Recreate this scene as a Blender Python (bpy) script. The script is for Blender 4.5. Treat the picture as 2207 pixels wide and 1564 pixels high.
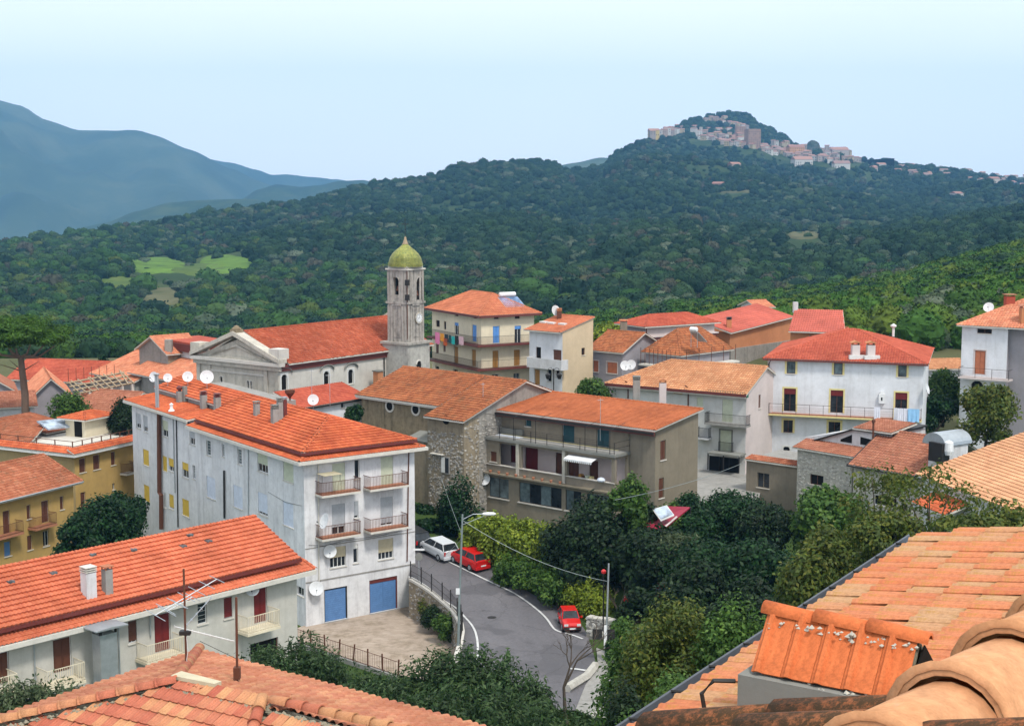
import bpy, bmesh, math, random
import numpy as np
from mathutils import Vector, Matrix, noise as mnoise
for _o in list(bpy.data.objects): bpy.data.objects.remove(_o)
S = bpy.context.scene
COL = S.collection
# ---------------------------------------------------------------- camera
FPX, CX, CY, PITCH, CAMZ = 3120.0, 1103.5, 782.0, math.radians(6.83), 34.0
cd = bpy.data.cameras.new('camera'); cam = bpy.data.objects.new('camera', cd); COL.objects.link(cam)
cam.location = (0, 0, CAMZ); cam.rotation_euler = (math.radians(90) - PITCH, 0, 0)
cd.sensor_fit = 'HORIZONTAL'; cd.sensor_width = 36; cd.lens = 36 * FPX / 2207.0
cd.clip_start = 0.1; cd.clip_end = 60000
S.camera = cam
# ---------------------------------------------------------------- sky, sun, exposure
SUN_EL, SUN_AZ = math.radians(56), math.radians(150)      # azimuth measured from +Y clockwise: behind the camera, to the right
w = bpy.data.worlds.new('World'); S.world = w; w.use_nodes = True
nt = w.node_tree; nt.nodes.clear()
out = nt.nodes.new('ShaderNodeOutputWorld'); bg = nt.nodes.new('ShaderNodeBackground'); sky = nt.nodes.new('ShaderNodeTexSky')
sky.sky_type = 'NISHITA'; sky.sun_disc = False; sky.sun_elevation = SUN_EL; sky.sun_rotation = SUN_AZ
sky.air_density = 1.0; sky.dust_density = 2.0; sky.ozone_density = 1.5; sky.altitude = 300
bg.inputs['Strength'].default_value = 0.13
# thin even cloud sheet over the blue: pale, slightly mottled, everywhere in the sky
tc = nt.nodes.new('ShaderNodeTexCoord'); mp = nt.nodes.new('ShaderNodeMapping'); mp.inputs['Scale'].default_value = (1, 1, 3)
nz = nt.nodes.new('ShaderNodeTexNoise'); nz.inputs['Scale'].default_value = 1.6; nz.inputs['Detail'].default_value = 5
nt.links.new(tc.outputs['Generated'], mp.inputs['Vector']); nt.links.new(mp.outputs['Vector'], nz.inputs['Vector'])
cr = nt.nodes.new('ShaderNodeValToRGB'); cr.color_ramp.elements[0].position = .3; cr.color_ramp.elements[1].position = .75
cr.color_ramp.elements[0].color = (9.0, 9.6, 10.0, 1); cr.color_ramp.elements[1].color = (10.2, 10.4, 10.4, 1)
nt.links.new(nz.outputs['Fac'], cr.inputs['Fac'])
mx = nt.nodes.new('ShaderNodeMix'); mx.data_type = 'RGBA'; mx.inputs['Factor'].default_value = .86
nt.links.new(sky.outputs['Color'], mx.inputs[6]); nt.links.new(cr.outputs['Color'], mx.inputs[7])
nt.links.new(mx.outputs[2], bg.inputs['Color']); nt.links.new(bg.outputs['Background'], out.inputs['Surface'])
sd = bpy.data.lights.new('sun', 'SUN'); sun = bpy.data.objects.new('sun', sd); COL.objects.link(sun)
sd.energy = 2.8; sd.angle = math.radians(10); sd.color = (1, .95, .87)
sun.rotation_euler = (math.radians(90) - SUN_EL, 0, math.pi - SUN_AZ + math.pi)
_d = Vector((math.sin(SUN_AZ) * math.cos(SUN_EL), math.cos(SUN_AZ) * math.cos(SUN_EL), math.sin(SUN_EL)))
sun.rotation_euler = _d.to_track_quat('Z', 'Y').to_euler()
S.view_settings.view_transform = 'Standard'; S.view_settings.look = 'None'; S.view_settings.gamma = 1
S.view_settings.exposure = 0.25
S.render.engine = 'CYCLES'
S.cycles.use_denoising = True
S.cycles.max_bounces = 5; S.cycles.diffuse_bounces = 2; S.cycles.glossy_bounces = 2; S.cycles.transmission_bounces = 2
S.cycles.volume_bounces = 0; S.cycles.volume_step_rate = 4
# ---------------------------------------------------------------- helpers
R = random.Random(7)
_cp, _sp = math.cos(PITCH), math.sin(PITCH)
CAM = Vector((0, 0, CAMZ))
def V(*a): return Vector(a if len(a) > 1 else a[0])
def ray(x, y):
    a = (x - CX) / FPX; b = -(y - CY) / FPX
    return Vector((a, _cp + b * _sp, -_sp + b * _cp))
def atY(x, y, Y):
    d = ray(x, y); return CAM + d * (Y / d.y)
def atZ(x, y, z):
    d = ray(x, y); return CAM + d * ((z - CAMZ) / d.z)
def px_of(p):
    q = Vector(p) - CAM
    f = q.y * _cp - q.z * _sp; u = q.y * _sp + q.z * _cp
    return (CX + FPX * q.x / f, CY - FPX * u / f)

class Fr:
    """wall frame: u runs along the wall to the right of someone looking at it, v goes into the building, z up"""
    def __init__(s, o, u):
        s.o = Vector((o[0], o[1], 0)); s.u = Vector((u[0], u[1], 0)).normalized(); s.v = Vector((-s.u.y, s.u.x, 0))
    def p(s, u, v, z): return s.o + s.u * u + s.v * v + Vector((0, 0, z))
    def hit(s, x, y, v=0.0):
        d = ray(x, y); o = s.o + s.v * v
        t = (o - Vector((0, 0, 0))).dot(s.v) / d.dot(s.v)
        q = CAM + d * t; return ((q - s.o).dot(s.u), q.z)
    def hitz(s, x, y, z):
        q = atZ(x, y, z); r = q - s.o; return (r.dot(s.u), r.dot(s.v))
    def side(s, k, L, W):
        if k == 'f': return s
        if k == 'r': return Fr(s.p(L, 0, 0), s.v)
        if k == 'l': return Fr(s.p(0, W, 0), -s.v)
        return Fr(s.p(L, W, 0), -s.u)
WF = Fr((0, 0), (1, 0))

class MB:
    def __init__(s): s.v = []; s.f = []; s.uv = []
    def poly(s, pts):
        n = len(s.v); s.v += [tuple(p) for p in pts]; s.f.append(tuple(range(n, n + len(pts)))); return s
    def box(s, F, u0, u1, v0, v1, z0, z1):
        n = len(s.v)
        for z in (z0, z1):
            for (a, b) in ((u0, v0), (u1, v0), (u1, v1), (u0, v1)): s.v.append(tuple(F.p(a, b, z)))
        for q in ((0, 3, 2, 1), (4, 5, 6, 7), (0, 1, 5, 4), (1, 2, 6, 5), (2, 3, 7, 6), (3, 0, 4, 7)): s.f.append(tuple(n + i for i in q))
        return s
    def prism(s, F, poly, v0, v1):
        n = len(s.v); k = len(poly)
        for v in (v0, v1):
            for (u, z) in poly: s.v.append(tuple(F.p(u, v, z)))
        s.f.append(tuple(n + i for i in range(k))); s.f.append(tuple(n + k + i for i in reversed(range(k))))
        for i in range(k):
            j = (i + 1) % k; s.f.append((n + i, n + k + i, n + k + j, n + j))
        return s
    def slab(s, pts, t):
        """polygon pts on top, t thick downwards"""
        n = len(s.v); k = len(pts)
        for dz in (0, -t):
            for p in pts: s.v.append((p[0], p[1], p[2] + dz))
        s.f.append(tuple(n + i for i in range(k))); s.f.append(tuple(n + k + i for i in reversed(range(k))))
        for i in range(k):
            j = (i + 1) % k; s.f.append((n + i, n + k + i, n + k + j, n + j))
        return s
    def tube(s, pts, r, n=6, r2=None, cap=True):
        pts = [Vector(p) for p in pts]; base = len(s.v); m = len(pts)
        for i, p in enumerate(pts):
            d = (pts[min(i + 1, m - 1)] - pts[max(i - 1, 0)]).normalized()
            a = d.orthogonal().normalized() if abs(d.z) > .9 else d.cross(Vector((0, 0, 1))).normalized()
            b = d.cross(a)
            rr = r if r2 is None else r + (r2 - r) * i / (m - 1)
            for k in range(n):
                t = 2 * math.pi * k / n; s.v.append(tuple(p + a * math.cos(t) * rr + b * math.sin(t) * rr))
        for i in range(m - 1):
            for k in range(n):
                q = (k + 1) % n; s.f.append((base + i * n + k, base + i * n + q, base + (i + 1) * n + q, base + (i + 1) * n + k))
        if cap:
            s.f.append(tuple(base + k for k in reversed(range(n)))); s.f.append(tuple(base + (m - 1) * n + k for k in range(n)))
        return s
    def lathe(s, c, prof, n=12, axis=None):
        base = len(s.v); M = Matrix.Identity(3)
        if axis is not None: M = Vector(axis).to_track_quat('Z', 'Y').to_matrix()
        c = Vector(c)
        for (r, z) in prof:
            for k in range(n):
                t = 2 * math.pi * k / n; s.v.append(tuple(c + M @ Vector((r * math.cos(t), r * math.sin(t), z))))
        for i in range(len(prof) - 1):
            for k in range(n):
                q = (k + 1) % n; s.f.append((base + i * n + k, base + i * n + q, base + (i + 1) * n + q, base + (i + 1) * n + k))
        s.f.append(tuple(base + k for k in reversed(range(n)))); s.f.append(tuple(base + (len(prof) - 1) * n + k for k in range(n)))
        return s
    def half(s, a, b, r, up, n=6, lift=0.0, t=0.018):
        """half-round tile from a to b (b end a little narrower), bulging towards up"""
        a = Vector(a); b = Vector(b); d = (b - a).normalized(); up = Vector(up); up = (up - d * up.dot(d)).normalized(); sd_ = d.cross(up); base = len(s.v)
        for (p, rr) in ((a + up * lift, r), (b, r * .88)):
            for q in (rr, rr - t):
                for k in range(n + 1):
                    g = math.pi * k / n; s.v.append(tuple(p + sd_ * math.cos(g) * q + up * math.sin(g) * q))
        m = n + 1
        for k in range(n):
            s.f.append((base + k, base + k + 1, base + 2 * m + k + 1, base + 2 * m + k))
            s.f.append((base + k + 1, base + k, base + m + k, base + m + k + 1))
            s.f.append((base + 2 * m + k, base + 2 * m + k + 1, base + 3 * m + k + 1, base + 3 * m + k))
        return s
    def build(s, name, mat, parent=None, smooth=False, origin=None):
        me = bpy.data.meshes.new(name)
        off = Vector((0, 0, 0))
        if parent is not None: off = parent.matrix_world.translation if False else _wloc(parent)
        elif origin is not None: off = Vector(origin)
        if off.length > 0:
            a = np.array(s.v, dtype=float) - np.array(off); vv = a.tolist()
        else: vv = s.v
        me.from_pydata(vv, [], s.f)
        if s.uv:
            ul = me.uv_layers.new(name='UVMap'); me.update()
            li = np.zeros(len(me.loops), dtype=np.int32); me.loops.foreach_get('vertex_index', li)
            ua = np.array(s.uv, dtype=np.float32)[li]; ul.data.foreach_set('uv', ua.ravel())
        o = bpy.data.objects.new(name, me); COL.objects.link(o)
        if isinstance(mat, (list, tuple)):
            for m in mat: me.materials.append(m)
        elif mat: me.materials.append(mat)
        if smooth: me.polygons.foreach_set('use_smooth', [True] * len(me.polygons))
        me.update()
        if parent is not None: o.parent = parent
        elif origin is not None: o.location = origin
        return o
def _wloc(o):
    l = Vector(o.location); p = o.parent
    while p: l += Vector(p.location); p = p.parent
    return l
def tag(o, label, cat, group=None, kind=None):
    if label: o['label'] = label
    if cat: o['category'] = cat
    if group: o['group'] = group
    if kind: o['kind'] = kind
    return o
def thing(name, label, cat, loc, group=None):
    o = bpy.data.objects.new(name, None); COL.objects.link(o); o.location = loc; o.empty_display_size = .3
    return tag(o, label, cat, group)
def struct(o): o['kind'] = 'structure'; return o
def stuff(o): o['kind'] = 'stuff'; return o

# ---------------------------------------------------------------- materials
def _n(nt, t, **k):
    x = nt.nodes.new(t)
    for a, b in k.items(): setattr(x, a, b)
    return x
def base_mat(name, rough=.8, metal=0, spec=.3):
    m = bpy.data.materials.new(name); m.use_nodes = True; nt = m.node_tree
    b = nt.nodes['Principled BSDF']; b.inputs['Roughness'].default_value = rough; b.inputs['Metallic'].default_value = metal
    b.inputs['Specular IOR Level'].default_value = spec
    return m, nt, b
def ramp(nt, fac, stops):
    r = nt.nodes.new('ShaderNodeValToRGB'); e = r.color_ramp.elements
    while len(e) < len(stops): e.new(.5)
    for i, (p, c) in enumerate(stops): e[i].position = p; e[i].color = tuple(c) + (1,)
    nt.links.new(fac, r.inputs['Fac']); return r.outputs['Color']
def noise(nt, scale, detail=4, rough=.6, stretch=None, vec='Object', dist=0):
    tc = nt.nodes.new('ShaderNodeTexCoord'); n = nt.nodes.new('ShaderNodeTexNoise')
    n.inputs['Scale'].default_value = scale; n.inputs['Detail'].default_value = detail; n.inputs['Roughness'].default_value = rough
    n.inputs['Distortion'].default_value = dist
    v = tc.outputs[vec]
    if stretch:
        mp = nt.nodes.new('ShaderNodeMapping'); mp.inputs['Scale'].default_value = stretch; nt.links.new(v, mp.inputs['Vector']); v = mp.outputs['Vector']
    nt.links.new(v, n.inputs['Vector']); return n.outputs['Fac']
def mixc(nt, fac, a, b, mode='MIX'):
    m = nt.nodes.new('ShaderNodeMix'); m.data_type = 'RGBA'; m.blend_type = mode
    for s_, v in ((0, fac), (6, a), (7, b)):
        if isinstance(v, (int, float)): m.inputs[s_].default_value = v
        elif isinstance(v, tuple): m.inputs[s_].default_value = v + (1,)
        else: nt.links.new(v, m.inputs[s_])
    return m.outputs[2]
def bump(nt, b, h, strength=.3, dist=.02):
    bp = nt.nodes.new('ShaderNodeBump'); bp.inputs['Strength'].default_value = strength; bp.inputs['Distance'].default_value = dist
    nt.links.new(h, bp.inputs['Height']); nt.links.new(bp.outputs['Normal'], b.inputs['Normal'])
def sc(c, k): return tuple(x * k for x in c)
def plaster(name, c, dirt=(.25, .22, .19), amt=.45, fine=8, streak=1.0):
    """painted render, with blotches, rain streaks and grime"""
    m, nt, b = base_mat(name, .92, 0, .15)
    blot = ramp(nt, noise(nt, .35, 6, .65), [(.35, sc(c, .86)), (.65, sc(c, 1.05))])
    st = ramp(nt, noise(nt, 1.0, 6, .7, (1.6, 1.6, .12)), [(.50, (0, 0, 0)), (.80, (streak, streak, streak))])
    gr = ramp(nt, noise(nt, fine * .25, 8, .75), [(.45, (0, 0, 0)), (.85, (1, 1, 1))])
    f = nt.nodes.new('ShaderNodeMath'); f.operation = 'MULTIPLY'; f.inputs[1].default_value = amt
    ad = nt.nodes.new('ShaderNodeMath'); ad.operation = 'ADD'; ad.use_clamp = True
    nt.links.new(st, ad.inputs[0]); nt.links.new(gr, ad.inputs[1]); nt.links.new(ad.outputs[0], f.inputs[0])
    nt.links.new(mixc(nt, f.outputs[0], blot, dirt), b.inputs['Base Color'])
    bump(nt, b, noise(nt, fine * 3, 6), .25, .01)
    return m
def paint(name, c, rough=.5, metal=0, var=.12, spec=.4):
    m, nt, b = base_mat(name, rough, metal, spec)
    nt.links.new(ramp(nt, noise(nt, 2.5, 5, .7), [(.3, sc(c, 1 - var)), (.7, sc(c, 1 + var))]), b.inputs['Base Color'])
    return m
def tiles(name, cols, moss=0.0, mosscol=(.10, .085, .05), big=.25, rough=.85):
    """clay tiles: one tone per tile (white noise on the tile's cell), weathering over it"""
    m, nt, b = base_mat(name, rough, 0, .2)
    tc = nt.nodes.new('ShaderNodeTexCoord'); fl = nt.nodes.new('ShaderNodeVectorMath'); fl.operation = 'FLOOR'
    nt.links.new(tc.outputs['UV'], fl.inputs[0]); wn = nt.nodes.new('ShaderNodeTexWhiteNoise'); wn.noise_dimensions = '2D'
    nt.links.new(fl.outputs[0], wn.inputs['Vector'])
    k = len(cols); c = ramp(nt, wn.outputs['Value'], [((i + .5) / k, x) for i, x in enumerate(cols)])
    big_ = ramp(nt, noise(nt, big, 6, .7), [(.3, (.66, .63, .60)), (.7, (1.14, 1.14, 1.12))])
    c = mixc(nt, 1.0, c, big_, 'MULTIPLY')
    fine = ramp(nt, noise(nt, 9, 6, .75), [(.35, (.82, .8, .78)), (.65, (1.06, 1.06, 1.06))])
    c = mixc(nt, 1.0, c, fine, 'MULTIPLY')
    if moss > 0:
        f = ramp(nt, noise(nt, 1.3, 9, .8), [(.62 - moss * .3, (0, 0, 0)), (.78 - moss * .2, (1, 1, 1))])
        f = mixc(nt, 1.0, f, (.8, .8, .8), 'MULTIPLY')
        c = mixc(nt, f, c, mosscol)
    nt.links.new(c, b.inputs['Base Color']); bump(nt, b, noise(nt, 30, 5), .3, .01)
    return m
def leafm(name, c1, c2, c3=None, rough=.55, scale=.9):
    m, nt, b = base_mat(name, rough, 0, .25)
    g = nt.nodes.new('ShaderNodeNewGeometry')
    c = ramp(nt, g.outputs['Random Per Island'], [(0, c1), (.55, c2), (1, c3 or c2)])
    v = ramp(nt, noise(nt, scale, 4, .6), [(.35, (.6, .62, .6)), (.65, (1.2, 1.2, 1.15))])
    cc = mixc(nt, 1.0, c, v, 'MULTIPLY'); nt.links.new(cc, b.inputs['Base Color'])
    tr = nt.nodes.new('ShaderNodeBsdfTranslucent'); nt.links.new(cc, tr.inputs['Color']); ms = nt.nodes.new('ShaderNodeMixShader'); ms.inputs[0].default_value = .32
    nt.links.new(b.outputs[0], ms.inputs[1]); nt.links.new(tr.outputs[0], ms.inputs[2]); nt.links.new(ms.outputs[0], nt.nodes['Material Output'].inputs['Surface'])
    return m
def farleaf(name, cols):
    """woods seen from far: one tone per tree"""
    m, nt, b = base_mat(name, .9, 0, .1)
    oi = nt.nodes.new('ShaderNodeObjectInfo'); k = len(cols)
    c = ramp(nt, oi.outputs['Random'], [(i / (k - 1), x) for i, x in enumerate(cols)])
    v = ramp(nt, noise(nt, 1.4, 4, .7), [(.35, (.6, .6, .6)), (.68, (1.35, 1.35, 1.3))])
    nt.links.new(mixc(nt, 1.0, c, v, 'MULTIPLY'), b.inputs['Base Color'])
    return m
def glassm(name, c=(.02, .024, .028), rough=.12):
    m, nt, b = base_mat(name, rough, 0, .5)
    nt.links.new(ramp(nt, noise(nt, 1.2, 3), [(.35, sc(c, .5)), (.7, sc(c, 1.8))]), b.inputs['Base Color'])
    return m
M = {}
M['white'] = plaster('white_render', (.62, .62, .63), amt=.42, streak=1.3)
M['whiteB'] = plaster('aged_white_render', (.70, .70, .71), (.27, .26, .27), .46, streak=1.3)
M['whiteA'] = plaster('warm_white_render', (.52, .50, .45), (.25, .23, .19), .35)
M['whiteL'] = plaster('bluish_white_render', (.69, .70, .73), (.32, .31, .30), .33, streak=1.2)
M['whiteK'] = plaster('yellowed_white_render', (.57, .57, .55), (.3, .27, .23), .35)
M['yellow'] = plaster('ochre_render', (.47, .31, .11), (.25, .18, .09), .4)
M['yellow2'] = plaster('pale_ochre_render', (.42, .31, .15), (.22, .17, .1), .5)
M['cream'] = plaster('cream_render', (.70, .62, .46), (.4, .34, .26), .25)
M['sand'] = plaster('sand_render', (.58, .46, .31), (.4, .3, .2), .2)
M['taupe'] = plaster('taupe_render', (.25, .215, .165), (.12, .10, .08), .45)
M['taupe2'] = plaster('brown_grey_render', (.22, .19, .14), (.12, .10, .07), .4)
M['church'] = plaster('weathered_stucco', (.52, .48, .41), (.17, .16, .13), .6)
M['towerb'] = plaster('grey_tower_base', (.46, .44, .40), (.15, .14, .13), .8, streak=1.2)
M['churchw'] = plaster('pale_stucco', (.56, .53, .48), (.28, .26, .23), .35)
M['tower'] = plaster('stained_tower_stucco', (.40, .37, .33), (.09, .08, .075), .85, streak=1.3)
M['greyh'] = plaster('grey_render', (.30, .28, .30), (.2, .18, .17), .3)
M['pinkw'] = plaster('pinkish_white_render', (.58, .50, .48), (.4, .33, .3), .15)
M['orange'] = plaster('orange_brick_render', (.50, .21, .10), (.35, .16, .08), .4)
M['mould'] = plaster('dark_mouldy_render', (.25, .20, .13), (.06, .05, .035), .9)
M['stone'] = plaster('grey_fieldstone', (.30, .28, .25), (.10, .09, .08), .7, fine=14)
M['stonew'] = plaster('pale_fieldstone', (.46, .44, .39), (.16, .14, .12), .6, fine=14)
M['mortar'] = plaster('lime_mortar', (.29, .24, .17), (.10, .085, .065), .8)
M['concrete'] = plaster('concrete', (.30, .29, .27), (.14, .13, .11), .6)
M['cement'] = plaster('grey_cement', (.22, .22, .20), (.12, .12, .10), .5)
M['fascia'] = paint('pale_fascia', (.56, .53, .47), .7)
M['gutter'] = paint('dark_red_gutter', (.13, .03, .025), .5)
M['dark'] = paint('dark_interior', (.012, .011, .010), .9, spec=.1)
M['glass'] = glassm('window_glass')
M['glassb'] = glassm('pale_bluish_glass', (.10, .13, .14), .18)
M['wood'] = paint('brown_wood', (.10, .035, .018), .6)
M['woodred'] = paint('dark_red_shutter', (.14, .012, .012), .55)
M['woodor'] = paint('orange_wood', (.40, .13, .06), .6)
M['gold'] = paint('golden_wood', (.36, .18, .04), .6)
M['frame'] = paint('white_window_frame', (.62, .62, .60), .5)
M['shutg'] = paint('pale_green_roller', (.50, .53, .40), .6)
M['shutw'] = paint('pale_blue_white_roller', (.58, .63, .72), .6)
M['shutgr'] = paint('grey_roller', (.38, .40, .42), .6)
M['shuty'] = paint('yellow_roller', (.62, .42, .06), .6)
M['shutbe'] = paint('beige_roller', (.50, .44, .30), .6)
M['blue'] = paint('blue_metal_door', (.10, .21, .42), .45)
M['bluelt'] = paint('bright_blue_shutter', (.10, .27, .62), .5)
M['teal'] = paint('teal_green_shutter', (.008, .055, .07), .55)
M['green'] = paint('green_canvas', (.01, .12, .075), .7)
M['trimy'] = paint('yellow_trim', (.66, .56, .26), .8)
M['iron'] = paint('dark_iron', (.035, .032, .03), .5, .5)
M['rust'] = paint('rusty_iron', (.12, .045, .025), .7, .2)
M['galv'] = paint('galvanised_steel', (.42, .45, .47), .4, .6)
M['pole'] = paint('grey_green_pole', (.22, .26, .26), .5, .3)
M['dish'] = paint('white_dish', (.62, .63, .64), .5)
M['terr'] = paint('terracotta_floor', (.38, .16, .09), .8)
M['white_p'] = paint('white_plastic', (.72, .72, .72), .4)
M['red_p'] = paint('red_plastic', (.5, .02, .02), .4)
M['tl_B'] = tiles('orange_tiles', [(.50, .11, .045), (.57, .14, .055), (.64, .18, .075), (.46, .10, .045), (.54, .13, .05)], .14, (.20, .09, .05))
M['tl_A'] = tiles('salmon_tiles', [(.56, .15, .075), (.60, .17, .085), (.64, .19, .10), (.58, .155, .08)], .12, (.26, .11, .06))
M['tl_old'] = tiles('old_brown_tiles', [(.36, .12, .06), (.42, .15, .08), (.33, .10, .05), (.46, .18, .10)], .35)
M['tl_mid'] = tiles('rust_tiles', [(.33, .11, .045), (.39, .14, .06), (.44, .155, .065), (.28, .09, .04)], .35)
M['tl_red'] = tiles('red_tiles', [(.44, .095, .055), (.48, .11, .065), (.52, .125, .07), (.42, .085, .05)])
M['tl_tan'] = tiles('tan_tiles', [(.52, .24, .12), (.58, .29, .15), (.50, .22, .11), (.62, .32, .17)], .12, (.25, .16, .08))
M['tl_pink'] = tiles('pink_orange_tiles', [(.60, .23, .13), (.66, .27, .15), (.56, .19, .11), (.68, .30, .18)])
M['tl_fg'] = tiles('weathered_salmon_tiles', [(.52, .20, .11), (.60, .25, .13), (.56, .24, .12), (.50, .17, .10), (.54, .29, .15)], .15, (.36, .22, .07), .8)
M['tl_brown'] = tiles('brownish_tiles', [(.34, .13, .08), (.40, .16, .10), (.37, .15, .09), (.44, .19, .12)], .2)
M['tl_H'] = tiles('coral_tiles', [(.52, .17, .09), (.56, .20, .10), (.48, .15, .08), (.58, .21, .11)])
M['tl_O'] = tiles('burnt_orange_tiles', [(.44, .13, .05), (.50, .16, .065), (.46, .14, .055), (.40, .12, .05)], .08)
M['tl_red2'] = tiles('weathered_red_tiles', [(.36, .085, .04), (.42, .10, .05), (.32, .07, .035), (.46, .13, .07)], .08)
M['tl_pink2'] = tiles('pinkish_red_sheets', [(.52, .13, .095), (.55, .14, .10)])
M['tl_peach'] = tiles('peach_tiles', [(.66, .36, .20), (.70, .40, .23), (.62, .32, .18), (.68, .38, .22)])
M['solarp'] = glassm('pale_solar_glass', (.28, .33, .40), .2)
M['gutm'] = paint('dark_zinc_gutter', (.13, .14, .16), .45, .5)
M['mortw'] = plaster('white_mortar_blobs', (.50, .47, .40), (.3, .27, .22), .4)
M['oldwood'] = paint('grey_weathered_wood', (.34, .26, .17), .8)
M['crimson'] = paint('dark_crimson_sheet', (.26, .012, .035), .5)
# ================================================================ land
def lerp_tab(tab, x):
    if x <= tab[0][0]: return tab[0][1]
    for (a, b), (c, d) in zip(tab, tab[1:]):
        if x <= c:
            t = (x - a) / (c - a); t = t * t * (3 - 2 * t) * .5 + t * .5
            return b + (d - b) * t
    return tab[-1][1]
HZ = 408.0
def zpx(y, D): return CAMZ - (y - HZ) / FPX * D
# each line: distance along +Y, table of photo-row per photo-column where the land passes at that distance
NEARSLOPE = [(-800, 770), (0, 775), (600, 778), (1000, 770), (1300, 745), (1500, 735), (1700, 715), (1900, 690), (2207, 650), (2900, 560)]
SL2 = [(-800, 735), (0, 742), (600, 735), (1000, 715), (1300, 690), (1500, 672), (1650, 655), (1800, 636), (1950, 610), (2100, 570), (2207, 540), (2900, 420)]
RIDGE = [(-900, 560), (0, 517), (120, 498), (250, 480), (400, 464), (520, 446), (640, 428), (720, 408), (780, 394), (850, 380), (930, 368), (1000, 348), (1060, 340), (1110, 334), (1160, 334), (1195, 340), (1225, 356),
         (1250, 357), (1290, 345), (1330, 318), (1380, 298), (1440, 292), (1520, 285), (1600, 290), (1700, 318), (1800, 330), (1900, 343), (2000, 354), (2100, 368), (2207, 388), (3000, 470)]
RDIST = [(-900, 1000), (0, 1150), (500, 1500), (800, 1700), (1200, 1900), (1500, 2450), (2207, 2700), (3000, 2700)]
def ground_z(X, Y):
    """village terraces: yard, road, gardens, upper village"""
    t = 0
    z = 3.0
    if Y > 136: z += (Y - 136) * (.05 + .11 * max(0, min(1, (X + 25) / 30.)))
    if Y < 90: z += (90 - Y) * .0
    return min(z, 13)
RIDGE = [(a, b + (13 if a < 1350 else 10)) for a, b in RIDGE]
def hill_y(x, D):
    """photo row at which the hillside surface shows at distance D"""
    rd = lerp_tab(RDIST, x); y3 = lerp_tab(RIDGE, x)
    y1 = lerp_tab(SL2, x) + (8 if x < 1500 else 60 + 0 * x)
    t = max(0, min(1, math.log(D / 420.) / math.log(rd / 420.)))
    bulge = 18 * math.sin(t * math.pi)
    return y1 + (y3 - y1) * t ** 1.0 - bulge * .6
def relief(X, Y, D):
    a = D * .019
    n = mnoise.fractal(Vector((X / 300., Y / 360., 3.1)), 1.0, 2.1, 4)
    g = abs(mnoise.noise(Vector((X / 150. + 5 + Y / 900., Y / 700., 0))))
    return a * n - a * .8 * (1 - g) + a * .55
def hill_z(x, D):
    rd = lerp_tab(RDIST, x)
    X = (x - CX) / FPX * D
    if D <= rd:
        z = zpx(hill_y(x, D), D)
        k = min(1, (D - 400) / 300.) * (1 - .85 * max(0, (D / rd - .75) / .25))
        return z + relief(X, D, D) * max(k, 0.08)
    z = zpx(lerp_tab(RIDGE, x), rd); return z - (D - rd) * .35 + relief(X, D, D) * .08
def grid_mesh(name, xs, Ds, zf, mat, smooth=True):
    vs = []; fs = []; nx = len(xs)
    for D in Ds:
        for x in xs: vs.append(((x - CX) / FPX * D, D, zf(x, D)))
    for j in range(len(Ds) - 1):
        for i in range(nx - 1):
            a = j * nx + i; fs.append((a, a + 1, a + nx + 1, a + nx))
    mb = MB(); mb.v = vs; mb.f = fs
    return struct(mb.build(name, mat, smooth=smooth))
def groundmat(name, cols, scale, bs=.5):
    m, nt, b = base_mat(name, .95, 0, .05)
    nt.links.new(ramp(nt, noise(nt, scale, 9, .68, vec='Object'), cols), b.inputs['Base Color'])
    bump(nt, b, noise(nt, scale * 9, 8, .7), bs, 1.0)
    return m
M['hill'] = groundmat('hill_scrub', [(.3, (.018, .034, .016)), (.5, (.032, .055, .020)), (.66, (.06, .08, .028)), (.78, (.12, .11, .06))], .012)
M['grass'] = groundmat('rough_grass', [(.3, (.03, .055, .015)), (.55, (.06, .095, .025)), (.75, (.11, .12, .05))], .15, .3)
M['field'] = groundmat('dry_field', [(.3, (.07, .08, .035)), (.6, (.12, .115, .06))], .06, .3)
M['meadow'] = groundmat('bright_meadow', [(.32, (.035, .065, .02)), (.45, (.08, .14, .025)), (.7, (.12, .21, .035))], .05, .3)
M['meadow2'] = groundmat('faded_meadow', [(.3, (.045, .075, .02)), (.55, (.08, .12, .03)), (.75, (.12, .13, .05))], .06, .3)
M['mount'] = groundmat('far_mountain_woods', [(.3, (.03, .05, .028)), (.5, (.05, .075, .04)), (.68, (.09, .11, .06)), (.8, (.17, .16, .12))], .0022, .4)
xs = [-700 + 3600 * i / 240. for i in range(241)]
def nearz(x, D):
    X = (x - CX) / FPX * D
    if D < 225:
        z = ground_z(X, D); t = max(0, (D - 190) / 35.); return z * (1 - t) + zpx(lerp_tab(NEARSLOPE, x), 225) * t if t > 0 else z
    t = min(1, (D - 225) / 195.)
    if D <= 420: return zpx(lerp_tab(NEARSLOPE, x) * (1 - t) + lerp_tab(SL2, x) * t, D) + .8 * mnoise.noise(Vector((X / 25., D / 25., 0)))
    zz = zpx(lerp_tab(SL2, x), 420)
    return zz - (D - 420) * .16
grid_mesh('valley_ground', [-900 + 4000 * i / 160. for i in range(161)], [150, 160, 175, 190, 200, 212, 225] + [225 + 195 * i / 16. for i in range(1, 17)] + [440, 480, 540, 640], nearz, M['field'])
Ds = [430 * (3300 / 430.) ** (i / 150.) for i in range(151)]
grid_mesh('hills', xs, Ds, hill_z, M['hill'])
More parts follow.
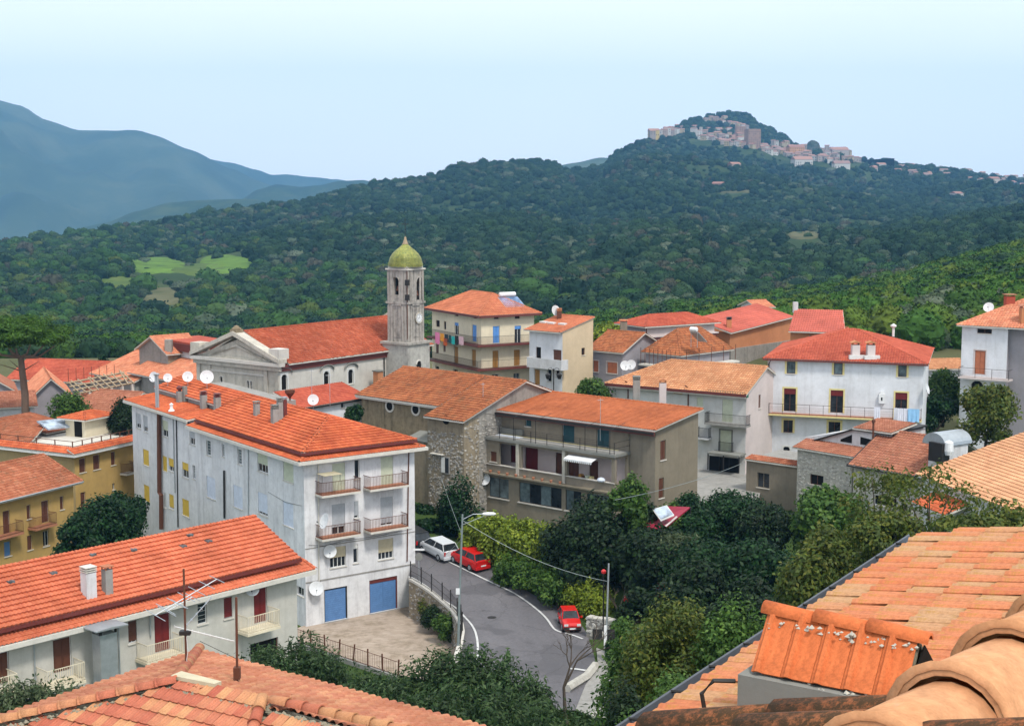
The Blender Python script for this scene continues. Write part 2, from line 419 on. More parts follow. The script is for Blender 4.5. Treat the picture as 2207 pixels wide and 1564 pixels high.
def ridge_mesh(name, tab, D, depth, base, mat, rough=1.0, nx=160, seed=0, x0=None, x1=None):
    x0 = tab[0][0] if x0 is None else x0; x1 = tab[-1][0] if x1 is None else x1
    def zf(x, d):
        t = (d - (D - depth)) / depth
        top = lerp_tab(tab, x)
        zt = zpx(top, D); zb = base
        X = (x - CX) / FPX * d
        n = mnoise.fractal(Vector((X / (depth * .22), d / (depth * .3), seed)), 1.0, 2.1, 6)
        if t <= 1:
            return zb + (zt - zb) * (t ** .8) + (n + .6 * abs(mnoise.noise(Vector((X / (depth * .09), d / (depth * .35), seed + 3.)))) - .3) * rough * D * .017 * math.sin(min(1, t) * math.pi) ** .6 + n * rough * D * .0009
        return zt - (d - D) * .5
    return grid_mesh(name, [x0 + (x1 - x0) * i / nx for i in range(nx + 1)], [D - depth + depth * i / 40. for i in range(41)] + [D + depth * .12, D + depth * .25], zf, mat)
ridge_mesh('mountain', [(-1500, 150), (-600, 190), (-200, 205), (0, 217), (60, 232), (110, 262), (180, 284), (300, 288), (345, 298), (420, 325), (500, 362), (570, 392), (640, 420), (760, 470), (900, 500)], 5600, 2500, -330, M['mount'], 1.6, seed=1)
ridge_mesh('far_ridge', [(250, 330), (400, 332), (440, 339), (500, 350), (560, 368), (590, 377), (620, 375), (680, 382), (740, 391), (820, 405), (1000, 440)], 6700, 1400, -300, M['mount'], 1.0, seed=2)
ridge_mesh('middle_hills', [(420, 480), (470, 452), (520, 430), (560, 408), (600, 397), (650, 402), (690, 398), (735, 389), (785, 387), (830, 400), (1000, 430)], 4300, 1500, -200, M['hill'], 1.0, seed=3)
ridge_mesh('low_hills', [(60, 520), (230, 480), (300, 455), (370, 436), (440, 431), (520, 430), (600, 434), (760, 470)], 3400, 900, -170, M['hill'], .8, seed=4)
ridge_mesh('saddle_hill', [(1100, 400), (1200, 356), (1240, 351), (1290, 341), (1340, 345), (1450, 420)], 3900, 900, -100, M['mount'], .8, seed=5)
# hilltop above the far town: wooded cone and rock
CONE = [(1370, 330), (1400, 300), (1450, 276), (1480, 258), (1520, 249), (1560, 243), (1600, 248), (1640, 270), (1680, 292), (1710, 312), (1728, 322), (1800, 352), (1880, 420)]
CONE = [(a, b + 8) for a, b in CONE]
def conez(x, D):
    t = (D - 2350) / 350.
    yt = lerp_tab(CONE, x)
    X = (x - CX) / FPX * D
    n = mnoise.fractal(Vector((X / 60., D / 60., 9)), 1.0, 2.1, 4)
    if D <= 2700: return zpx(345, 2350) + (zpx(yt, 2700) - zpx(345, 2350)) * t ** .9 + n * 4 * (1 - t)
    return zpx(yt, 2700) - (D - 2700) * .6
grid_mesh('hilltop', [1340 + 580 * i / 90. for i in range(91)], [2350 + 350 * i / 30. for i in range(31)] + [2760, 2900, 3100], conez, M['hill'])
# the wide plain far below, out to the horizon
mb = MB(); n = 48
mb.poly([(-8900, -1400, -340), (8900, -1400, -340), (8900, 7300, -340), (-8900, 7300, -340)])
struct(mb.build('plain', M['mount']))
# ---- trees as seen from afar, instanced through geometry nodes
def blob_proto(name, mat, rx, rz, seed, leaves=420, sub=3, amp=.24, ls=.075):
    rr = random.Random(seed); bm = bmesh.new(); bmesh.ops.create_icosphere(bm, subdivisions=sub, radius=1)
    vs = []; 
    for v in bm.verts:
        n = v.co.normalized(); k = 1 + amp * mnoise.fractal(n * 1.7 + Vector((seed, 0, 0)), 1, 2.2, 4) + .10 * mnoise.noise(n * 6 + Vector((0, seed, 0)))
        v.co = Vector((n.x * k * rx, n.y * k * rx, n.z * k * rz + rz * .75))
    mb = MB(); bm.verts.ensure_lookup_table()
    mb.v = [tuple(v.co) for v in bm.verts]; mb.f = [tuple(v.index for v in f.verts) for f in bm.faces]
    pts = [v.co.copy() for v in bm.verts]; bm.free()
    for _ in range(leaves):
        p = rr.choice(pts); c = p + Vector((rr.uniform(-1, 1), rr.uniform(-1, 1), rr.uniform(-1, 1))) * .12
        nrm = Vector((rr.uniform(-1, 1), rr.uniform(-1, 1), rr.uniform(-.2, 1.4))).normalized(); a = nrm.orthogonal().normalized(); b = nrm.cross(a)
        s_ = ls * rr.uniform(.6, 1.4); mb.poly([c - a * s_ - b * s_ * .6, c + a * s_ - b * s_ * .6, c + a * s_ + b * s_ * .6, c - a * s_ + b * s_ * .6])
    me = bpy.data.meshes.new(name); me.from_pydata(mb.v, [], mb.f); me.materials.append(mat)
    o = bpy.data.objects.new(name, me); return o       # not linked: lives only as instance source
def scatter(name, label, P, scl, idx, protos, kind='stuff'):
    me = bpy.data.meshes.new(name); me.from_pydata([tuple(p) for p in P], [], [])
    n = len(P)
    for an, arr, ty in (('scl', scl, 'FLOAT'), ('idx', idx, 'FLOAT'), ('rot', [R.uniform(0, 6.28) for _ in range(n)], 'FLOAT')):
        at = me.attributes.new(an, ty, 'POINT'); at.data.foreach_set('value', np.array(arr, dtype=np.float32))
    o = bpy.data.objects.new(name, me); COL.objects.link(o)
    ng = bpy.data.node_groups.new(name, 'GeometryNodeTree')
    ng.interface.new_socket('Geometry', in_out='INPUT', socket_type='NodeSocketGeometry'); ng.interface.new_socket('Geometry', in_out='OUTPUT', socket_type='NodeSocketGeometry')
    gi = ng.nodes.new('NodeGroupInput'); go = ng.nodes.new('NodeGroupOutput'); jn = ng.nodes.new('GeometryNodeJoinGeometry')
    def attr(nm):
        a = ng.nodes.new('GeometryNodeInputNamedAttribute'); a.data_type = 'FLOAT'; a.inputs['Name'].default_value = nm; return a.outputs[0]
    s_, i_, r_ = attr('scl'), attr('idx'), attr('rot')
    cx = ng.nodes.new('ShaderNodeCombineXYZ'); ng.links.new(r_, cx.inputs[2])
    for k, pr in enumerate(protos):
        oi = ng.nodes.new('GeometryNodeObjectInfo'); oi.inputs['Object'].default_value = pr; oi.inputs['As Instance'].default_value = True
        cp = ng.nodes.new('FunctionNodeCompare'); cp.data_type = 'FLOAT'; cp.operation = 'EQUAL'; cp.inputs[1].default_value = k; cp.inputs['Epsilon'].default_value = .1
        ng.links.new(i_, cp.inputs[0])
        ip = ng.nodes.new('GeometryNodeInstanceOnPoints'); ng.links.new(gi.outputs[0], ip.inputs['Points']); ng.links.new(cp.outputs[0], ip.inputs['Selection'])
        ng.links.new(oi.outputs['Geometry'], ip.inputs['Instance']); ng.links.new(s_, ip.inputs['Scale']); ng.links.new(cx.outputs[0], ip.inputs['Rotation'])
        ng.links.new(ip.outputs[0], jn.inputs[0])
    ng.links.new(jn.outputs[0], go.inputs[0])
    md = o.modifiers.new('scatter', 'NODES'); md.node_group = ng
    tag(o, label, None, None, kind)
    return o
M['fl_dark'] = farleaf('dark_oak_crowns', [(.007, .022, .012), (.014, .036, .016), (.032, .062, .024), (.010, .028, .017), (.022, .050, .02)])
M['fl_olive'] = farleaf('olive_crowns', [(.05, .075, .045), (.08, .11, .065), (.04, .062, .035), (.11, .135, .09)])
M['fl_green'] = farleaf('green_crowns', [(.020, .056, .014), (.036, .080, .018), (.016, .044, .014), (.055, .095, .024)])
M['fl_bare'] = farleaf('bare_crowns', [(.045, .05, .032), (.06, .058, .038), (.04, .046, .03), (.065, .068, .042)])
M['fl_yel'] = farleaf('yellowing_crowns', [(.055, .085, .018), (.07, .095, .022), (.045, .075, .018)])
PR = [blob_proto('oak_crown', M['fl_dark'], 1, .95, 1), blob_proto('oak_crown', M['fl_dark'], 1, 1.0, 2), blob_proto('olive_crown', M['fl_olive'], 1, .8, 3, amp=.28),
      blob_proto('green_crown', M['fl_green'], 1, .95, 4), blob_proto('bare_crown', M['fl_bare'], .9, .95, 5, amp=.3), blob_proto('yellow_crown', M['fl_yel'], 1, .9, 6)]
CLEAR = [(345, 575, 62, 20), (480, 570, 62, 20), (410, 592, 60, 12), (255, 610, 50, 12), (400, 600, 30, 10), (350, 635, 40, 22), (1580, 415, 50, 5), (1730, 510, 45, 12), (1285, 600, 60, 6), (1310, 597, 40, 6), (590, 660, 30, 8)]
TOWN = [(1435, 290, 45, 8), (1545, 300, 65, 22), (1620, 320, 50, 22), (1700, 335, 60, 22), (1780, 348, 70, 17), (1850, 352, 60, 10), (1575, 283, 40, 14), (1535, 262, 32, 8)]
def in_town(x, y):
    return any(((x - a) / c) ** 2 + ((y - b) / d) ** 2 < 1 for a, b, c, d in TOWN)
def in_clear(x, y):
    k = 1 + .35 * mnoise.noise(Vector((x / 22., y / 10., 4)))
    for (a, b, c, d) in CLEAR:
        if ((x - a) / c) ** 2 + ((y - b) / (d * 1.5)) ** 2 < k: return True
    return False
P, sc_, ix = [], [], []
rs = random.Random(11)
for _ in range(84000):
    x = rs.uniform(-260, 2460); D = rs.uniform(430 ** 1.45, 2750 ** 1.45) ** (1 / 1.45); rd = lerp_tab(RDIST, x)
    if D > rd * 1.01: continue
    X = (x - CX) / FPX * D; z = hill_z(x, D); px, py = px_of((X, D, z))
    if in_clear(px, py - 6) and rs.random() < .975: continue
    if D > 1900 and in_town(px, py) and rs.random() < .88: continue
    n1 = mnoise.fractal(Vector((X / 160., D / 220., 0)), 1, 2, 3); n2 = mnoise.noise(Vector((X / 90., D / 120., 7)))
    if n2 > .30 and rs.random() < .8: continue
    left = max(0, min(1, (700 - x) / 500.))
    low = max(0, min(1, (py - 560) / 90.))
    r = rs.random() + n1 * .55
    if left * .6 + low * .45 > .1 and r < .15 + left * .35 + low * .4: i = 3 if rs.random() < .85 else (4 if rs.random() < .25 else 5)
    elif r < .62: i = 0 if rs.random() < .5 else 1
    elif r < .92: i = 2 if rs.random() < .6 else 0
    else: i = 4 if rs.random() < .30 else 1
    if i == 3 and rs.random() < .25: i = 1
    s_ = (1.25 + 2.5 * rs.random() ** 2.2) * (1 + .55 * (D / 2500.))
    if rs.random() < .06: s_ *= 1.5
    P.append((X, D, z - s_ * .35)); sc_.append(s_); ix.append(i)
scatter('woodland', 'dark mixed woodland covering the hillsides beyond the village', P, sc_, ix, PR)
P, sc_, ix = [], [], []
for _ in range(900):
    x = rs.uniform(1400, 1725); D = rs.uniform(2480, 2705); z = conez(x, D); y = px_of(((x - CX) / FPX * D, D, z))[1]
    if in_town(x, y) and rs.random() < .85: continue
    P.append(((x - CX) / FPX * D, D, z - 1)); sc_.append(rs.uniform(3.5, 7)); ix.append(rs.choice([0, 1, 0, 1, 2]))
scatter('hilltop_woods', 'dark wooded cone above the distant hilltop town', P, sc_, ix, PR)
# woods of the near slope behind the village
M['fl_slope'] = farleaf('bright_slope_crowns', [(.025, .07, .012), (.045, .10, .016), (.018, .052, .012), (.065, .115, .02), (.03, .08, .015)]); M['fl_slopey'] = farleaf('yellow_slope_crowns', [(.06, .10, .015), (.09, .125, .02), (.05, .085, .015)])
PR2 = PR[:3] + [blob_proto('slope_crown', M['fl_slope'], 1, .95, 7, leaves=700, ls=.07), PR[4], blob_proto('slope_crown', M['fl_slopey'], 1, .9, 8, leaves=700, ls=.07)]
P, sc_, ix = [], [], []
for _ in range(9000):
    x = rs.uniform(-260, 2600); D = math.sqrt(rs.uniform(196 ** 2, 470 ** 2))
    X = (x - CX) / FPX * D
    if x < 620 and D < 252: continue          # open field on the left
    if D < 235 and x < 1830: continue
    z = nearz(x, D); n1 = mnoise.noise(Vector((X / 40., D / 40., 1)))
    right = x > 1450
    if right: i = rs.choice([3, 3, 3, 1, 3, 5]) if n1 < .25 else rs.choice([5, 3, 2])
    else: i = rs.choice([3, 1, 0, 3, 3]) if n1 < .2 else rs.choice([2, 4, 3, 3])
    s_ = rs.uniform(1.7, 3.4) * (1.0 if right else .85)
    P.append((X, D, z - s_ * .3)); sc_.append(s_); ix.append(i)
scatter('slope_woods', 'bright green woods on the slope just behind the village', P, sc_, ix, PR2)
# meadows in the clearings of the left hillside
def meadow(name, x, y, rx, ry, mat, lab=None):
    mb = MB(); pts = []
    for k in range(22):
        a = 2 * math.pi * k / 22; q = 1 + .22 * mnoise.noise(Vector((math.cos(a) * 2 + x, math.sin(a) * 2, 0)))
        pts.append((x + rx * q * math.cos(a), y + ry * q * math.sin(a)))
    # intersect each ray with the hill numerically
    def hitD(px, py):
        D = 440
        while D < 2600:
            p = atY(px, py, D)
            if p.z < hill_z(CX + p.x / p.y * FPX, D) + .3: return D
            D += 6
        return 2600
    cD = hitD(x, y); c = Vector(((x - CX) / FPX * cD, cD, 0)); ring = []
    for (a, b) in pts:
        D = hitD(a, b); D = max(cD * .8, min(cD * 1.25, D)); ring.append(((a - CX) / FPX * D, D))
    rows = 8; mb.v.append((c.x, c.y, hill_z(x, cD) + 1.2))
    for j in range(1, rows + 1):
        t = j / rows
        for (a, b) in ring:
            X = c.x + (a - c.x) * t; Y = c.y + (b - c.y) * t; mb.v.append((X, Y, hill_z(CX + X / Y * FPX, Y) + 1.2 - (1.5 if j == rows else 0)))
    k = len(ring)
    for i in range(k): mb.f.append((0, 1 + i, 1 + (i + 1) % k))
    for j in range(rows - 1):
        for i in range(k): mb.f.append((1 + j * k + i, 1 + (j + 1) * k + i, 1 + (j + 1) * k + (i + 1) % k, 1 + j * k + (i + 1) % k))
    return struct(mb.build(name, mat, smooth=True))
for (x, y, a, b, m_) in ((340, 574, 66, 19, 'meadow'), (430, 582, 62, 13, 'meadow2'), (488, 570, 58, 20, 'meadow'), (255, 610, 42, 9, 'meadow2'), (350, 640, 40, 18, 'field'), (1730, 508, 35, 8, 'field'), (1290, 598, 55, 4, 'field'), (1580, 415, 35, 3, 'field')):
    meadow('meadow', x, y, a, b, M[m_])
# haze: one closed volume round everything
hz = MB().box(WF, -9000, 9000, -1500, 7400, -341.5, 640).build('haze', None); stuff(hz)
hm = bpy.data.materials.new('haze'); hm.use_nodes = True; nt = hm.node_tree; nt.nodes.clear()
o_ = nt.nodes.new('ShaderNodeOutputMaterial'); pv = nt.nodes.new('ShaderNodeVolumePrincipled'); pv.inputs['Density'].default_value = HAZE_D if 'HAZE_D' in globals() else 1.2e-4
pv.inputs['Color'].default_value = (.22, .54, 1.0, 1); pv.inputs['Anisotropy'].default_value = .1
nt.links.new(pv.outputs[0], o_.inputs['Volume']); hz.data.materials.append(hm)
hz['label'] = 'thin blue haze in the air over the valley'
# ================================================================ building kit
KS = {'r1': (0, 640, 3.9107), 'r2': (400, 480, 3.9107), 'r3': (900, 600, 3.9107), 'r4': (1300, 620, 3.9107), 'r5': (1640, 600, 3.862), 'r6': (0, 1000, 3.9107), 'r7': (250, 780, 3.225),
      'q1': (0, 1160, 3.871), 'q2': (440, 1160, 3.871), 'q3': (760, 780, 3.9107), 'q4': (860, 1080, 3.232), 'q5': (1260, 1000, 3.9107), 'q6': (1300, 1160, 2.433), 'q7': (1600, 880, 3.636),
      'z1': (270, 840, 5.2125), 'z2': (620, 940, 6.95), 'z3': (620, 1140, 6.95), 'z4': (1020, 840, 5.791), 'p': (0, 0, 1)}
def pz(k, x, y): o = KS[k]; return (o[0] + x / o[2], o[1] + y / o[2])
def vpdir(xv):
    d = ray(xv, HZ); return Vector((d.x, d.y, 0)).normalized()
def ext(C, d, px):
    """length along d from C at which the photo column px is reached"""
    lo, hi = 0.0, 120.0
    f = lambda t: px_of(C + d * t)[0] - px
    s0 = f(0)
    for _ in range(60):
        m = (lo + hi) / 2
        if f(m) * s0 > 0: lo = m
        else: hi = m
    return lo
def frame(px, py, Y, xv, pe):
    """corner seen at (px,py) at distance Y; the wall runs along the direction vanishing at column xv until column pe"""
    C = atY(px, py, Y); d = vpdir(xv)
    if (pe - px) * (d.x if True else 1) < 0 and ((C + d).x / (C + d).y - C.x / C.y) * (pe - px) < 0: d = -d
    t = ext(C, d, pe); E = C + d * t
    A, B_ = (C, E) if px < pe else (E, C)
    return Fr(A, B_ - A), (B_ - A).length, C.z
class Bld:
    def __init__(s, name, label, cat, F, L, W, z0, z1, mat, mats=None, gables=None, group=None, sides='frlb'):
        s.F, s.L, s.W, s.z0, s.z1, s.mat, s.mats, s.gables = F, L, W, z0, z1, mat, mats or {}, gables or {}
        c = F.p(L / 2, W / 2, z0); s.root = thing(name, label, cat, c, group); s.holes = {k: [] for k in 'frlb'}; s.sides = sides
    def fr(s, k): return s.F.side(k, s.L, s.W)
    def len(s, k): return s.L if k in 'fb' else s.W
    def rect(s, side, kk, x0, y0, x1, y1, v=0):
        F = s.fr(side); a = pz(kk, x0, (y0 + y1) / 2); b = pz(kk, x1, (y0 + y1) / 2); c = pz(kk, (x0 + x1) / 2, y0); d = pz(kk, (x0 + x1) / 2, y1)
        return F.hit(a[0], a[1], v)[0], F.hit(b[0], b[1], v)[0], F.hit(d[0], d[1], v)[1], F.hit(c[0], c[1], v)[1]
    def win(s, side, kk, x0, y0, x1, y1, st='glass', **k):
        u0, u1, za, zb = s.rect(side, kk, x0, y0, x1, y1); return s.winu(side, u0, u1, za, zb, st, **k)
    def winu(s, side, u0, u1, za, zb, st='glass', **k):
        Ls = s.len(side)
        u0 = max(.12, u0); u1 = min(Ls - .12, u1); za = max(s.z0 + .02, za); zb = min(s.z1 - .08, zb)
        if u1 - u0 < .12 or zb - za < .15: return
        for h in s.holes[side]:
            if u0 < h[1] + .03 and u1 > h[0] - .03 and za < h[3] + .03 and zb > h[2] - .03: return
        s.holes[side].append((u0, u1, za, zb)); make_window(s.root, s.fr(side), u0, u1, za, zb, st, **k)
    def walls(s):
        groups = {}
        for k in s.sides:
            m = s.mats.get(k, s.mat); groups.setdefault(m.name, (m, MB()))[1]
            wall(groups[m.name][1], s.fr(k), s.len(k), s.z0, s.z1, s.holes[k], s.gables.get(k))
        for m, mb in groups.values(): mb.build('wall', m, s.root)
    def P(s, u, v, z): return s.F.p(u, v, z)
def wall(mb, F, L, z0, z1, holes, gable=None, depth=.2):
    us = sorted(set([0, L] + [h[0] for h in holes] + [h[1] for h in holes])); zs = sorted(set([z0, z1] + [h[2] for h in holes] + [h[3] for h in holes]))
    for a, b in zip(us, us[1:]):
        for c, d in zip(zs, zs[1:]):
            mu, mz = (a + b) / 2, (c + d) / 2
            if any(h[0] < mu < h[1] and h[2] < mz < h[3] for h in holes): continue
            mb.poly([F.p(a, 0, c), F.p(b, 0, c), F.p(b, 0, d), F.p(a, 0, d)])
    for (a, b, c, d) in holes:
        mb.poly([F.p(a, 0, c), F.p(a, 0, d), F.p(a, depth, d), F.p(a, depth, c)]); mb.poly([F.p(b, 0, c), F.p(b, depth, c), F.p(b, depth, d), F.p(b, 0, d)])
        mb.poly([F.p(a, 0, c), F.p(a, depth, c), F.p(b, depth, c), F.p(b, 0, c)]); mb.poly([F.p(a, 0, d), F.p(b, 0, d), F.p(b, depth, d), F.p(a, depth, d)])
    if gable: mb.poly([F.p(u, 0, z) for (u, z) in gable])
def make_window(root, F, u0, u1, za, zb, st, col=None, frac=.6, sill=True, border=None, bw=.16, n=2, frame_m=None, pane=None, name='window', arch=False, lattice=False):
    fm = M[frame_m] if frame_m else M['frame']; w = .05; d0, d1 = .11, .17
    mb = MB()
    mb.box(F, u0, u1, d0, d1, za, za + w); mb.box(F, u0, u1, d0, d1, zb - w, zb); mb.box(F, u0, u0 + w, d0, d1, za + w, zb - w); mb.box(F, u1 - w, u1, d0, d1, za + w, zb - w)
    if st in ('glass', 'shut'):
        for i in range(1, n): c = u0 + (u1 - u0) * i / n; mb.box(F, c - w * .55, c + w * .55, d0, d1 - .01, za + w, zb - w)
        if lattice:
            for j in range(1, 5): c = za + (zb - za) * j / 5; mb.box(F, u0 + w, u1 - w, d0 + .02, d1 - .02, c - .012, c + .012)
    wd = mb.build(name, fm, root)
    if st == 'solid':
        b2 = MB(); k = 2 if (u1 - u0) > .75 else 1
        for i in range(k):
            a = u0 + w + (u1 - u0 - 2 * w) * i / k; b = u0 + w + (u1 - u0 - 2 * w) * (i + 1) / k
            b2.box(F, a + .01, b - .01, .07, .12, za + .03, zb - w)
            q = (b - a) * .16
            for (c, d) in ((.08, .46), (.54, .93)): b2.box(F, a + q, b - q, .055, .07, za + (zb - za) * c, za + (zb - za) * d)
        b2.build('leaf_panel' if name == 'door' else 'shutter', M[col], wd)
    else:
        b2 = MB().box(F, u0 + w, u1 - w, .135, .15, za + w, zb - w); b2.build('pane', M[pane or 'glass'], wd)
        if st == 'shut' and frac > 0:
            zt = zb - (zb - za) * frac; b2 = MB().box(F, u0 + .01, u1 - .01, .055, .08, zt, zb - .005)
            k = max(2, int((zb - zt) / .12))
            for j in range(k): zz = zt + (zb - zt) * j / k; b2.box(F, u0 + .01, u1 - .01, .045, .055, zz + .01, zz + (zb - zt) / k - .02)
            b2.build('roller_shutter', M[col], wd)
    if sill: MB().box(F, u0 - .07, u1 + .07, -.07, .11, za - .07, za - .003).build('sill', M['fascia'], wd)
    if border:
        b2 = MB(); b2.box(F, u0 - bw, u0 - .002, -.025, .0, za - .02, zb + bw); b2.box(F, u1 + .002, u1 + bw, -.025, .0, za - .02, zb + bw); b2.box(F, u0 - .002, u1 + .002, -.025, 0, zb + .002, zb + bw)
        b2.build('surround', M[border], wd)
    if arch:
        r = (u1 - u0) / 2; zc = zb - r; cu = (u0 + u1) / 2; b2 = MB()
        for sgn in (-1, 1):
            pts = [(cu + sgn * r, zb)] + [(cu + sgn * r * math.cos(t), zc + r * math.sin(t)) for t in [math.pi / 2 * j / 6 for j in range(7)]]
            if sgn < 0: pts = pts[::-1]
            b2.prism(F, pts, .002, .13)
        b2.build('arch_head', M[border or 'churchw'], wd)
    return wd
def clip_interval(poly, s):
    xs_ = []
    k = len(poly)
    for i in range(k):
        (a, b), (c, d) = poly[i], poly[(i + 1) % k]
        if (b - s) * (d - s) < 0 or (abs(b - s) < 1e-9 and abs(d - s) > 1e-9): xs_.append(a + (c - a) * (s - b) / (d - b))
    return (min(xs_), max(xs_)) if len(xs_) >= 2 else None
def tile_field(poly, mat, root, tw=.24, tl=.36, amp=.05, lift=.035, name='roof_tiles', base=.015, jit=0.0, prof=None):
    P3 = [Vector(p) for p in poly]; e = (P3[1] - P3[0]).normalized(); nrm = (P3[1] - P3[0]).cross(P3[2] - P3[0]).normalized()
    if nrm.z < 0: nrm = -nrm
    s_ = nrm.cross(e)
    if s_.z < 0: s_ = -s_
    P2 = [((p - P3[0]).dot(e), (p - P3[0]).dot(s_)) for p in P3]
    smax = max(q[1] for q in P2); rows = int(math.ceil(smax / tl)); mb = MB()
    prof = prof or [(0, 0), (.22, .85), (.42, 1), (.62, .7), (.78, 0)]
    for r in range(rows):
        sa = r * tl; sb = min(sa + tl, smax); iv = clip_interval(P2, (sa + sb) / 2)
        if not iv: continue
        a, b = iv
        if b - a < tw * .5: continue
        j0 = math.floor(a / tw); j1 = math.ceil(b / tw); us = []
        for j in range(j0, j1):
            for (fu, h) in prof:
                u = (j + fu) * tw
                if u < a - 1e-6: continue
                if u > b: break
                us.append((u, h * amp, j, (R.random() - .5) * jit if fu == 0 else None))
        if len(us) < 2: continue
        base_i = len(mb.v); jj = 0
        for (u, h, j, q) in us:
            if q is not None: jj = q
            o1 = P3[0] + e * u + s_ * (sa + jj) + nrm * (base + h); o2 = P3[0] + e * u + s_ * (sb + .01) + nrm * (base + h)
            for p in (o1, o1 + nrm * lift, o2): mb.v.append((p.x, p.y, p.z))
            uu = (j + .5, r + .5); mb.uv += [(uu[0] + .0, uu[1])] * 3
        m = len(us)
        for i in range(m - 1):
            c = base_i + i * 3; mb.f.append((c, c + 3, c + 4, c + 1)); mb.f.append((c + 1, c + 4, c + 5, c + 2))
    if not mb.f: return None
    return stuff(mb.build(name, mat, root))
def caps(lines, mat, root, r=.12, step=.42, name='ridge_cap', up=(0, 0, 1)):
    mb = MB()
    for (a, b) in lines:
        a = Vector(a); b = Vector(b); L = (b - a).length; k = max(1, int(L / step)); d = (b - a) / k
        for i in range(k): mb.half(a + d * i - Vector((0, 0, .02)), a + d * (i + 1.08) - Vector((0, 0, .02)), r, up, 5, .03)
        n0 = len(mb.uv)
    mb.uv = [(i * .37 // 1, 3) for i in range(len(mb.v))]
    return mb.build(name, mat, root)
def roof(b, slopes, tile, root=None, capl=(), thick=.12, deck='concrete', tw=.24, tl=.36, amp=.05, name='roof', under='fascia', **kw):
    """slopes: lists of (u,v,z) in the building's frame, first edge is the eave"""
    F = b.F if hasattr(b, 'F') else b; rt = root or b.root
    mb = MB(); W3 = []
    for s_ in slopes:
        q = [F.p(*p) for p in s_]; W3.append(q); mb.slab([p - Vector((0, 0, .0)) for p in q], thick)
    dk = mb.build(name, M[under], rt)
    for q in W3: tile_field(q, M[tile], dk, tw, tl, amp, **kw)
    if capl: caps([(F.p(*a), F.p(*c)) for a, c in capl], M[tile], dk, r=max(.1, tw * .5))
    return dk
def hip(b, ze, rise, tile, oh=.5, u0=0, u1=None, v0=0, v1=None, ends='lr', **kw):
    u1 = b.L if u1 is None else u1; v1 = b.W if v1 is None else v1
    a, c, d, e = u0 - oh, u1 + oh, v0 - oh, v1 + oh
    wu, wv = c - a, e - d; zo = ze
    if wu >= wv:
        h = wv / 2; m = (d + e) / 2; l = a + (h if 'l' in ends else 0); r = c - (h if 'r' in ends else 0); zr = ze + rise
        R0, R1 = (l, m, zr), (r, m, zr)
        sl = [[(a, d, ze), (c, d, ze), R1, R0], [(c, e, ze), (a, e, ze), R0, R1]]
        cp = [(R0, R1)]
        if 'r' in ends: sl.append([(c, d, ze), (c, e, ze), R1]); cp += [((c, d, ze), R1), ((c, e, ze), R1)]
        if 'l' in ends: sl.append([(a, e, ze), (a, d, ze), R0]); cp += [((a, d, ze), R0), ((a, e, ze), R0)]
    else:
        h = wu / 2; m = (a + c) / 2; f = d + (h if 'f' in ends or 'l' in ends else 0); g = e - (h if 'b' in ends or 'r' in ends else 0); zr = ze + rise
        R0, R1 = (m, f, zr), (m, g, zr)
        sl = [[(c, d, ze), (c, e, ze), R1, R0], [(a, e, ze), (a, d, ze), R0, R1], [(a, d, ze), (c, d, ze), R0], [(c, e, ze), (a, e, ze), R1]]
        cp = [(R0, R1), ((a, d, ze), R0), ((c, d, ze), R0), ((c, e, ze), R1), ((a, e, ze), R1)]
    up = [(x, y, z + .03) for (x, y, z) in ()]
    return roof(b, sl, tile, capl=cp, **kw)
def balcony(b, side, kk, x0, y0, x1, y1, depth=1.1, slab='fascia', rail='iron', floor=None, h=1.0, style='bars', th=.16):
    F = b.fr(side); p = pz(kk, x0, y0); q = pz(kk, x1, y1); a = F.hit(p[0], p[1], -depth); c = F.hit(q[0], q[1], -depth)
    return balc(b.root, F, a[0], c[0], (a[1] + c[1]) / 2, depth, slab, rail, floor, h, style, th)
def balc(root, F, u0, u1, z, depth, slab='fascia', rail='iron', floor=None, h=1.0, style='bars', th=.16):
    sl = MB().box(F, u0, u1, -depth, -.003, z - th, z).build('balcony', M[slab], root)
    if floor: MB().box(F, u0 + .04, u1 - .04, -depth + .04, -.006, z + .002, z + .02).build('floor_tiling', M[floor], sl)
    mb = MB()
    if style == 'solid': mb.box(F, u0, u1, -depth, -depth + .1, z + .003, z + h); mb.box(F, u0, u0 + .1, -depth + .1, -.005, z + .003, z + h); mb.box(F, u1 - .1, u1, -depth + .1, -.005, z + .003, z + h)
    else:
        for zz in (z + h - .03, z + .08):
            mb.box(F, u0 + .03, u1 - .03, -depth + .03, -depth + .06, zz, zz + .035); mb.box(F, u0 + .03, u0 + .06, -depth + .06, -.01, zz, zz + .035); mb.box(F, u1 - .06, u1 - .03, -depth + .06, -.01, zz, zz + .035)
        step = .13 if style == 'bars' else 1.3; k = max(1, int((u1 - u0) / step)); t = .011 if style == 'bars' else .02
        for i in range(k + 1): c = u0 + .045 + (u1 - u0 - .09) * i / k; mb.box(F, c - t, c + t, -depth + .035, -depth + .055, z, z + h - .03)
        k = max(1, int(depth / step))
        for i in range(k): 
            c = -depth + .05 + (depth - .08) * i / k
            for uu in (u0 + .045, u1 - .045): mb.box(F, uu - t, uu + t, c - t, c + t, z, z + h - .03)
        if style == 'wires':
            for zz in (.3, .5, .7): mb.box(F, u0 + .03, u1 - .03, -depth + .04, -depth + .05, z + zz, z + zz + .015)
    mb.build('railing', M[rail], sl); return sl
def pipe(b, pts, mat='galv', r=.05, name='downpipe'):
    return MB().tube(pts, r, 6).build(name, M[mat], b.root if hasattr(b, 'root') else b)
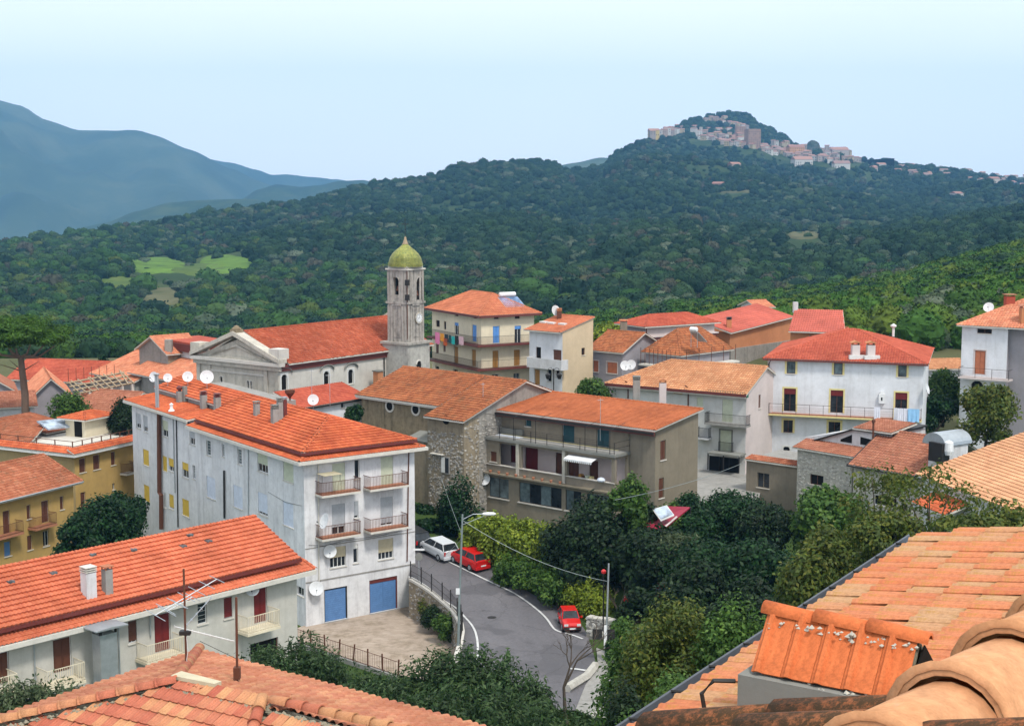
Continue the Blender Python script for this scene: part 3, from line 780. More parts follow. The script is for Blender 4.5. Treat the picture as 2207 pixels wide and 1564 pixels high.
def chimney(root, p, w=.5, h=1.1, kind='slab', mat='concrete', cap='concrete', ang=0.0, d=None, name='chimney'):
    F = Fr((p[0], p[1]), (math.cos(ang), math.sin(ang))); z = p[2]; d = d or w
    mb = MB().box(F, -w / 2, w / 2, -d / 2, d / 2, z - .5, z + h)
    st = mb.build(name, M[mat], root); c = MB()
    if kind == 'slab':
        for (a, e) in ((-1, -1), (1, -1), (1, 1), (-1, 1)): c.box(F, a * w * .42 - .03, a * w * .42 + .03, e * d * .42 - .03, e * d * .42 + .03, z + h + .002, z + h + .16)
        c.box(F, -w * .65, w * .65, -d * .65, d * .65, z + h + .162, z + h + .22)
    elif kind == 'stack':
        for j in range(3): c.box(F, -w * .56, w * .56, -d * .56, d * .56, z + h + .05 + j * .12, z + h + .1 + j * .12); c.box(F, -w * .3, w * .3, -d * .3, d * .3, z + h + .001 + j * .12, z + h + .05 + j * .12)
    elif kind == 'gable':
        for a in (-1, 1): c.box(F, a * w * .4 - .04, a * w * .4 + .04, -d * .45, d * .45, z + h + .002, z + h + .22)
        c.prism(F, [(-w * .7, z + h + .222), (w * .7, z + h + .222), (0, z + h + .42)], -d * .65, d * .65)
    elif kind == 'bulb': c.lathe((p[0], p[1], z + h), [(w * .25, 0), (w * .3, .15), (w * .55, .2), (w * .6, .38), (w * .3, .5), (.03, .56)], 10)
    if c.v: c.build('cowl', M[cap], st)
    return st
def dish(label, p, r=.45, aim=(-.3, -1, .35), mast=.5, group='satellite dishes', arm=True, wall=None):
    t = thing('satellite_dish', label, 'satellite dish', (p[0], p[1], p[2] - mast), group); a = Vector(aim).normalized(); c = Vector(p)
    m = MB(); prof = [(0.01, -.09 * r * 2)] + [(r * k / 6, -.09 * r * 2 + .18 * r * (k / 6) ** 2) for k in range(1, 7)] + [(r * .98, .006 * r)] + [(r * k / 6 * .98, -.075 * r * 2 + .17 * r * (k / 6) ** 2) for k in range(5, 0, -1)] + [(.01, -.075 * r * 2)]
    m.lathe(c, prof, 20, axis=a); m.build('reflector', M['dish'], t, smooth=False)
    low = c - Vector((0, 0, 1)) * r * .9; f = c + a * r * 1.0 - Vector((0, 0, r * .35))
    MB().tube([c - a * .05 - Vector((0, 0, r * .85)), f], .018, 5).build('feed_arm', M['galv'], t)
    MB().lathe(f, [(.03, -.06), (.05, 0), (.04, .08)], 8, axis=-a).build('feed_head', M['iron'], t)
    if mast > 0: MB().tube([c - a * .12 - Vector((0, 0, mast)), c - a * .12 + Vector((0, 0, .1))], .025, 6).build('mast', M['galv'], t)
    return t
def antenna(label, p, h=2.2, boom=(1, .3, 0), n=6, el=.55, group='television antennas', mat='galv'):
    t = thing('television_antenna', label, 'antenna', p, group); p = Vector(p); MB().tube([p, p + Vector((0, 0, h))], .022, 6).build('mast', M[mat], t)
    b = Vector(boom).normalized(); c = p + Vector((0, 0, h - .15)); L = .16 * n; s_ = b.cross(Vector((0, 0, 1))).normalized()
    m = MB().tube([c - b * L * .5, c + b * L * .5], .012, 4)
    for i in range(n + 1): q = c + b * (L * (i / n - .5)); m.tube([q - s_ * el * (1 - .5 * i / n) * .5, q + s_ * el * (1 - .5 * i / n) * .5], .007, 4)
    m.build('aerial_array', M[mat], t); return t
def rubble(root, F, u0, u1, z0, z1, n, mat, size=.22, holes=(), v=0, name='fieldstones', seed=1):
    """irregular stones standing slightly proud of the mortar"""
    rr = random.Random(seed); mb = MB()
    for _ in range(n):
        u = rr.uniform(u0, u1); z = rr.uniform(z0, z1)
        if any(h[0] - .15 < u < h[1] + .15 and h[2] - .15 < z < h[3] + .15 for h in holes): continue
        a = size * rr.uniform(.5, 1.2); c = size * rr.uniform(.35, .75); k = rr.choice([5, 6, 6, 7]); t = rr.uniform(.02, .05); ph = rr.random() * 6
        out_ = [(u + a * .5 * math.cos(ph + 6.283 * i / k) * rr.uniform(.8, 1.1), z + c * .5 * math.sin(ph + 6.283 * i / k) * rr.uniform(.8, 1.1)) for i in range(k)]
        n0 = len(mb.v)
        for (x, y) in out_: mb.v.append(tuple(F.p(x, v + .01, y)))
        for (x, y) in out_: mb.v.append(tuple(F.p(u + (x - u) * .8, v - t, z + (y - z) * .8)))
        for i in range(k): j = (i + 1) % k; mb.f.append((n0 + i, n0 + j, n0 + k + j, n0 + k + i))
        mb.f.append(tuple(n0 + k + i for i in range(k)))
    return stuff(mb.build(name, M[mat], root))
def onplane(px, py, P0, P1, P2):
    n = (Vector(P1) - Vector(P0)).cross(Vector(P2) - Vector(P0)); d = ray(px, py); t = (Vector(P0) - CAM).dot(n) / d.dot(n); return CAM + d * t
def stonem(name, cols):
    m, nt, b = base_mat(name, .9, 0, .2); g = nt.nodes.new('ShaderNodeNewGeometry'); k = len(cols)
    c = ramp(nt, g.outputs['Random Per Island'], [(i / (k - 1), x) for i, x in enumerate(cols)]); nt.links.new(mixc(nt, 1.0, c, ramp(nt, noise(nt, 6, 6, .75), [(.3, (.7, .7, .7)), (.7, (1.15, 1.15, 1.15))]), 'MULTIPLY'), b.inputs['Base Color']); bump(nt, b, noise(nt, 18, 5), .5, .02); return m
M['stonec'] = stonem('stone_faces', [(.17, .16, .15), (.40, .38, .35), (.28, .25, .21), (.50, .47, .42), (.22, .20, .18)])
M['stonep'] = stonem('pale_stone_faces', [(.30, .29, .27), (.56, .54, .49), (.44, .41, .36), (.62, .60, .55), (.38, .36, .33)])
# ================================================================ vegetation kit
M['lf_dark'] = leafm('dark_leaves', (.006, .018, .006), (.012, .032, .009), (.028, .062, .016))
M['lf_ever'] = leafm('evergreen_leaves', (.006, .024, .007), (.011, .044, .010), (.024, .078, .018))
M['lf_green'] = leafm('green_leaves', (.03, .075, .012), (.06, .13, .018), (.12, .20, .035))
M['lf_yel'] = leafm('yellow_green_leaves', (.09, .14, .014), (.19, .25, .022), (.31, .36, .04))
M['lf_olive'] = leafm('olive_leaves', (.04, .07, .025), (.08, .11, .05), (.16, .19, .10))
M['lf_laurel'] = leafm('laurel_leaves', (.018, .045, .012), (.035, .075, .02), (.10, .15, .06))
M['lf_walnut'] = leafm('walnut_leaves', (.045, .075, .012), (.085, .12, .018), (.16, .16, .025))
M['lf_pine'] = leafm('pine_needles', (.03, .075, .008), (.055, .13, .012), (.09, .18, .02))
M['barkm'] = plaster('pine_bark', (.16, .11, .08), (.07, .05, .04), .6)
M['bark'] = plaster('bark', (.09, .07, .055), (.03, .025, .02), .6)
M['barkp'] = plaster('pale_bark', (.24, .20, .17), (.10, .08, .07), .5)
RNG = np.random.default_rng(5)
def quads_obj(name, cen, nrm, size, mat, root, asp=.55, smooth=False):
    """leaf-sized quads, folded a little along the midrib"""
    n = len(cen); a = np.cross(nrm, RNG.normal(size=(n, 3))); a /= np.linalg.norm(a, axis=1)[:, None] + 1e-9; b = np.cross(nrm, a)
    s_ = size * RNG.uniform(.6, 1.35, (n, 1)); A_ = a * s_; B_ = b * s_ * asp; fold = nrm * s_ * .18
    v = np.empty((n, 4, 3)); v[:, 0] = cen - A_; v[:, 1] = cen - B_ + fold; v[:, 2] = cen + A_; v[:, 3] = cen + B_ + fold
    off = np.array(_wloc(root)) if root is not None else 0
    v = (v.reshape(-1, 3) - off).astype(np.float32); me = bpy.data.meshes.new(name)
    me.vertices.add(4 * n); me.vertices.foreach_set('co', v.ravel()); me.loops.add(4 * n); me.loops.foreach_set('vertex_index', np.arange(4 * n, dtype=np.int32))
    me.polygons.add(n); me.polygons.foreach_set('loop_start', np.arange(0, 4 * n, 4, dtype=np.int32)); me.polygons.foreach_set('loop_total', np.full(n, 4, dtype=np.int32))
    me.update(calc_edges=True); me.materials.append(mat); o = bpy.data.objects.new(name, me); COL.objects.link(o)
    if root is not None: o.parent = root
    return o
def crown_pts(c, r, n, clumps=14, cs=.42, up=.35, shell=.55):
    c = np.array(c, float); r = np.array(r, float)
    d = RNG.normal(size=(clumps, 3)); d /= np.linalg.norm(d, axis=1)[:, None]; d[:, 2] = np.where(d[:, 2] < -.55, -d[:, 2], d[:, 2])
    cc = d * (shell + (1 - shell) * RNG.random((clumps, 1)) ** .5) * (1 - cs * .6); rad = cs * RNG.uniform(.65, 1.25, (clumps, 1))
    k = RNG.integers(0, clumps, n); q = RNG.normal(size=(n, 3)); q /= np.linalg.norm(q, axis=1)[:, None]
    rr = RNG.random((n, 1)) ** .35
    p = cc[k] + q * rr * rad[k] * RNG.uniform(.8, 1.18, (n, 1)); P_ = c + p * r
    nr = q * 1.0 + RNG.normal(size=(n, 3)) * .55 + np.array([0, 0, up]); nr /= np.linalg.norm(nr, axis=1)[:, None]
    return P_, nr, c + cc * r, rad * r.mean()
def crown_leaves(name, c, r, n, size, mat, root, clumps=8, **k):
    P_, N_, cc, rd = crown_pts(c, r, n, clumps, **k); o = quads_obj(name, P_, N_, size, mat, root); return o
def tree(label, base, h, r, n=6000, size=.16, mat='lf_dark', trunk=.22, ch=None, clumps=16, name='broadleaf_tree', cat='tree', group=None, bark='bark', cs=.42, asp=.55, lean=(0, 0), th=None):
    """r: crown radii; ch: crown centre height above base"""
    t = thing(name, label, cat, base, group); b_ = Vector(base); ch = ch if ch is not None else h - r[2]
    c = b_ + Vector((lean[0], lean[1], ch)); P_, N_, cc, rd = crown_pts(c, r, n, clumps, cs=cs)
    quads_obj('crown', P_, N_, size, M[mat], t, asp); mb = MB(); fk = b_ + Vector((lean[0] * .4, lean[1] * .4, max(.3, ch - r[2] * .75)))
    mb.tube([b_ - Vector((0, 0, .4)), (b_ + fk) / 2 + Vector((.08, .05, 0)), fk], trunk, 7, trunk * .7)
    for q in cc[:10]: q = Vector(q); mid = (fk + q) / 2 + Vector((0, 0, -.1 * r[2])); mb.tube([fk, mid, q], trunk * .45, 5, trunk * .1, cap=False)
    mb.build('trunk', M[bark], t, smooth=True); return t
def hedge(label, pts, h, r, n, size, mat, name='hedge', cat='hedge', cl=10, base_in=True, asp=.55):
    """row of overlapping clumps following pts (3D base points)"""
    t = thing(name, label, cat, pts[0]); A_ = []; N_ = []
    for p in pts:
        P1, N1, _, _ = crown_pts((p[0], p[1], p[2] + h * .5), (r, r, h * .56), n // len(pts), cl, cs=.5); A_.append(P1); N_.append(N1)
    quads_obj('foliage', np.vstack(A_), np.vstack(N_), size, M[mat], t, asp); mb = MB()
    for p in pts:
        for k in range(3): a = R.uniform(0, 6.28); mb.tube([Vector(p), Vector(p) + Vector((math.cos(a) * r * .4, math.sin(a) * r * .4, h * .8))], .05, 4, .01)
    mb.build('stems', M['bark'], t); return t
# ================================================================ the white apartment block (garages below, two-tier tiled roof)
uB = vpdir(5464); C = atY(654, 994, 107); vB = Vector((-uB.y, uB.x, 0))
LB = ext(C, uB, 893); WB = ext(C, vB, 284); FB = Fr(C, uB); zt = C.z; zy = 1.0
b = B = Bld('apartment_building', 'white four-storey apartment block with blue garage doors and yellow roller shutters', 'apartment building', FB, LB, WB, zy - 1.5, zt, M['whiteB'])
for r in ((120, 265, 175, 430, 'shutgr', .7), (205, 290, 252, 470, 'shutgr', .7), (415, 345, 480, 525, 'shutg', .6), (722, 470, 782, 615, 'shutgr', .5), (1485, 718, 1600, 925, 'shutg', .58), (1775, 800, 1888, 1030, 'shutg', 1),
          (200, 672, 265, 845, 'shuty', 1), (420, 745, 468, 910, 'shuty', 1), (487, 770, 545, 915, 'shuty', .62), (640, 818, 710, 985, 'shuty', .5), (915, 978, 1012, 1215, 'shutw', 1), (1215, 1080, 1318, 1325, 'shutw', 1), (1490, 1160, 1597, 1405, 'shutw', .88), (1772, 1262, 1888, 1530, 'shutw', 1),
          (208, 1072, 272, 1250, 'shuty', 1), (430, 1155, 462, 1320, 'frame', 1), (492, 1175, 545, 1335, 'shuty', .9), (640, 1230, 715, 1415, 'shuty', 1)):
    b.win('l', 'z1', *r[:4], st='shut', col=r[4], frac=r[5], n=3 if r[2] - r[0] > 100 else 2)
for r in ((910, 570, 960, 735), (1085, 610, 1112, 750), (1262, 668, 1308, 835), (758, 848, 785, 1000)): b.win('l', 'z1', *r, st='glass', pane='glassb', n=1, lattice=True)
b.win('l', 'z3', 140, 865, 240, 990, st='glass', n=2)
for r in ((668, 400, 862, 820, 'shutg', .97), (1395, 305, 1580, 735, 'shutg', 1), (662, 1010, 862, 1462, 'shutgr', .76), (1390, 905, 1575, 1330, 'shutgr', .92)): b.win('f', 'z2', *r[:4], st='shut', col=r[4], frac=r[5], n=2, name='door', sill=False)
b.win('f', 'z2', 1003, 352, 1078, 640, st='glass', n=1); b.win('f', 'z2', 993, 970, 1060, 1225, st='shut', col='shutgr', frac=.85, n=1)
b.win('f', 'z3', 635, 262, 873, 565, st='shut', col='shutbe', frac=.52, n=4); b.win('f', 'z3', 985, 222, 1055, 505, st='shut', col='frame', frac=.25, n=1); b.win('f', 'z3', 1358, 145, 1582, 445, st='shut', col='shutbe', frac=.66, n=4)
def garage(x0, y0, x1, y1, leaves, top):
    u0, u1, za, zb = b.rect('f', 'z3', x0, y0, x1, y1); za = zy + .03; b.holes['f'].append((u0, u1, za, zb)); F = b.F
    d = MB().box(F, u0, u0 + .08, .06, .18, za, zb).box(F, u1 - .08, u1, .06, .18, za, zb).box(F, u0 + .08, u1 - .08, .06, .18, zb - top, zb).build('garage_door', M['gutter' if top > .2 else 'iron'], b.root)
    for i in range(leaves):
        a = u0 + .09 + (u1 - u0 - .18) * i / leaves; c = u0 + .09 + (u1 - u0 - .18) * (i + 1) / leaves
        m = MB().box(F, a, c - .015, .10, .15, za + .02, zb - top - .01)
        k = 14
        for j in range(k): zz = za + .05 + (zb - top - za - .1) * j / k; m.box(F, a + .03, c - .045, .088, .1, zz, zz + (zb - top - za) / k - .05)
        m.build('door_leaf', M['blue'], d)
    MB().box(F, u0 - .05, u1 + .05, -.15, .05, za - .1, za - .01).build('threshold', M['concrete'], d)
garage(550, 875, 895, 1405, 1, .1); garage(1225, 730, 1645, 1250, 2, .30)
b.walls()
F = b.F; L, W = b.L, b.W
# skirt roof all round, then the setback hip roof
s0, s1 = -.75, 1.0; zs0, zs1 = zt + .12, zt + .52
d = pz('z1', 700, 430); FL = b.fr('l'); ub = WB - FL.hit(d[0], d[1], -.6)[0]      # distance from near corner where the far wing's skirt starts
sk = [[(s0, s0, zs0), (L - s0, s0, zs0), (L - s1, s1, zs1), (s1, s1, zs1)], [(s0, ub, zs0), (s0, s0, zs0), (s1, s1, zs1), (s1, ub, zs1)], [(L - s0, s0, zs0), (L - s0, W + .4, zs0), (L - s1, W + .4, zs1), (L - s1, s1, zs1)],
      [(s0 + .15, W + .5, zs0 + .45), (s0 + .15, ub + .02, zs0 + .45), (2.55, ub + .02, zt + .98), (2.55, W + .5, zt + .98)]]
roof(b, sk, 'tl_B', name='skirt_roof', capl=[((s0, s0, zs0 + .05), (s1, s1, zs1 + .05))])
MB().box(F, .35, L - .35, .35, W - .3, zt + .05, zt + .62).build('attic_wall', M['whiteB'], b.root)
FLw = MB().box(F, 2.6, L - .5, ub - 1.0, W - .2, zt + .65, zt + 1.60).build('setback_wall', M['concrete'], b.root)
ze = zt + .66; rise = 1.75; mid = L / 2; a0, a1 = -.15, L + .15
tn = rise / (mid - a0); H0 = (mid, mid, ze + rise); u2 = 2.35
sl = [[(a0, -.15, ze), (a1, -.15, ze), H0], [(a0, ub - .6, ze), (a0, -.15, ze), H0, (mid, ub - .6, ze + rise)], [(u2, W + .2, ze + tn * (u2 - a0)), (u2, ub - .6, ze + tn * (u2 - a0)), (mid, ub - .6, ze + rise), (mid, W + .2, ze + rise)],
      [(a1, -.15, ze), (a1, W + .2, ze), (mid, W + .2, ze + rise), H0]]
rB = roof(b, sl, 'tl_B', lift=.08, amp=.045, tl=.40, capl=[((a0, -.15, ze + .03), H0), ((a1, -.15, ze + .03), H0), (H0, (mid, W + .2, ze + rise))])
MB().box(F, a0 - .02, a1 + .02, -.21, -.153, ze - .2, ze + .01).box(F, a0 - .08, a0 - .003, -.2, ub - .6, ze - .2, ze + .01).build('gutter', M['gutter'], b.root)
MB().box(F, s0 - .03, L - s0 + .03, s0 - .08, s0 - .003, zs0 - .26, zs0 - .02).box(F, s0 - .08, s0 - .003, s0 - .08, ub, zs0 - .26, zs0 - .02).box(F, s0 + .07, s0 + .147, ub, W + .5, zs0 + .19, zs0 + .43).build('fascia', M['fascia'], b.root)
balcony(b, 'f', 'z2', 515, 885, 1108, 830, 1.15, rail='rust', floor='terr'); balcony(b, 'f', 'z2', 1240, 795, 1822, 735, 1.15, rail='rust', floor='terr')
balcony(b, 'f', 'z2', 520, 1535, 1108, 1475, 1.15, rail='rust', floor='terr'); balcony(b, 'f', 'z2', 1245, 1425, 1820, 1365, 1.15, rail='rust', floor='terr')
# string courses, pipes
for (z_, t_) in ((zy + 3.35, .10), (zy + 6.0, .05)): MB().box(F, .02, L - .02, -.04, -.002, z_, z_ + t_).build('string_course', M['concrete'], b.root)
def fpt(side, kk, x, y, v=-.07):
    Fs = b.fr(side); q = pz(kk, x, y); h = Fs.hit(q[0], q[1], v); return Fs.p(h[0], v, h[1])
pipe(b, [fpt('f', 'z2', 458, 370), fpt('f', 'z3', 470, 830)], 'fascia', .05); pipe(b, [fpt('f', 'z2', 1815, 215), fpt('f', 'z3', 1790, 480)], 'rust', .05)
pipe(b, [fpt('l', 'z1', 572, 330), fpt('l', 'z1', 592, 1540)], 'iron', .055); pipe(b, [fpt('l', 'z1', 535, 320), fpt('l', 'z1', 558, 1155)], 'galv', .05); pipe(b, [fpt('l', 'z1', 1380, 645), fpt('l', 'z1', 1382, 1420)], 'galv', .045)
pipe(b, [fpt('l', 'z1', 1108, 905, -.12), fpt('l', 'z1', 1112, 1440, -.12)], 'iron', .09, 'vent_pipe')
pipe(b, [fpt('l', 'z1', 378, 265, -.25), fpt('l', 'z1', 383, 1150, -.25), fpt('l', 'z1', 402, 1180, -.25), fpt('l', 'z1', 404, 1560, -.25)], 'wood', .22, 'wooden_duct')
F0 = b.F
MB().tube([F0.p(.3, -.04, zy + 6.3), F0.p(1.6, -.05, zy + 6.05), F0.p(3.4, -.05, zy + 6.2), F0.p(6.5, -.05, zy + 6.15), F0.p(L - .3, -.05, zy + 6.3)], .014, 4).build('cable', M['iron'], b.root)
MB().tube([F0.p(1.15, -.05, zy + 2.8), F0.p(1.12, -.05, zy + 5.0), F0.p(1.2, -.05, zy + 6.1), F0.p(1.18, -.05, zt - .3)], .014, 4).build('cable', M['iron'], b.root)
MB().tube([FL.p(WB - 6, -.04, zy + 9.4), FL.p(WB - 3, -.05, zy + 9.1), FL.p(WB - .4, -.05, zy + 9.3)], .014, 4).build('cable', M['iron'], b.root)
# roof furniture on the block
def onroofB(x, y, k='z1', plane=None):
    q = [F.p(*p) for p in (plane or sl[1])[:3]]; a = pz(k, x, y); return onplane(a[0], a[1], *q)
angB = math.atan2(uB.y, uB.x)
for (x, y, w_, h_, kd) in ((1477, 290, .42, 1.0, 'slab'), (1680, 370, .5, 1.15, 'stack'), (1738, 340, .4, 1.5, 'stack')): chimney(b.root, onroofB(x, y), w_, h_, kd, 'concrete', 'cement', angB)
chimney(b.root, onroofB(1792, 298), .3, 1.4, 'slab', 'gutter', 'galv', angB)
for (x, y, w_, h_, kd, mt) in ((880, 150, .5, .75, 'stack', 'concrete'), (1035, 210, .5, 1.0, 'stack', 'concrete'), (612, 78, .5, .5, 'bulb', 'concrete'), (670, 70, .35, .9, 'none', 'cement')): chimney(b.root, onroofB(x, y, plane=sl[2]), w_, h_, kd, mt, 'gutter', angB)
for x in (352, 372):
    q = onroofB(x, 205, plane=sk[3]); MB().tube([q, q + Vector((0, 0, 3.0))], .1, 8).lathe(q + Vector((0, 0, 3.0)), [(.18, 0), (.2, .12), (.05, .2)], 8).build('flue_pipe', M['galv'], b.root)
q = onroofB(520, 245, plane=sk[3]); MB().lathe(q, [(.25, -.2), (.3, .1), (.15, .25), (.12, .6), (.2, .65), (.02, .8)], 10).build('vent_cowl', M['white_p'], b.root)
q = onroofB(980, 60, plane=sl[2])
dish('large white dish on the block roof ridge, right one of the pair', onroofB(920, 0, plane=sl[2]) + Vector((0, 0, 1.2)), .62, (.25, -1, .3), 1.2); 
dish('white dish on the block roof ridge, left one of the pair', onroofB(705, -30, plane=sl[2]) + Vector((0, 0, 1.0)), .5, (.25, -1, .3), 1.0)
dish('bluish dish at the far left end of the block roof beside the flues', onroofB(320, 40, plane=sk[3]) + Vector((0, 0, 1.6)), .5, (-.5, -1, .3), 1.6)
dish('small grey dish behind the flues at the back of the block roof', onroofB(480, -30, plane=sl[2]) + Vector((0, 0, .9)), .42, (.3, -1, .3), .9)
dish('round white dish fixed left of the garage door', fpt('f', 'z3', 428, 885, -.45), .55, (.2, -1, .35), 0.35)
dish('beige dish partly covering the first-floor window of the block', fpt('f', 'z3', 635, 330, -.4), .5, (.1, -1, .3), 0.3)
dish('big white dish on the middle left balcony, seen edge on', fpt('f', 'z2', 545, 1265, -1.35), .6, (-.9, -.6, .4), 0.5)
# things on the balconies
def pot(label, p, h=.45, mat='terr', leaf='lf_dark'):
    t = thing('potted_plant', label, 'potted plant', p, 'plants on the balconies'); MB().lathe(p, [(.10, 0), (.16, .25), (.17, .26), (.15, .27)], 10).build('pot', M[mat], t)
    crown_leaves('foliage', Vector(p) + Vector((0, 0, .26 + h / 2)), (.22, .22, h / 2), 90, .07, M[leaf], t); return t
AWN = MB(); a_ = fpt('f', 'z2', 520, 590, -1.2); u_, z_ = F.hit(*pz('z2', 520, 590), -1.15); u2_ = F.hit(*pz('z2', 790, 600), -1.15)[0]
aw = thing('bamboo_shade', 'beige slatted shade leaning on the top left balcony rail', 'sunshade', F.p(u_, -1.1, z_ - .9))
m = MB()
for i in range(9): c = u_ + (u2_ - u_) * i / 9; m.prism(F, [(c, z_ + .0), (c + (u2_ - u_) / 9 - .03, z_ + .0), (c + (u2_ - u_) / 9 - .03, z_ + .03), (c, z_ + .03)], -1.5, -.25)
m.build('slats', M['shutbe'], aw); MB().tube([F.p(u_, -1.1, z_ - .9), F.p(u_, -1.1, z_)], .02, 5).tube([F.p(u2_, -1.1, z_ - .9), F.p(u2_, -1.1, z_)], .02, 5).build('support', M['iron'], aw)
# ================================================================ long low house, near left
A = None
FA, LA, zA = frame(639, 1232, 87, 4027, -160)
b = A = Bld('long_house', 'long two-storey off-white house with salmon tiled roof and yellow balconies', 'house', FA, LA, 9.0, 1.0, zA, M['whiteA'], gables={'r': [(0, zA), (9.0, zA), (4.5, zA + 2.4)]})
b.win('f', 'q1', -40, 950, 78, 1215, st='solid', col='wood', name='door', sill=False)
for r in ((445, 830, 598, 1110, 'wood'), (1290, 625, 1425, 940, 'woodred')): b.win('f', 'q1', *r[:4], st='solid', col=r[4], name='door', sill=False)
b.win('f', 'q2', 415, 415, 527, 700, st='solid', col='woodred', name='door', sill=False)
b.win('f', 'q1', 1070, 685, 1142, 872, st='shut', col='wood', frac=.9); b.win('f', 'q1', 1650, 540, 1728, 712, st='glass', lattice=True, n=1); b.win('f', 'q1', 1868, 490, 1938, 665, st='shut', col='woodred', frac=.95)
b.win('f', 'q2', 385, 850, 620, 1000, st='glass', pane='dark', name='garage_opening', frame_m='wood', n=1)
b.walls(); F = b.F; L = b.L
roof(b, [[(-.5, -.75, zA + .12), (L + .9, -.75, zA + .12), (L + .9, .55, zA + .5), (-.5, .55, zA + .5)]], 'tl_A', name='skirt_roof', capl=[((L + .9, -.75, zA + .16), (L + .9, .55, zA + .54))])
MB().box(F, 0, L - .02, .3, .5, zA, zA + .85).build('attic_wall', M['taupe2'], b.root)
ze = zA + .78; zr = zA + 2.75; A_sl = [[(-.5, -.05, ze), (L + .35, -.05, ze), (L + .35, 4.5, zr), (-.5, 4.5, zr)], [(L + .35, 9.4, ze), (-.5, 9.4, ze), (-.5, 4.5, zr), (L + .35, 4.5, zr)]]
roof(b, A_sl, 'tl_A', capl=[((-.5, 4.5, zr), (L + .35, 4.5, zr))], tw=.25, tl=.40, amp=.04, lift=.10)
MB().box(F, -.5, L + .35, -.12, -.053, ze - .18, ze + .02).build('gutter', M['gutter'], b.root); MB().box(F, -.5, L + .9, -.83, -.753, zA - .16, zA + .1).build('fascia', M['fascia'], b.root)
for (x, y, w_, h_, kd, mt, cp_) in ((192 * 3.871, 505 - 25, .62, 1.35, 'stack', 'white', 'fascia'), (232 * 3.871, 455, .45, 1.35, 'slab', 'concrete', 'tl_old')):
    q = onplane(x / 3.871, 1160 + y / 3.871, *[F.p(*p) for p in A_sl[0][:3]]); chimney(b.root, q, w_, h_, kd, mt, cp_, math.atan2(F.u.y, F.u.x))
for (x, y) in ((85, 1000), (445, 925), (775, 770), (1120, 730), (1540, 700), (1595, 605), (1755, 658)):
    q = onplane(*pz('r6', x, y), *[F.p(*p) for p in A_sl[0][:3]]); MB().box(Fr((q.x, q.y), F.u), -.18, .18, -.2, .2, q.z + .02, q.z + .14).build('roof_light', M['glassb'], b.root)
def yb(x0, y0, x1, y1, k='q1'): balcony(b, 'f', k, x0, y0, x1, y1, 1.2, rail='cream', slab='cream', style='bars')
yb(-60, 1330, 160, 1290); yb(395, 1250, 720, 1195); yb(1228, 1030, 1548, 968); yb(365, 785, 640, 740, 'q2')
for (xa, ya, yb_) in ((282, 835, 1220), (1250, 590, 820), (985, 650, 1165)):
    p = F.hit(*pz('q1', xa, ya), -.08); q = F.hit(*pz('q1', xa + 8, yb_), -.08); pipe(b, [F.p(p[0], -.08, p[1]), F.p(p[0], -.08, q[1])], 'galv', .05)
q = F.hit(*pz('q2', 402, 420), -.35); dish('white dish beside the red door of the long house', F.p(q[0], -.35, q[1]), .42, (.1, -1, .3), .2)
# free standing steel flue beside the long house
q = F.hit(*pz('q1', 870, 730), -1.3); p0 = F.p(q[0], -1.3, 3.0); zz = q[1]
st = thing('steel_flue', 'square galvanised flue with a flat raised hood by the long house', 'chimney', p0); Fs = Fr(p0, F.u)
MB().box(Fs, -.52, .52, -.4, .4, 3.0, zz - .35).build('shaft', M['galv'], st); m = MB()
for (a, c) in ((-1, -1), (1, -1), (1, 1), (-1, 1)): m.box(Fs, a * .46 - .05, a * .46 + .05, c * .34 - .05, c * .34 + .05, zz - .348, zz)
m.build('hood_support', M['iron'], st); MB().prism(Fs, [(-.98, zz + .003), (.98, zz + .003), (.98, zz + .06), (0, zz + .12), (-.98, zz + .06)], -.8, .8).build('hood', M['galv'], st)
# ================================================================ ochre building on the left
F_, L_, z_ = frame(160, 983, 133, 2740, 305)
b = Y1 = Bld('ochre_house', 'ochre apartment house with a white-floored roof terrace behind red railings', 'house', F_, L_, 20, 0, z_, M['yellow'], {'l': M['yellow2']})
for r in ((668, 1358, 722, 1478), (785, 1328, 842, 1452), (935, 1302, 972, 1415)): b.win('f', 'r1', *r, st='solid', col='wood')
b.win('f', 'r6', 680, 235, 722, 400, st='solid', col='wood', name='door'); b.win('f', 'r6', 948, 160, 968, 215, n=1)
b.walls(); F, L, W = b.F, b.L, b.W
MB().box(F, -.6, L + .5, -.6, W, z_ + .003, z_ + .28).build('terrace_slab', M['frame'], b.root); MB().box(F, -.2, L, -.2, W - .3, z_ + .283, z_ + .34).build('terrace_floor', M['fascia'], b.root)
roof(b, [[(-.6, -.6, z_ + .3), (L + .4, -.6, z_ + .3), (L + .4, .3, z_ + .75), (-.6, .3, z_ + .75)], [(-.6, W, z_ + .3), (-.6, -.6, z_ + .3), (.3, .3, z_ + .75), (.3, W, z_ + .75)]], 'tl_B', name='skirt_roof')
m = MB()
for i in range(8): u = .2 + (L - .3) * i / 7; m.box(F, u - .04, u + .04, .32, .40, z_ + .3, z_ + 1.3)
for i in range(1, 9): v = .36 + (W - 1) * i / 8; m.box(F, .32, .40, v - .04, v + .04, z_ + .3, z_ + 1.3)
for zz in (.8, 1.25): m.box(F, .3, L, .34, .38, z_ + zz, z_ + zz + .05); m.box(F, .34, .38, .4, W - .5, z_ + zz, z_ + zz + .05)
m.build('terrace_railing', M['rust'], b.root)
q0 = F.hitz(*pz('r1', 720, 1185), z_ + .34); u0, v0 = q0; w1 = ext(F.p(u0, v0, z_), F.u, 241); 
MB().box(F, u0, u0 + w1, v0, v0 + 2.6, z_ + .343, z_ + 2.1).build('stair_room', M['cream'], b.root)
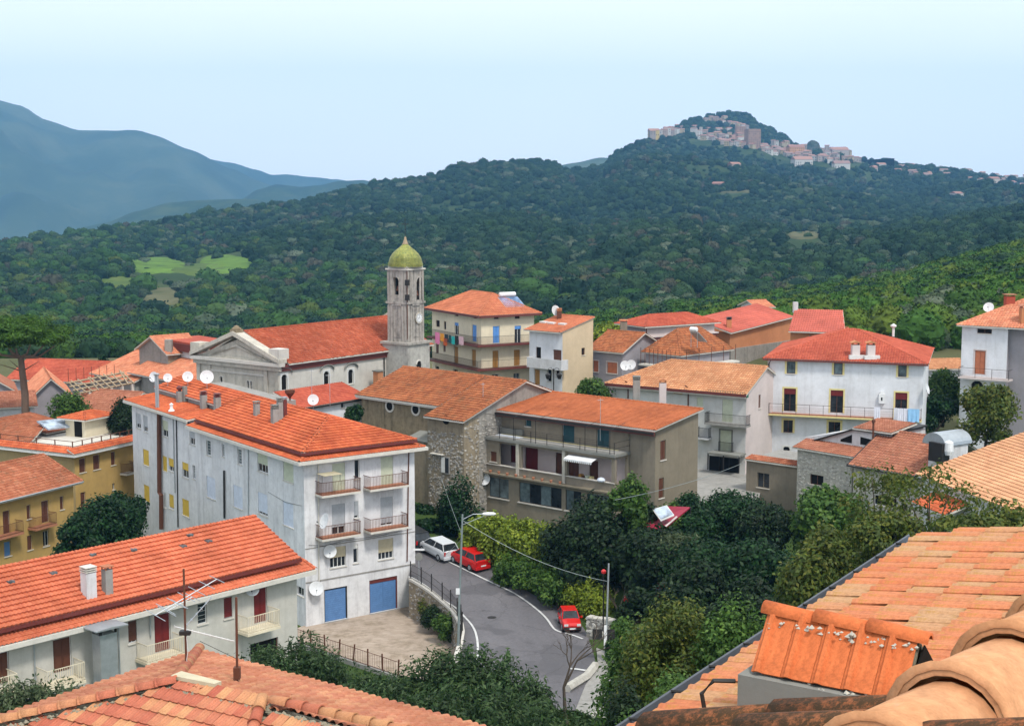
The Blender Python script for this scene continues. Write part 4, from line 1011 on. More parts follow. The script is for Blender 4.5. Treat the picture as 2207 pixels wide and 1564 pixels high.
MB().box(F, u0 + .003, u0 + .02, v0 + .4, v0 + 1.4, z_ + .35, z_ + 1.95).box(Fr(F.p(u0, v0 + 1.4, 0), -F.v), -.0, 1.0, -.03, -.002, z_ + .36, z_ + 1.95).build('stair_door', M['dark'], b.root)
bb = Fr(F.p(u0, v0, 0), F.u); hipo = type('H', (), {})(); hipo.F = bb; hipo.L = w1; hipo.W = 2.6; hipo.root = b.root
hip(hipo, z_ + 2.15, .55, 'tl_B', .55, name='stair_room_roof')
q = F.hitz(*pz('r1', 110, 1180), z_ + .4)
roof(b, [[(5.5, 9, z_ + .6), (L + 1.2, 9, z_ + .6), (L + 1.2, 16, z_ + 1.6), (5.5, 16, z_ + 1.6)], [(5.5 - 4, 19.5, z_ + .5), (1.5, 7.0, z_ + .5), (5.5, 9, z_ + 1.5), (5.5, 19.5, z_ + 1.5)]], 'tl_old', name='rear_roof')
p = [atY(*pz('r1', x, y), 144) for x, y in ((405, 1108), (605, 1085), (520, 1022), (310, 1045))]
sk_ = thing('skylight', 'pale bluish glazed skylight on the ochre building roof', 'skylight', (sum((Vector(a) for a in p), Vector()) / 4 - Vector((0, 0, .4))))
zb = z_ + 1.45; pp = [atZ(*pz('r1', x, y), zb + dz) for x, y, dz in ((405, 1108, -.1), (605, 1085, -.1), (520, 1022, .5), (310, 1045, .5))]; MB().slab(pp, .15).build('glazing', M['solarp'], sk_); MB().tube(pp + [pp[0]], .03, 5).build('frame', M['galv'], sk_)
balcony(b, 'f', 'r1', 1068, 1475, 1150, 1490, .9, rail='rust')
F_, L_, z_ = frame(157, 1037, 126, 2740, -80)
b = Y2 = Bld('ochre_wing', 'ochre house with an old mottled brown tile roof and small balconies', 'house', F_, L_, 8, 0, z_, M['yellow'], gables={'r': [(0, z_), (8, z_), (4, z_ + 1.9)]})
for r in ((25, 390, 85, 585), (350, 305, 412, 490)): b.win('f', 'r6', *r, st='solid', col='wood', name='door', sill=False)
for r in ((225, 342, 258, 462), (505, 268, 537, 382), (230, 598, 272, 722)): b.win('f', 'r6', *r, st='solid', col='wood')
b.win('f', 'r6', 35, 650, 92, 775, st='solid', col='blue', name='door'); b.win('f', 'r6', 362, 560, 412, 690, st='glass', pane='dark')
b.walls(); L = b.L
roof(b, [[(-.5, -.7, z_ - .1), (L + .5, -.7, z_ - .1), (L + .5, 4, z_ + 2.0), (-.5, 4, z_ + 2.0)], [(L + .5, 8.6, z_ - .1), (-.5, 8.6, z_ - .1), (-.5, 4, z_ + 2.0), (L + .5, 4, z_ + 2.0)]], 'tl_old', capl=[((-.5, 4, z_ + 2.03), (L + .5, 4, z_ + 2.03)), ((L + .5, -.7, z_), (L + .5, 4, z_ + 2.05))], jit=.06)
pipe(b, [b.F.p(-.3, -.78, z_ - .05), b.F.p(L + .5, -.78, z_ - .05)], 'galv', .07, 'gutter')
balcony(b, 'f', 'r6', -60, 640, 205, 575, 1.0, 'terr', 'rust'); balcony(b, 'f', 'r6', 305, 550, 485, 498, 1.0, 'terr', 'rust')
# ================================================================ houses at the far left
def house(name, label, px, py, Y, xv, pe, W, z0, mat, tile, rise, wins=(), kind='gable', oh=.45, mats=None, group=None, ridge='u', **kw):
    F_, L_, z_ = frame(px, py, Y, xv, pe); g = {}
    if kind == 'gable' and ridge == 'u': g = {'r': [(0, z_), (W, z_), (W / 2, z_ + rise * .93)], 'l': [(0, z_), (W, z_), (W / 2, z_ + rise * .93)]}
    if kind == 'gable' and ridge == 'v': g = {'f': [(0, z_), (L_, z_), (L_ / 2, z_ + rise * .93)], 'b': [(0, z_), (L_, z_), (L_ / 2, z_ + rise * .93)]}
    b = Bld(name, label, 'house', F_, L_, W, z0, z_, M[mat], {k: M[v] for k, v in (mats or {}).items()}, g, group)
    for w_ in wins: b.win(*w_[0], **w_[1])
    b.walls(); ze = z_ + .04; a, c, d, e = -oh, L_ + oh, -oh, W + oh
    if kind == 'hip': hip(b, ze, rise, tile, oh, **kw)
    elif ridge == 'u': zl = ze - oh * rise / (W / 2); roof(b, [[(a, d, zl), (c, d, zl), (c, W / 2, ze + rise), (a, W / 2, ze + rise)], [(c, e, zl), (a, e, zl), (a, W / 2, ze + rise), (c, W / 2, ze + rise)]], tile, capl=[((a, W / 2, ze + rise + .03), (c, W / 2, ze + rise + .03))], **kw)
    else: zl = ze - oh * rise / (L_ / 2); m_ = L_ / 2; roof(b, [[(a, e, zl), (a, d, zl), (m_, d, ze + rise), (m_, e, ze + rise)], [(c, d, zl), (c, e, zl), (m_, e, ze + rise), (m_, d, ze + rise)]], tile, capl=[((m_, d, ze + rise + .03), (m_, e, ze + rise + .03))], **kw)
    return b
def w(*a, **k): return (a, k)
house('small_house', 'low house with a long red tiled roof before the field, far left', 201, 822, 186, -9000, 21, 9, 4, 'greyh', 'tl_red', 2.0, [w('f', 'r1', 100, 705, 135, 722, n=1), w('f', 'r1', 330, 700, 390, 722, st='glass', pane='dark')])
house('small_house', 'small house with a grey plastered gable and salmon roof, beside the pine trunk', 151, 850, 165, 9000, 70, 11, 4, 'greyh', 'tl_pink', 1.9, [], ridge='v')
house('small_house', 'grey-green house cut by the photo edge above a white wall', 30, 840, 172, 9000, -40, 9, 4, 'greyh', 'tl_brown', 1.2, [], ridge='v')
house('small_house', 'little white house with faded pinkish roof at the foot of the pine', 72, 872, 158, 9000, -30, 6, 3, 'white', 'tl_brown', 1.1, [w('f', 'r1', 228, 930, 255, 990, n=1)])
house('small_house', 'low house with a worn brown roof between the wooden frame and the ochre terrace', 258, 888, 150, -6000, 148, 7, 4, 'stone', 'tl_brown', 1.6)
b = house('village_house', 'large house with a broad salmon roof and a red metal roof box', 292, 820, 168, -1700, 203, 13, 4, 'concrete', 'tl_pink', 2.4)
q = b.F; MB().box(q, b.L - 2.0, b.L + 5.5, 4.6, 9.5, b.z1 + .8, b.z1 + 3.4).build('roof_room', M['white'], b.root)
MB().box(q, b.L - 2.4, b.L + 5.9, 4.2, 9.9, b.z1 + 3.403, b.z1 + 4.3).build('roof_box', M['gutter'], b.root); MB().box(q, b.L - 2.2, b.L + 5.7, 4.4, 9.7, b.z1 + 4.303, b.z1 + 4.5).build('roof_sheet', M['tl_red'], b.root)
house('village_house', 'house with a plain orange roof wedged behind the satellite dishes of the block', 432, 829, 158, -1700, 285, 9, 4, 'concrete', 'tl_pink', 1.9)
b = house('village_house', 'old stone-walled house with orange roof just left of the church facade', 362, 760, 168, 4580, 432, 7, 4, 'mortar', 'tl_pink', 1.6, mats={'l': 'stone'})
chimney(b.root, b.F.p(.3, .3, b.z1 + .5), .8, 1.0, 'none', 'stone', 'stone')
# timber roof frame of an unfinished building
tf = thing('timber_frame', 'unfinished timber roof frame on pale posts beside the salmon roof', 'timber frame', atY(215, 862, 154)); m1 = MB(); 
Ft, Lt, zt_ = frame(170, 850, 154, 4580, 286); z0 = zt_ - 3
for i in range(6): u = Lt * i / 5; MB().box(Ft, u - .14, u + .14, -.1, .18, z0, zt_ + .05 + .1 * i).build('post', M['fascia'], tf)
for j in range(4): MB().tube([Ft.p(-.3, j * .8, zt_ + .1 + j * .3), Ft.p(Lt + .3, j * .8 + R.uniform(-.2, .2), zt_ + .7 + j * .3)], .11, 5).build('beam', M['oldwood'], tf)
for i in range(10): u = Lt * i / 9; MB().tube([Ft.p(u, -.4, zt_ + .15 + .06 * i), Ft.p(u + R.uniform(-.3, .5), 2.6 + R.uniform(-.3, .4), zt_ + 1.1 + .08 * i)], .08, 5).build('rafter', M['oldwood'], tf)
for i in range(7): q = Ft.p(Lt * i / 7, 2.4, zt_ + 1.0); MB().tube([q, q + Vector((0, 0, 1.6))], .03, 5).build('steel_bar', M['rust'], tf)
# ================================================================ church
F_, L_, z_ = frame(602, 790, 142, -3155, 425)
W_ = ext(F_.p(L_, 0, z_), F_.v, 829); W0_ = W_; W_ += 7.5
b = CH = Bld('church', 'old church with weathered grey pediment facade and long red nave roof', 'church', F_, L_, W_, 8, z_, M['church'], {'r': M['churchw']}, {'b': [(0, z_), (L_, z_), (L_ / 2, z_ + 3.6)]})
for r in ((808, 1278, 858, 1412), (1165, 1250, 1212, 1380), (1370, 1235, 1415, 1358)): b.win('r', 'r2', *r, arch=True, pane='dark', n=1, sill=True, border='frame', bw=.14)
for r in ((288, 1295, 312, 1395), (515, 1330, 535, 1432), (545, 1335, 562, 1440)): b.win('f', 'r2', *r, arch=True, pane='dark', n=1, sill=False, border='churchw', bw=.08)
b.walls(); F, L, W = b.F, b.L, b.W; FR = b.fr('r')
for h in b.holes['r']:
    cu = (h[0] + h[1]) / 2; pts = [(cu + 1.0 * math.cos(t), h[3] + .12 + .55 * math.sin(t)) for t in [math.pi * j / 8 for j in range(9)]]; m = MB().tube([FR.p(u, -.12, z) for u, z in pts], .09, 6); m.build('drip_mould', M['cement'], b.root)
ap = F.hit(507, 724)[1] + .2; ca = z_
MB().box(F, -.5, L + .5, -.55, .3, ca + .003, ca + .35).build('cornice', M['churchw'], b.root); MB().box(F, -.3, L + .3, -.3, -.003, ca - .45, ca).build('architrave', M['church'], b.root)
MB().prism(F, [(0, ca + .353), (L, ca + .353), (L / 2, ap - .55)], 0.05, .5).build('tympanum', M['church'], b.root)
m = MB()
for sgn in (0, 1):
    X = lambda u: u if sgn == 0 else L - u
    pts = [(X(-.5), ca + .353), (X(-.5), ca + .75), (X(L / 2), ap + .35), (X(L / 2), ap - .1)]
    m.prism(F, pts if sgn else pts, -.6, .55)
m.build('raking_cornice', M['church'], b.root)
m = MB()
for sgn in (0, 1):
    X = lambda u: u if sgn == 0 else L - u
    m.prism(F, [(X(1.0), ca + .36), (X(1.6), ca + .36), (X(L / 2), ap - 1.0), (X(L / 2), ap - 1.25)], -.12, .048)
m.box(F, 1.2, L - 1.2, -.12, .048, ca + .37, ca + .5); m.build('tympanum_moulding', M['church'], b.root)
MB().box(F, -.5, .9, -.45, .9, ca + .75, ca + 1.7).build('corner_block', M['church'], b.root); MB().box(F, L - 1.0, L + .45, -.45, .9, ca + .752, ca + 1.75).build('corner_block', M['churchw'], b.root)
MB().box(F, L / 2 - .45, L / 2 + .45, -.5, .5, ap + .1, ap + .5).lathe(F.p(L / 2, 0, ap + .5), [(.5, 0), (.5, .1), (.3, .2), (.28, .3), (.05, .4)], 10).build('finial', M['mould'], b.root)
for u in (0, 1.6, L - 2.1, L - .5): MB().box(F, u + .003, u + .5, -.14, -.002, 8, ca - .46).build('pilaster', M['church'], b.root)
MB().box(F, 1.8, L - 1.8, -.1, -.002, ca - 1.15, ca - .95).build('facade_moulding', M['churchw'], b.root)
MB().box(FR, .1, W, -.18, -.003, z_ - .5, z_ - .15).box(FR, .1, W, -.3, -.003, z_ - .15, z_ + .18).build('nave_cornice', M['gutter'], b.root)
zr = z_ + 3.1
roof(b, [[(L + .45, .95, z_ + .2), (L + .45, W + .3, z_ + .2), (L / 2, W + .3, zr), (L / 2, .95, zr)], [(-.45, W + .3, z_ + .2), (-.45, .95, z_ + .2), (L / 2, .95, zr), (L / 2, W + .3, zr)]], 'tl_mid2' if 'tl_mid2' in M else 'tl_red2', capl=[((L / 2, .95, zr + .03), (L / 2, W + .3, zr + .03))], tw=.22, tl=.4, jit=.08)
q = b.fr('r').hit(*pz('r2', 1668, 1250), -.1); pipe(b, [FR.p(W0_ - .2, -.1, z_), FR.p(W0_ - .2, -.1, 9)], 'iron', .07)
q = FR.hit(*pz('r2', 1620, 1290), -1.2)
t = thing('brick_flue', 'dark red brick chimney stub at the end of the nave wall', 'chimney', FR.p(q[0], -1.2, q[1] - 2)); MB().box(FR, q[0] - .4, q[0] + .4, -1.6, -.9, q[1] - 2, q[1] + .5).build('stack', M['orange'], t); MB().box(FR, q[0] - .5, q[0] + .5, -1.7, -.8, q[1] + .503, q[1] + .62).build('cap', M['cement'], t)
# ================================================================ bell tower
zc = lambda y: atY(878, y, 153.5).z
zl1, zl2, zl3 = zc(738), zc(656), zc(583)
F_, L_, _ = frame(878, 700, 153.5, -3155, 836); wT = L_; dF = F_
t = thing('bell_tower', 'stained square bell tower with clock and yellow-green tiled dome', 'bell tower', F_.p(wT / 2, wT / 2, 8)); F = F_
def ring(name, o, z0, z1, mat): return MB().box(F, -o, wT + o, -o, wT + o, z0, z1).build(name, M[mat], t)
ob = .42
ring('base', ob, 8, zl1 - .25, 'towerb'); MB().box(F, -ob - .2, wT + ob + .2, -ob - .2, wT + ob + .2, zl1 - .248, zl1).build('ledge', M['tower'], t)
ring('clock_stage', 0, zl1 + .003, zl2, 'tower'); ring('cornice', .14, zl2 + .003, zl2 + .22, 'tower')
# belfry stage with real openings
S_ = type('B', (), {})(); hol = {}
Fl, Frr = F, F.side('r', wT, wT)
a0, a1, z0_, z1_ = Fl.hit(*pz('r2', 1752, 540))[0], Fl.hit(*pz('r2', 1795, 540))[0], Fl.hit(*pz('r2', 1775, 608))[1], Fl.hit(*pz('r2', 1775, 462))[1]
c0, c1, y0_, y1_ = Frr.hit(*pz('r2', 1948, 560))[0], Frr.hit(*pz('r2', 1995, 560))[0], Frr.hit(*pz('r2', 1970, 660))[1], Frr.hit(*pz('r2', 1970, 462))[1]
mb = MB(); zb0, zb1 = zl2 + .223, zl3
y0_ = max(y0_, zb0 + .15)
for k, hs in (('f', [(a0, a1, z0_, z1_)]), ('r', [(c0, c1, y0_, y1_)]), ('b', [(a0, a1, z0_, z1_)]), ('l', [(c0, c1, y0_, y1_)])): wall(mb, F.side(k, wT, wT), wT, zb0, zb1, hs, depth=.4)
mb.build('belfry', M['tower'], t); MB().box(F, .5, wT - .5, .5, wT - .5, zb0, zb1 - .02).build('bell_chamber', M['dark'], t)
for k, (a, c, lo, hi) in (('f', (a0, a1, z0_, z1_)), ('r', (c0, c1, y0_, y1_))):
    Fk = F.side(k, wT, wT); r = (c - a) / 2; cu = (a + c) / 2; zc_ = hi - r; m = MB()
    for sgn in (-1, 1):
        pts = [(cu + sgn * r, hi)] + [(cu + sgn * r * math.cos(q), zc_ + r * math.sin(q)) for q in [math.pi / 2 * j / 6 for j in range(7)]]; m.prism(Fk, pts, .003, .2)
    m.tube([Fk.p(cu + (r + .1) * math.cos(q), -.04, zc_ + (r + .1) * math.sin(q)) for q in [math.pi * j / 8 for j in range(9)]], .06, 5); m.build('arch', M['tower'], t)
    MB().lathe(Fk.p(cu, .35, lo + .45), [(.02, .5), (.12, .48), (.16, .2), (.26, 0), (.24, 0)], 12).build('bell', M['rust'], t)
    for stage in ((zl1 + .003, zl2 - .2), (zb0, zb1 - .1)):
        for u in (.0, .44, wT - .8, wT - .36): MB().box(Fk, u + .01, u + .30, -.07, -.002, *stage).build('pilaster', M['tower'], t)
    MB().box(Fk, .85, wT - .85, -.05, -.002, zl1 + .5, zl1 + .6).box(Fk, .85, .92, -.05, -.002, zl1 + .602, zl2 - .5).box(Fk, wT - .92, wT - .85, -.05, -.002, zl1 + .602, zl2 - .5).build('panel_frame', M['tower'], t)
    MB().box(Fk, .75, wT - .75, -.12, -.003, zl2 - .19, zl2 - .01).build('moulding', M['tower'], t)
ring('top_cornice', .16, zl3 + .003, zl3 + .16, 'churchw'); ring('attic', -.05, zl3 + .163, zl3 + .42, 'churchw')
kk = 153.5 / 3120 / 3.9107; cz = zl3 + .42; prof = [(140, 0), (143, 14), (138, 34), (128, 70), (108, 104), (82, 130), (56, 150), (36, 168), (22, 182)]
M['dome'] = tiles('yellow_green_majolica', [(.29, .31, .09), (.35, .36, .10), (.25, .28, .08), (.20, .24, .08)], .25, (.07, .07, .04), .8, .45)
dm = MB(); cc = F.p(wT / 2, wT / 2, cz); P_ = [(r * kk, z * kk) for r, z in prof]
n = 32
for i, (r, z) in enumerate(P_):
    for k in range(n): a = 2 * math.pi * k / n; rr_ = r * (1 + (.03 if k % 4 == 0 else 0)); dm.v.append((cc.x + rr_ * math.cos(a), cc.y + rr_ * math.sin(a), cc.z + z)); dm.uv.append((k, i * 2))
for i in range(len(P_) - 1):
    for k in range(n): q = (k + 1) % n; dm.f.append((i * n + k, i * n + q, (i + 1) * n + q, (i + 1) * n + k))
D_ = dm.build('dome', M['dome'], t)
sc_m = MB()          # fish-scale tiles of the dome
for i in range(17):
    s = i / 16.5; zz = P_[-2][1] * s; j = max(k for k in range(len(P_) - 1) if P_[k][1] <= zz + 1e-6); f_ = (zz - P_[j][1]) / (P_[j + 1][1] - P_[j][1]); r = P_[j][0] + (P_[j + 1][0] - P_[j][0]) * f_
    k_ = max(8, int(2 * math.pi * r / .16))
    for q in range(k_):
        a = 2 * math.pi * (q + .5 * (i % 2)) / k_; d_ = Vector((math.cos(a), math.sin(a), 0)); s2 = Vector((-d_.y, d_.x, 0)); c = cc + d_ * (r + .03) + Vector((0, 0, zz)); up_ = Vector((-d_.x * .5, -d_.y * .5, .9)).normalized()
        b0 = len(sc_m.v); pts = [c - s2 * .07, c - s2 * .05 - up_ * .09 + d_ * .03, c + s2 * .05 - up_ * .09 + d_ * .03, c + s2 * .07, c + s2 * .06 + up_ * .08 - d_ * .03, c - s2 * .06 + up_ * .08 - d_ * .03]
        sc_m.v += [tuple(p) for p in pts]; sc_m.f.append(tuple(b0 + i_ for i_ in range(6))); sc_m.uv += [(q, i)] * 6
stuff(sc_m.build('dome_tiles', M['dome'], D_))
MB().lathe(cc + Vector((0, 0, 182 * kk)), [(26 * kk, 0), (30 * kk, 3 * kk), (22 * kk, 6 * kk), (15 * kk, 30 * kk), (9 * kk, 50 * kk), (12 * kk, 54 * kk), (4 * kk, 60 * kk), (1 * kk, 70 * kk)], 12).build('spire', M['oldwood'], t)
cz2 = cc + Vector((0, 0, 250 * kk)); MB().tube([cz2, cz2 + Vector((0, 0, 1.9))], .03, 5).box(Fr(cz2, (1, 0)), -.42, .42, -.02, .02, cz2.z + 1.25, cz2.z + 1.31).build('cross', M['iron'], t)
pipe(t, [F.p(wT + .08, -.08, zl3 + .3), F.p(wT + .08, -.08, zl1 + .4)], 'rust', .045)
for zz in (505, 630): a_ = F.hit(*pz('r2', 1870, zz), -.12); MB().box(F, wT - .1, wT + .25, -.25, .1, a_[1] - .3, a_[1] + .3).build('wall_lamp', M['iron'], t)
# clock
cu, cz_ = Frr.hit(*pz('r2', 1970, 803), -.1); ck = MB().lathe(Frr.p(cu, -.02, cz_), [(.01, 0), (.62, 0), (.62, .1), (.52, .12), (.5, .07), (.01, .07)], 28, axis=-Frr.v).build('clock', M['church'], t)
MB().lathe(Frr.p(cu, -.095, cz_), [(.005, 0), (.49, 0), (.49, .012), (.005, .012)], 28, axis=-Frr.v).build('clock_face', M['white_p'], ck)
m = MB()
for k in range(12): a = math.pi * 2 * k / 12; m.box(Frr, cu + .41 * math.sin(a) - .025, cu + .41 * math.sin(a) + .025, -.122, -.11, cz_ + .41 * math.cos(a) - .045, cz_ + .41 * math.cos(a) + .045)
m.tube([Frr.p(cu, -.125, cz_), Frr.p(cu - .24, -.125, cz_ - .02)], .022, 4); m.tube([Frr.p(cu, -.125, cz_), Frr.p(cu + .03, -.125, cz_ + .34)], .016, 4); m.build('clock_hands', M['iron'], ck)
# arched door of the tower base
u_, z__ = Frr.hit(*pz('r2', 1965, 1235), -ob); q = Fr(F.p(wT + ob, -ob, 0), F.v); uu = q.hit(*pz('r2', 1965, 1235), 0)
MB().box(q, uu[0] - .35, uu[0] + .35, -.03, -.003, uu[1] - .95, uu[1] + .55).lathe(q.p(uu[0], -.003, uu[1] + .55), [(.01, 0), (.35, 0), (.35, .03), (.01, .03)], 16, axis=-q.v).build('tower_window', M['dark'], t)
MB().tube([q.p(uu[0] + .42 * math.cos(k * math.pi / 8), -.03, uu[1] + .55 + .42 * math.sin(k * math.pi / 8)) for k in range(9)], .08, 6).build('window_arch', M['churchw'], t)
# ================================================================ cream house and its white neighbour
F_, L_, z_ = frame(1037, 682, 171, 6500, 1151); W_ = ext(F_.p(0, 0, z_), F_.v, 931)
b = H = Bld('cream_house', 'tall cream house with two long wraparound balconies and blue shutters', 'house', F_, L_, W_, 9, z_, M['cream'])
for r in ((645, 308, 685, 342), (820, 308, 862, 338)): b.win('f', 'r3', *r, pane='dark', n=1, frame_m='wood')
b.win('f', 'r3', 635, 400, 692, 545, st='solid', col='bluelt', name='door', sill=False); b.win('f', 'r3', 818, 398, 872, 542, st='shut', col='bluelt', frac=.2, name='door', sill=False)
for r in ((632, 605, 685, 757), (812, 598, 866, 735)): b.win('f', 'r3', *r, st='solid', col='gold', name='door', sill=False)
b.win('f', 'r3', 625, 806, 684, 870, n=2); b.win('f', 'r3', 808, 798, 860, 900, n=2, pane='glassb')
for r in ((155, 352, 186, 408), (222, 362, 240, 430), (316, 282, 344, 318), (468, 300, 498, 337)): b.win('l', 'r3', *r, pane='dark', n=1, frame_m='wood', sill=False)
b.win('l', 'r3', 312, 372, 346, 476, st='shut', col='bluelt', frac=.25, name='door', sill=False); b.win('l', 'r3', 460, 390, 497, 532, st='solid', col='bluelt', name='door', sill=False)
for r in ((155, 552, 178, 632), (218, 560, 236, 620), (308, 572, 342, 715), (456, 597, 492, 742)): b.win('l', 'r3', *r, st='solid', col='gold' if r[0] > 300 else 'wood', name='door', sill=False)
b.win('l', 'r3', 150, 738, 182, 768, n=1); b.win('l', 'r3', 300, 765, 340, 790, n=1)
b.walls(); hip(b, z_ + .1, 2.3, 'tl_H', .7, name='roof')
MB().box(b.F, -.68, b.L + .68, -.76, -.703, z_ - .12, z_ + .1).box(b.F, -.76, -.703, -.7, b.W + .6, z_ - .12, z_ + .1).build('gutter', M['gutter'], b.root)
def wrap(z, u0, u1, v1, dep=1.1, col='gutter'):
    F = b.F; sl = MB().box(F, -dep, u1, -dep, -.003, z - .2, z).box(F, -dep, -.003, 0, v1, z - .2, z).build('balcony', M[col], b.root); m = MB()
    for zz in (.98, .1): m.box(F, -dep + .03, u1, -dep + .03, -dep + .06, z + zz, z + zz + .035); m.box(F, -dep + .03, -dep + .06, -dep + .06, v1, z + zz, z + zz + .035)
    k = int((u1 + dep) / .16)
    for i in range(k): u = -dep + .05 + (u1 + dep - .08) * i / k; m.box(F, u - .01, u + .01, -dep + .035, -dep + .055, z, z + .98)
    k = int((v1 + dep) / .16)
    for i in range(k): v = -dep + .05 + (v1 + dep - .08) * i / k; m.box(F, -dep + .035, -dep + .055, v - .01, v + .01, z, z + .98)
    m.build('railing', M['iron'], sl)
Z1 = b.F.hit(*pz('r3', 545, 566), -1.1)[1]; Z2 = b.F.hit(*pz('r3', 510, 770), -1.1)[1]
v1u = b.W - .6
wrap(Z1, 0, b.L - .1, v1u); wrap(Z2, 0, b.L + .5, b.W - .3)
FLh = b.fr('l')
for i, (x0, x1, y0, y1, c, nm) in enumerate(((148, 185, 450, 550, (.75, .22, .38), 'pink sheet on the upper balcony line of the cream house'), (190, 222, 460, 528, (.75, .30, .03), 'bright orange cloth on the upper balcony line of the cream house'), (216, 248, 500, 565, (.55, .10, .02), 'dark orange cloth hanging low on the cream house balcony'),
        (228, 256, 468, 538, (.03, .04, .05), 'black garment next to the orange cloth on the cream house'), (262, 284, 475, 545, (.02, .08, .09), 'dark teal garment on the cream house balcony line'), (286, 312, 485, 555, (.03, .42, .40), 'turquoise garment on the cream house balcony line'),
        (315, 343, 480, 560, (.02, .02, .02), 'black trousers on the cream house balcony line'), (348, 386, 485, 560, (.70, .45, .50), 'pale pink sheet at the corner of the cream house balcony'))):
    u0, zt0 = FLh.hit(*pz('r3', x0, y0), -1.2); u1 = FLh.hit(*pz('r3', x1, y0), -1.2)[0]; zb0_ = FLh.hit(*pz('r3', (x0 + x1) / 2, y1), -1.2)[1]
    m = MB(); k = 8
    for j in range(k): a = u0 + (u1 - u0) * j / k; c_ = u0 + (u1 - u0) * (j + 1) / k; o1, o2 = .04 * math.sin(j * 2.1), .04 * math.sin((j + 1) * 2.1); m.poly([FLh.p(a, -1.2 - o1, zb0_ + .05 * math.sin(j)), FLh.p(c_, -1.2 - o2, zb0_ + .05 * math.sin(j + 1)), FLh.p(c_, -1.2, zt0), FLh.p(a, -1.2, zt0)])
    o = m.build('laundry', paint('cloth_%d' % i, c, .9), origin=FLh.p(u0, -1.2, zb0_)); tag(o, nm, 'laundry', 'washing on the cream house balcony')
def solar(label, q, ux, uy, wpan=1.0, hpan=2.0, n=2, tank=True, tilt=.5):
    """solar water heater: n panels with a round tank above"""
    t = thing('solar_heater', label, 'solar heater', q); Fs = Fr(q, (ux, uy)); z = q[2]; c, s_ = math.cos(tilt) * hpan, math.sin(tilt) * hpan
    for i in range(n):
        a = i * (wpan + .06); m = MB(); P_ = [Fs.p(a, 0, z + .25), Fs.p(a + wpan, 0, z + .25), Fs.p(a + wpan, c, z + .25 + s_), Fs.p(a, c, z + .25 + s_)]; m.slab(P_, .09); o = m.build('panel_frame', M['galv'], t)
        e = .05; P2 = [Fs.p(a + e, e, z + .262 + e * .5), Fs.p(a + wpan - e, e, z + .262 + e * .5), Fs.p(a + wpan - e, c - e, z + .262 + s_ - e * .5), Fs.p(a + e, c - e, z + .262 + s_ - e * .5)]; MB().slab(P2, .01).build('collector', M['solar'], o)
    W2 = n * (wpan + .06)
    for u in (.15, W2 - .2): MB().tube([Fs.p(u, c, z - .3), Fs.p(u, c, z + .3 + s_)], .03, 5).build('leg', M['galv'], t)
    if tank: MB().lathe(Fs.p(W2 * .1, c + .1, z + .55 + s_), [(.02, 0), (.24, .03), (.28, .1), (.28, W2 * .8 - .1), (.24, W2 * .8 - .03), (.02, W2 * .8)], 14, axis=Fs.u).build('tank', M['white_p'], t)
    return t
M['solar'] = glassm('solar_collector', (.10, .17, .30), .2)
q = atY(*pz('r3', 745, 262), 173.5); solar('solar water heater with two blue panels on the cream house roof', q, b.F.u.x, b.F.u.y, 1.35, 2.3, 2, tilt=.5)
F_, L_, z_ = frame(1212.5, 716, 163, -2400, 1141); W_ = ext(F_.p(L_, 0, z_), F_.v, 1278.5); zb_ = F_.side('r', L_, W_).hit(1278.5, 686)[1]
b = Bld('white_house', 'narrow white house with sand-coloured side wall and sloping red roof with skylights', 'house', F_, L_, W_, 8, z_, M['whiteL'], {'r': M['sand']}, {'r': [(0, z_), (W_, z_), (W_, zb_)], 'l': [(0, z_), (W_, z_), (0, zb_)], 'b': [(0, z_), (L_, z_), (L_, zb_), (0, zb_)]})
b.win('f', 'r3', 998, 578, 1040, 680, pane='dark', n=1, name='door', sill=False, frame_m='wood'); b.win('f', 'r3', 1142, 600, 1212, 698, st='solid', col='wood', name='door', sill=False)
b.win('f', 'r3', 985, 765, 1030, 895, st='solid', col='gold', name='door', sill=False); b.win('f', 'r3', 1095, 765, 1130, 870, arch=True, border='frame', pane='dark', n=1, bw=.1); b.win('f', 'r3', 1168, 770, 1198, 830, pane='dark', n=1, frame_m='wood')
b.win('r', 'r3', 1382, 585, 1410, 645, pane='dark', n=1, lattice=True, frame_m='wood')
b.walls(); ra = (zb_ - z_) / W_
roof(b, [[(-.4, -.6, z_ + .12 - .6 * ra), (L_ + .1, -.6, z_ + .12 - .6 * ra), (L_ + .1, W_ + .1, zb_ + .12), (-.4, W_ + .1, zb_ + .12)]], 'tl_H', capl=[((L_ + .08, -.6, z_ + .14 - .6 * ra), (L_ + .08, W_ + .1, zb_ + .14)), ((-.4, W_ + .05, zb_ + .14), (L_ + .1, W_ + .05, zb_ + .14))])
balcony(b, 'f', 'r3', 920, 735, 1212, 765, 1.2, 'white', 'white', style='solid')
for x, y in ((1065, 372), (1130, 380), (1222, 388)): q = onplane(*pz('r3', x, y), b.F.p(0, 0, z_ + .15), b.F.p(L_, 0, z_ + .15), b.F.p(0, W_, zb_ + .15)); MB().box(Fr(q, b.F.u), -.45, .45, -.3, .3, q.z - .02, q.z + .16).build('roof_light', M['frame'], b.root)
chimney(b.root, b.F.p(1.0, W_ * .75, zb_ - .2), .55, .9, 'stack', 'wood', 'orange')
dish('tilted white dish on the ridge of the narrow white house', atY(*pz('r3', 1166, 270), 169), .62, (.8, -1, .3), .7)
t = thing('lamp_post', 'black lamp post with two hanging lanterns before the white house', 'street lamp', atY(*pz('r3', 1147, 935), 150)); q0 = atY(*pz('r3', 1147, 960), 150); q1 = atY(*pz('r3', 1147, 760), 150)
MB().tube([q0, q1], .06, 6).build('post', M['iron'], t)
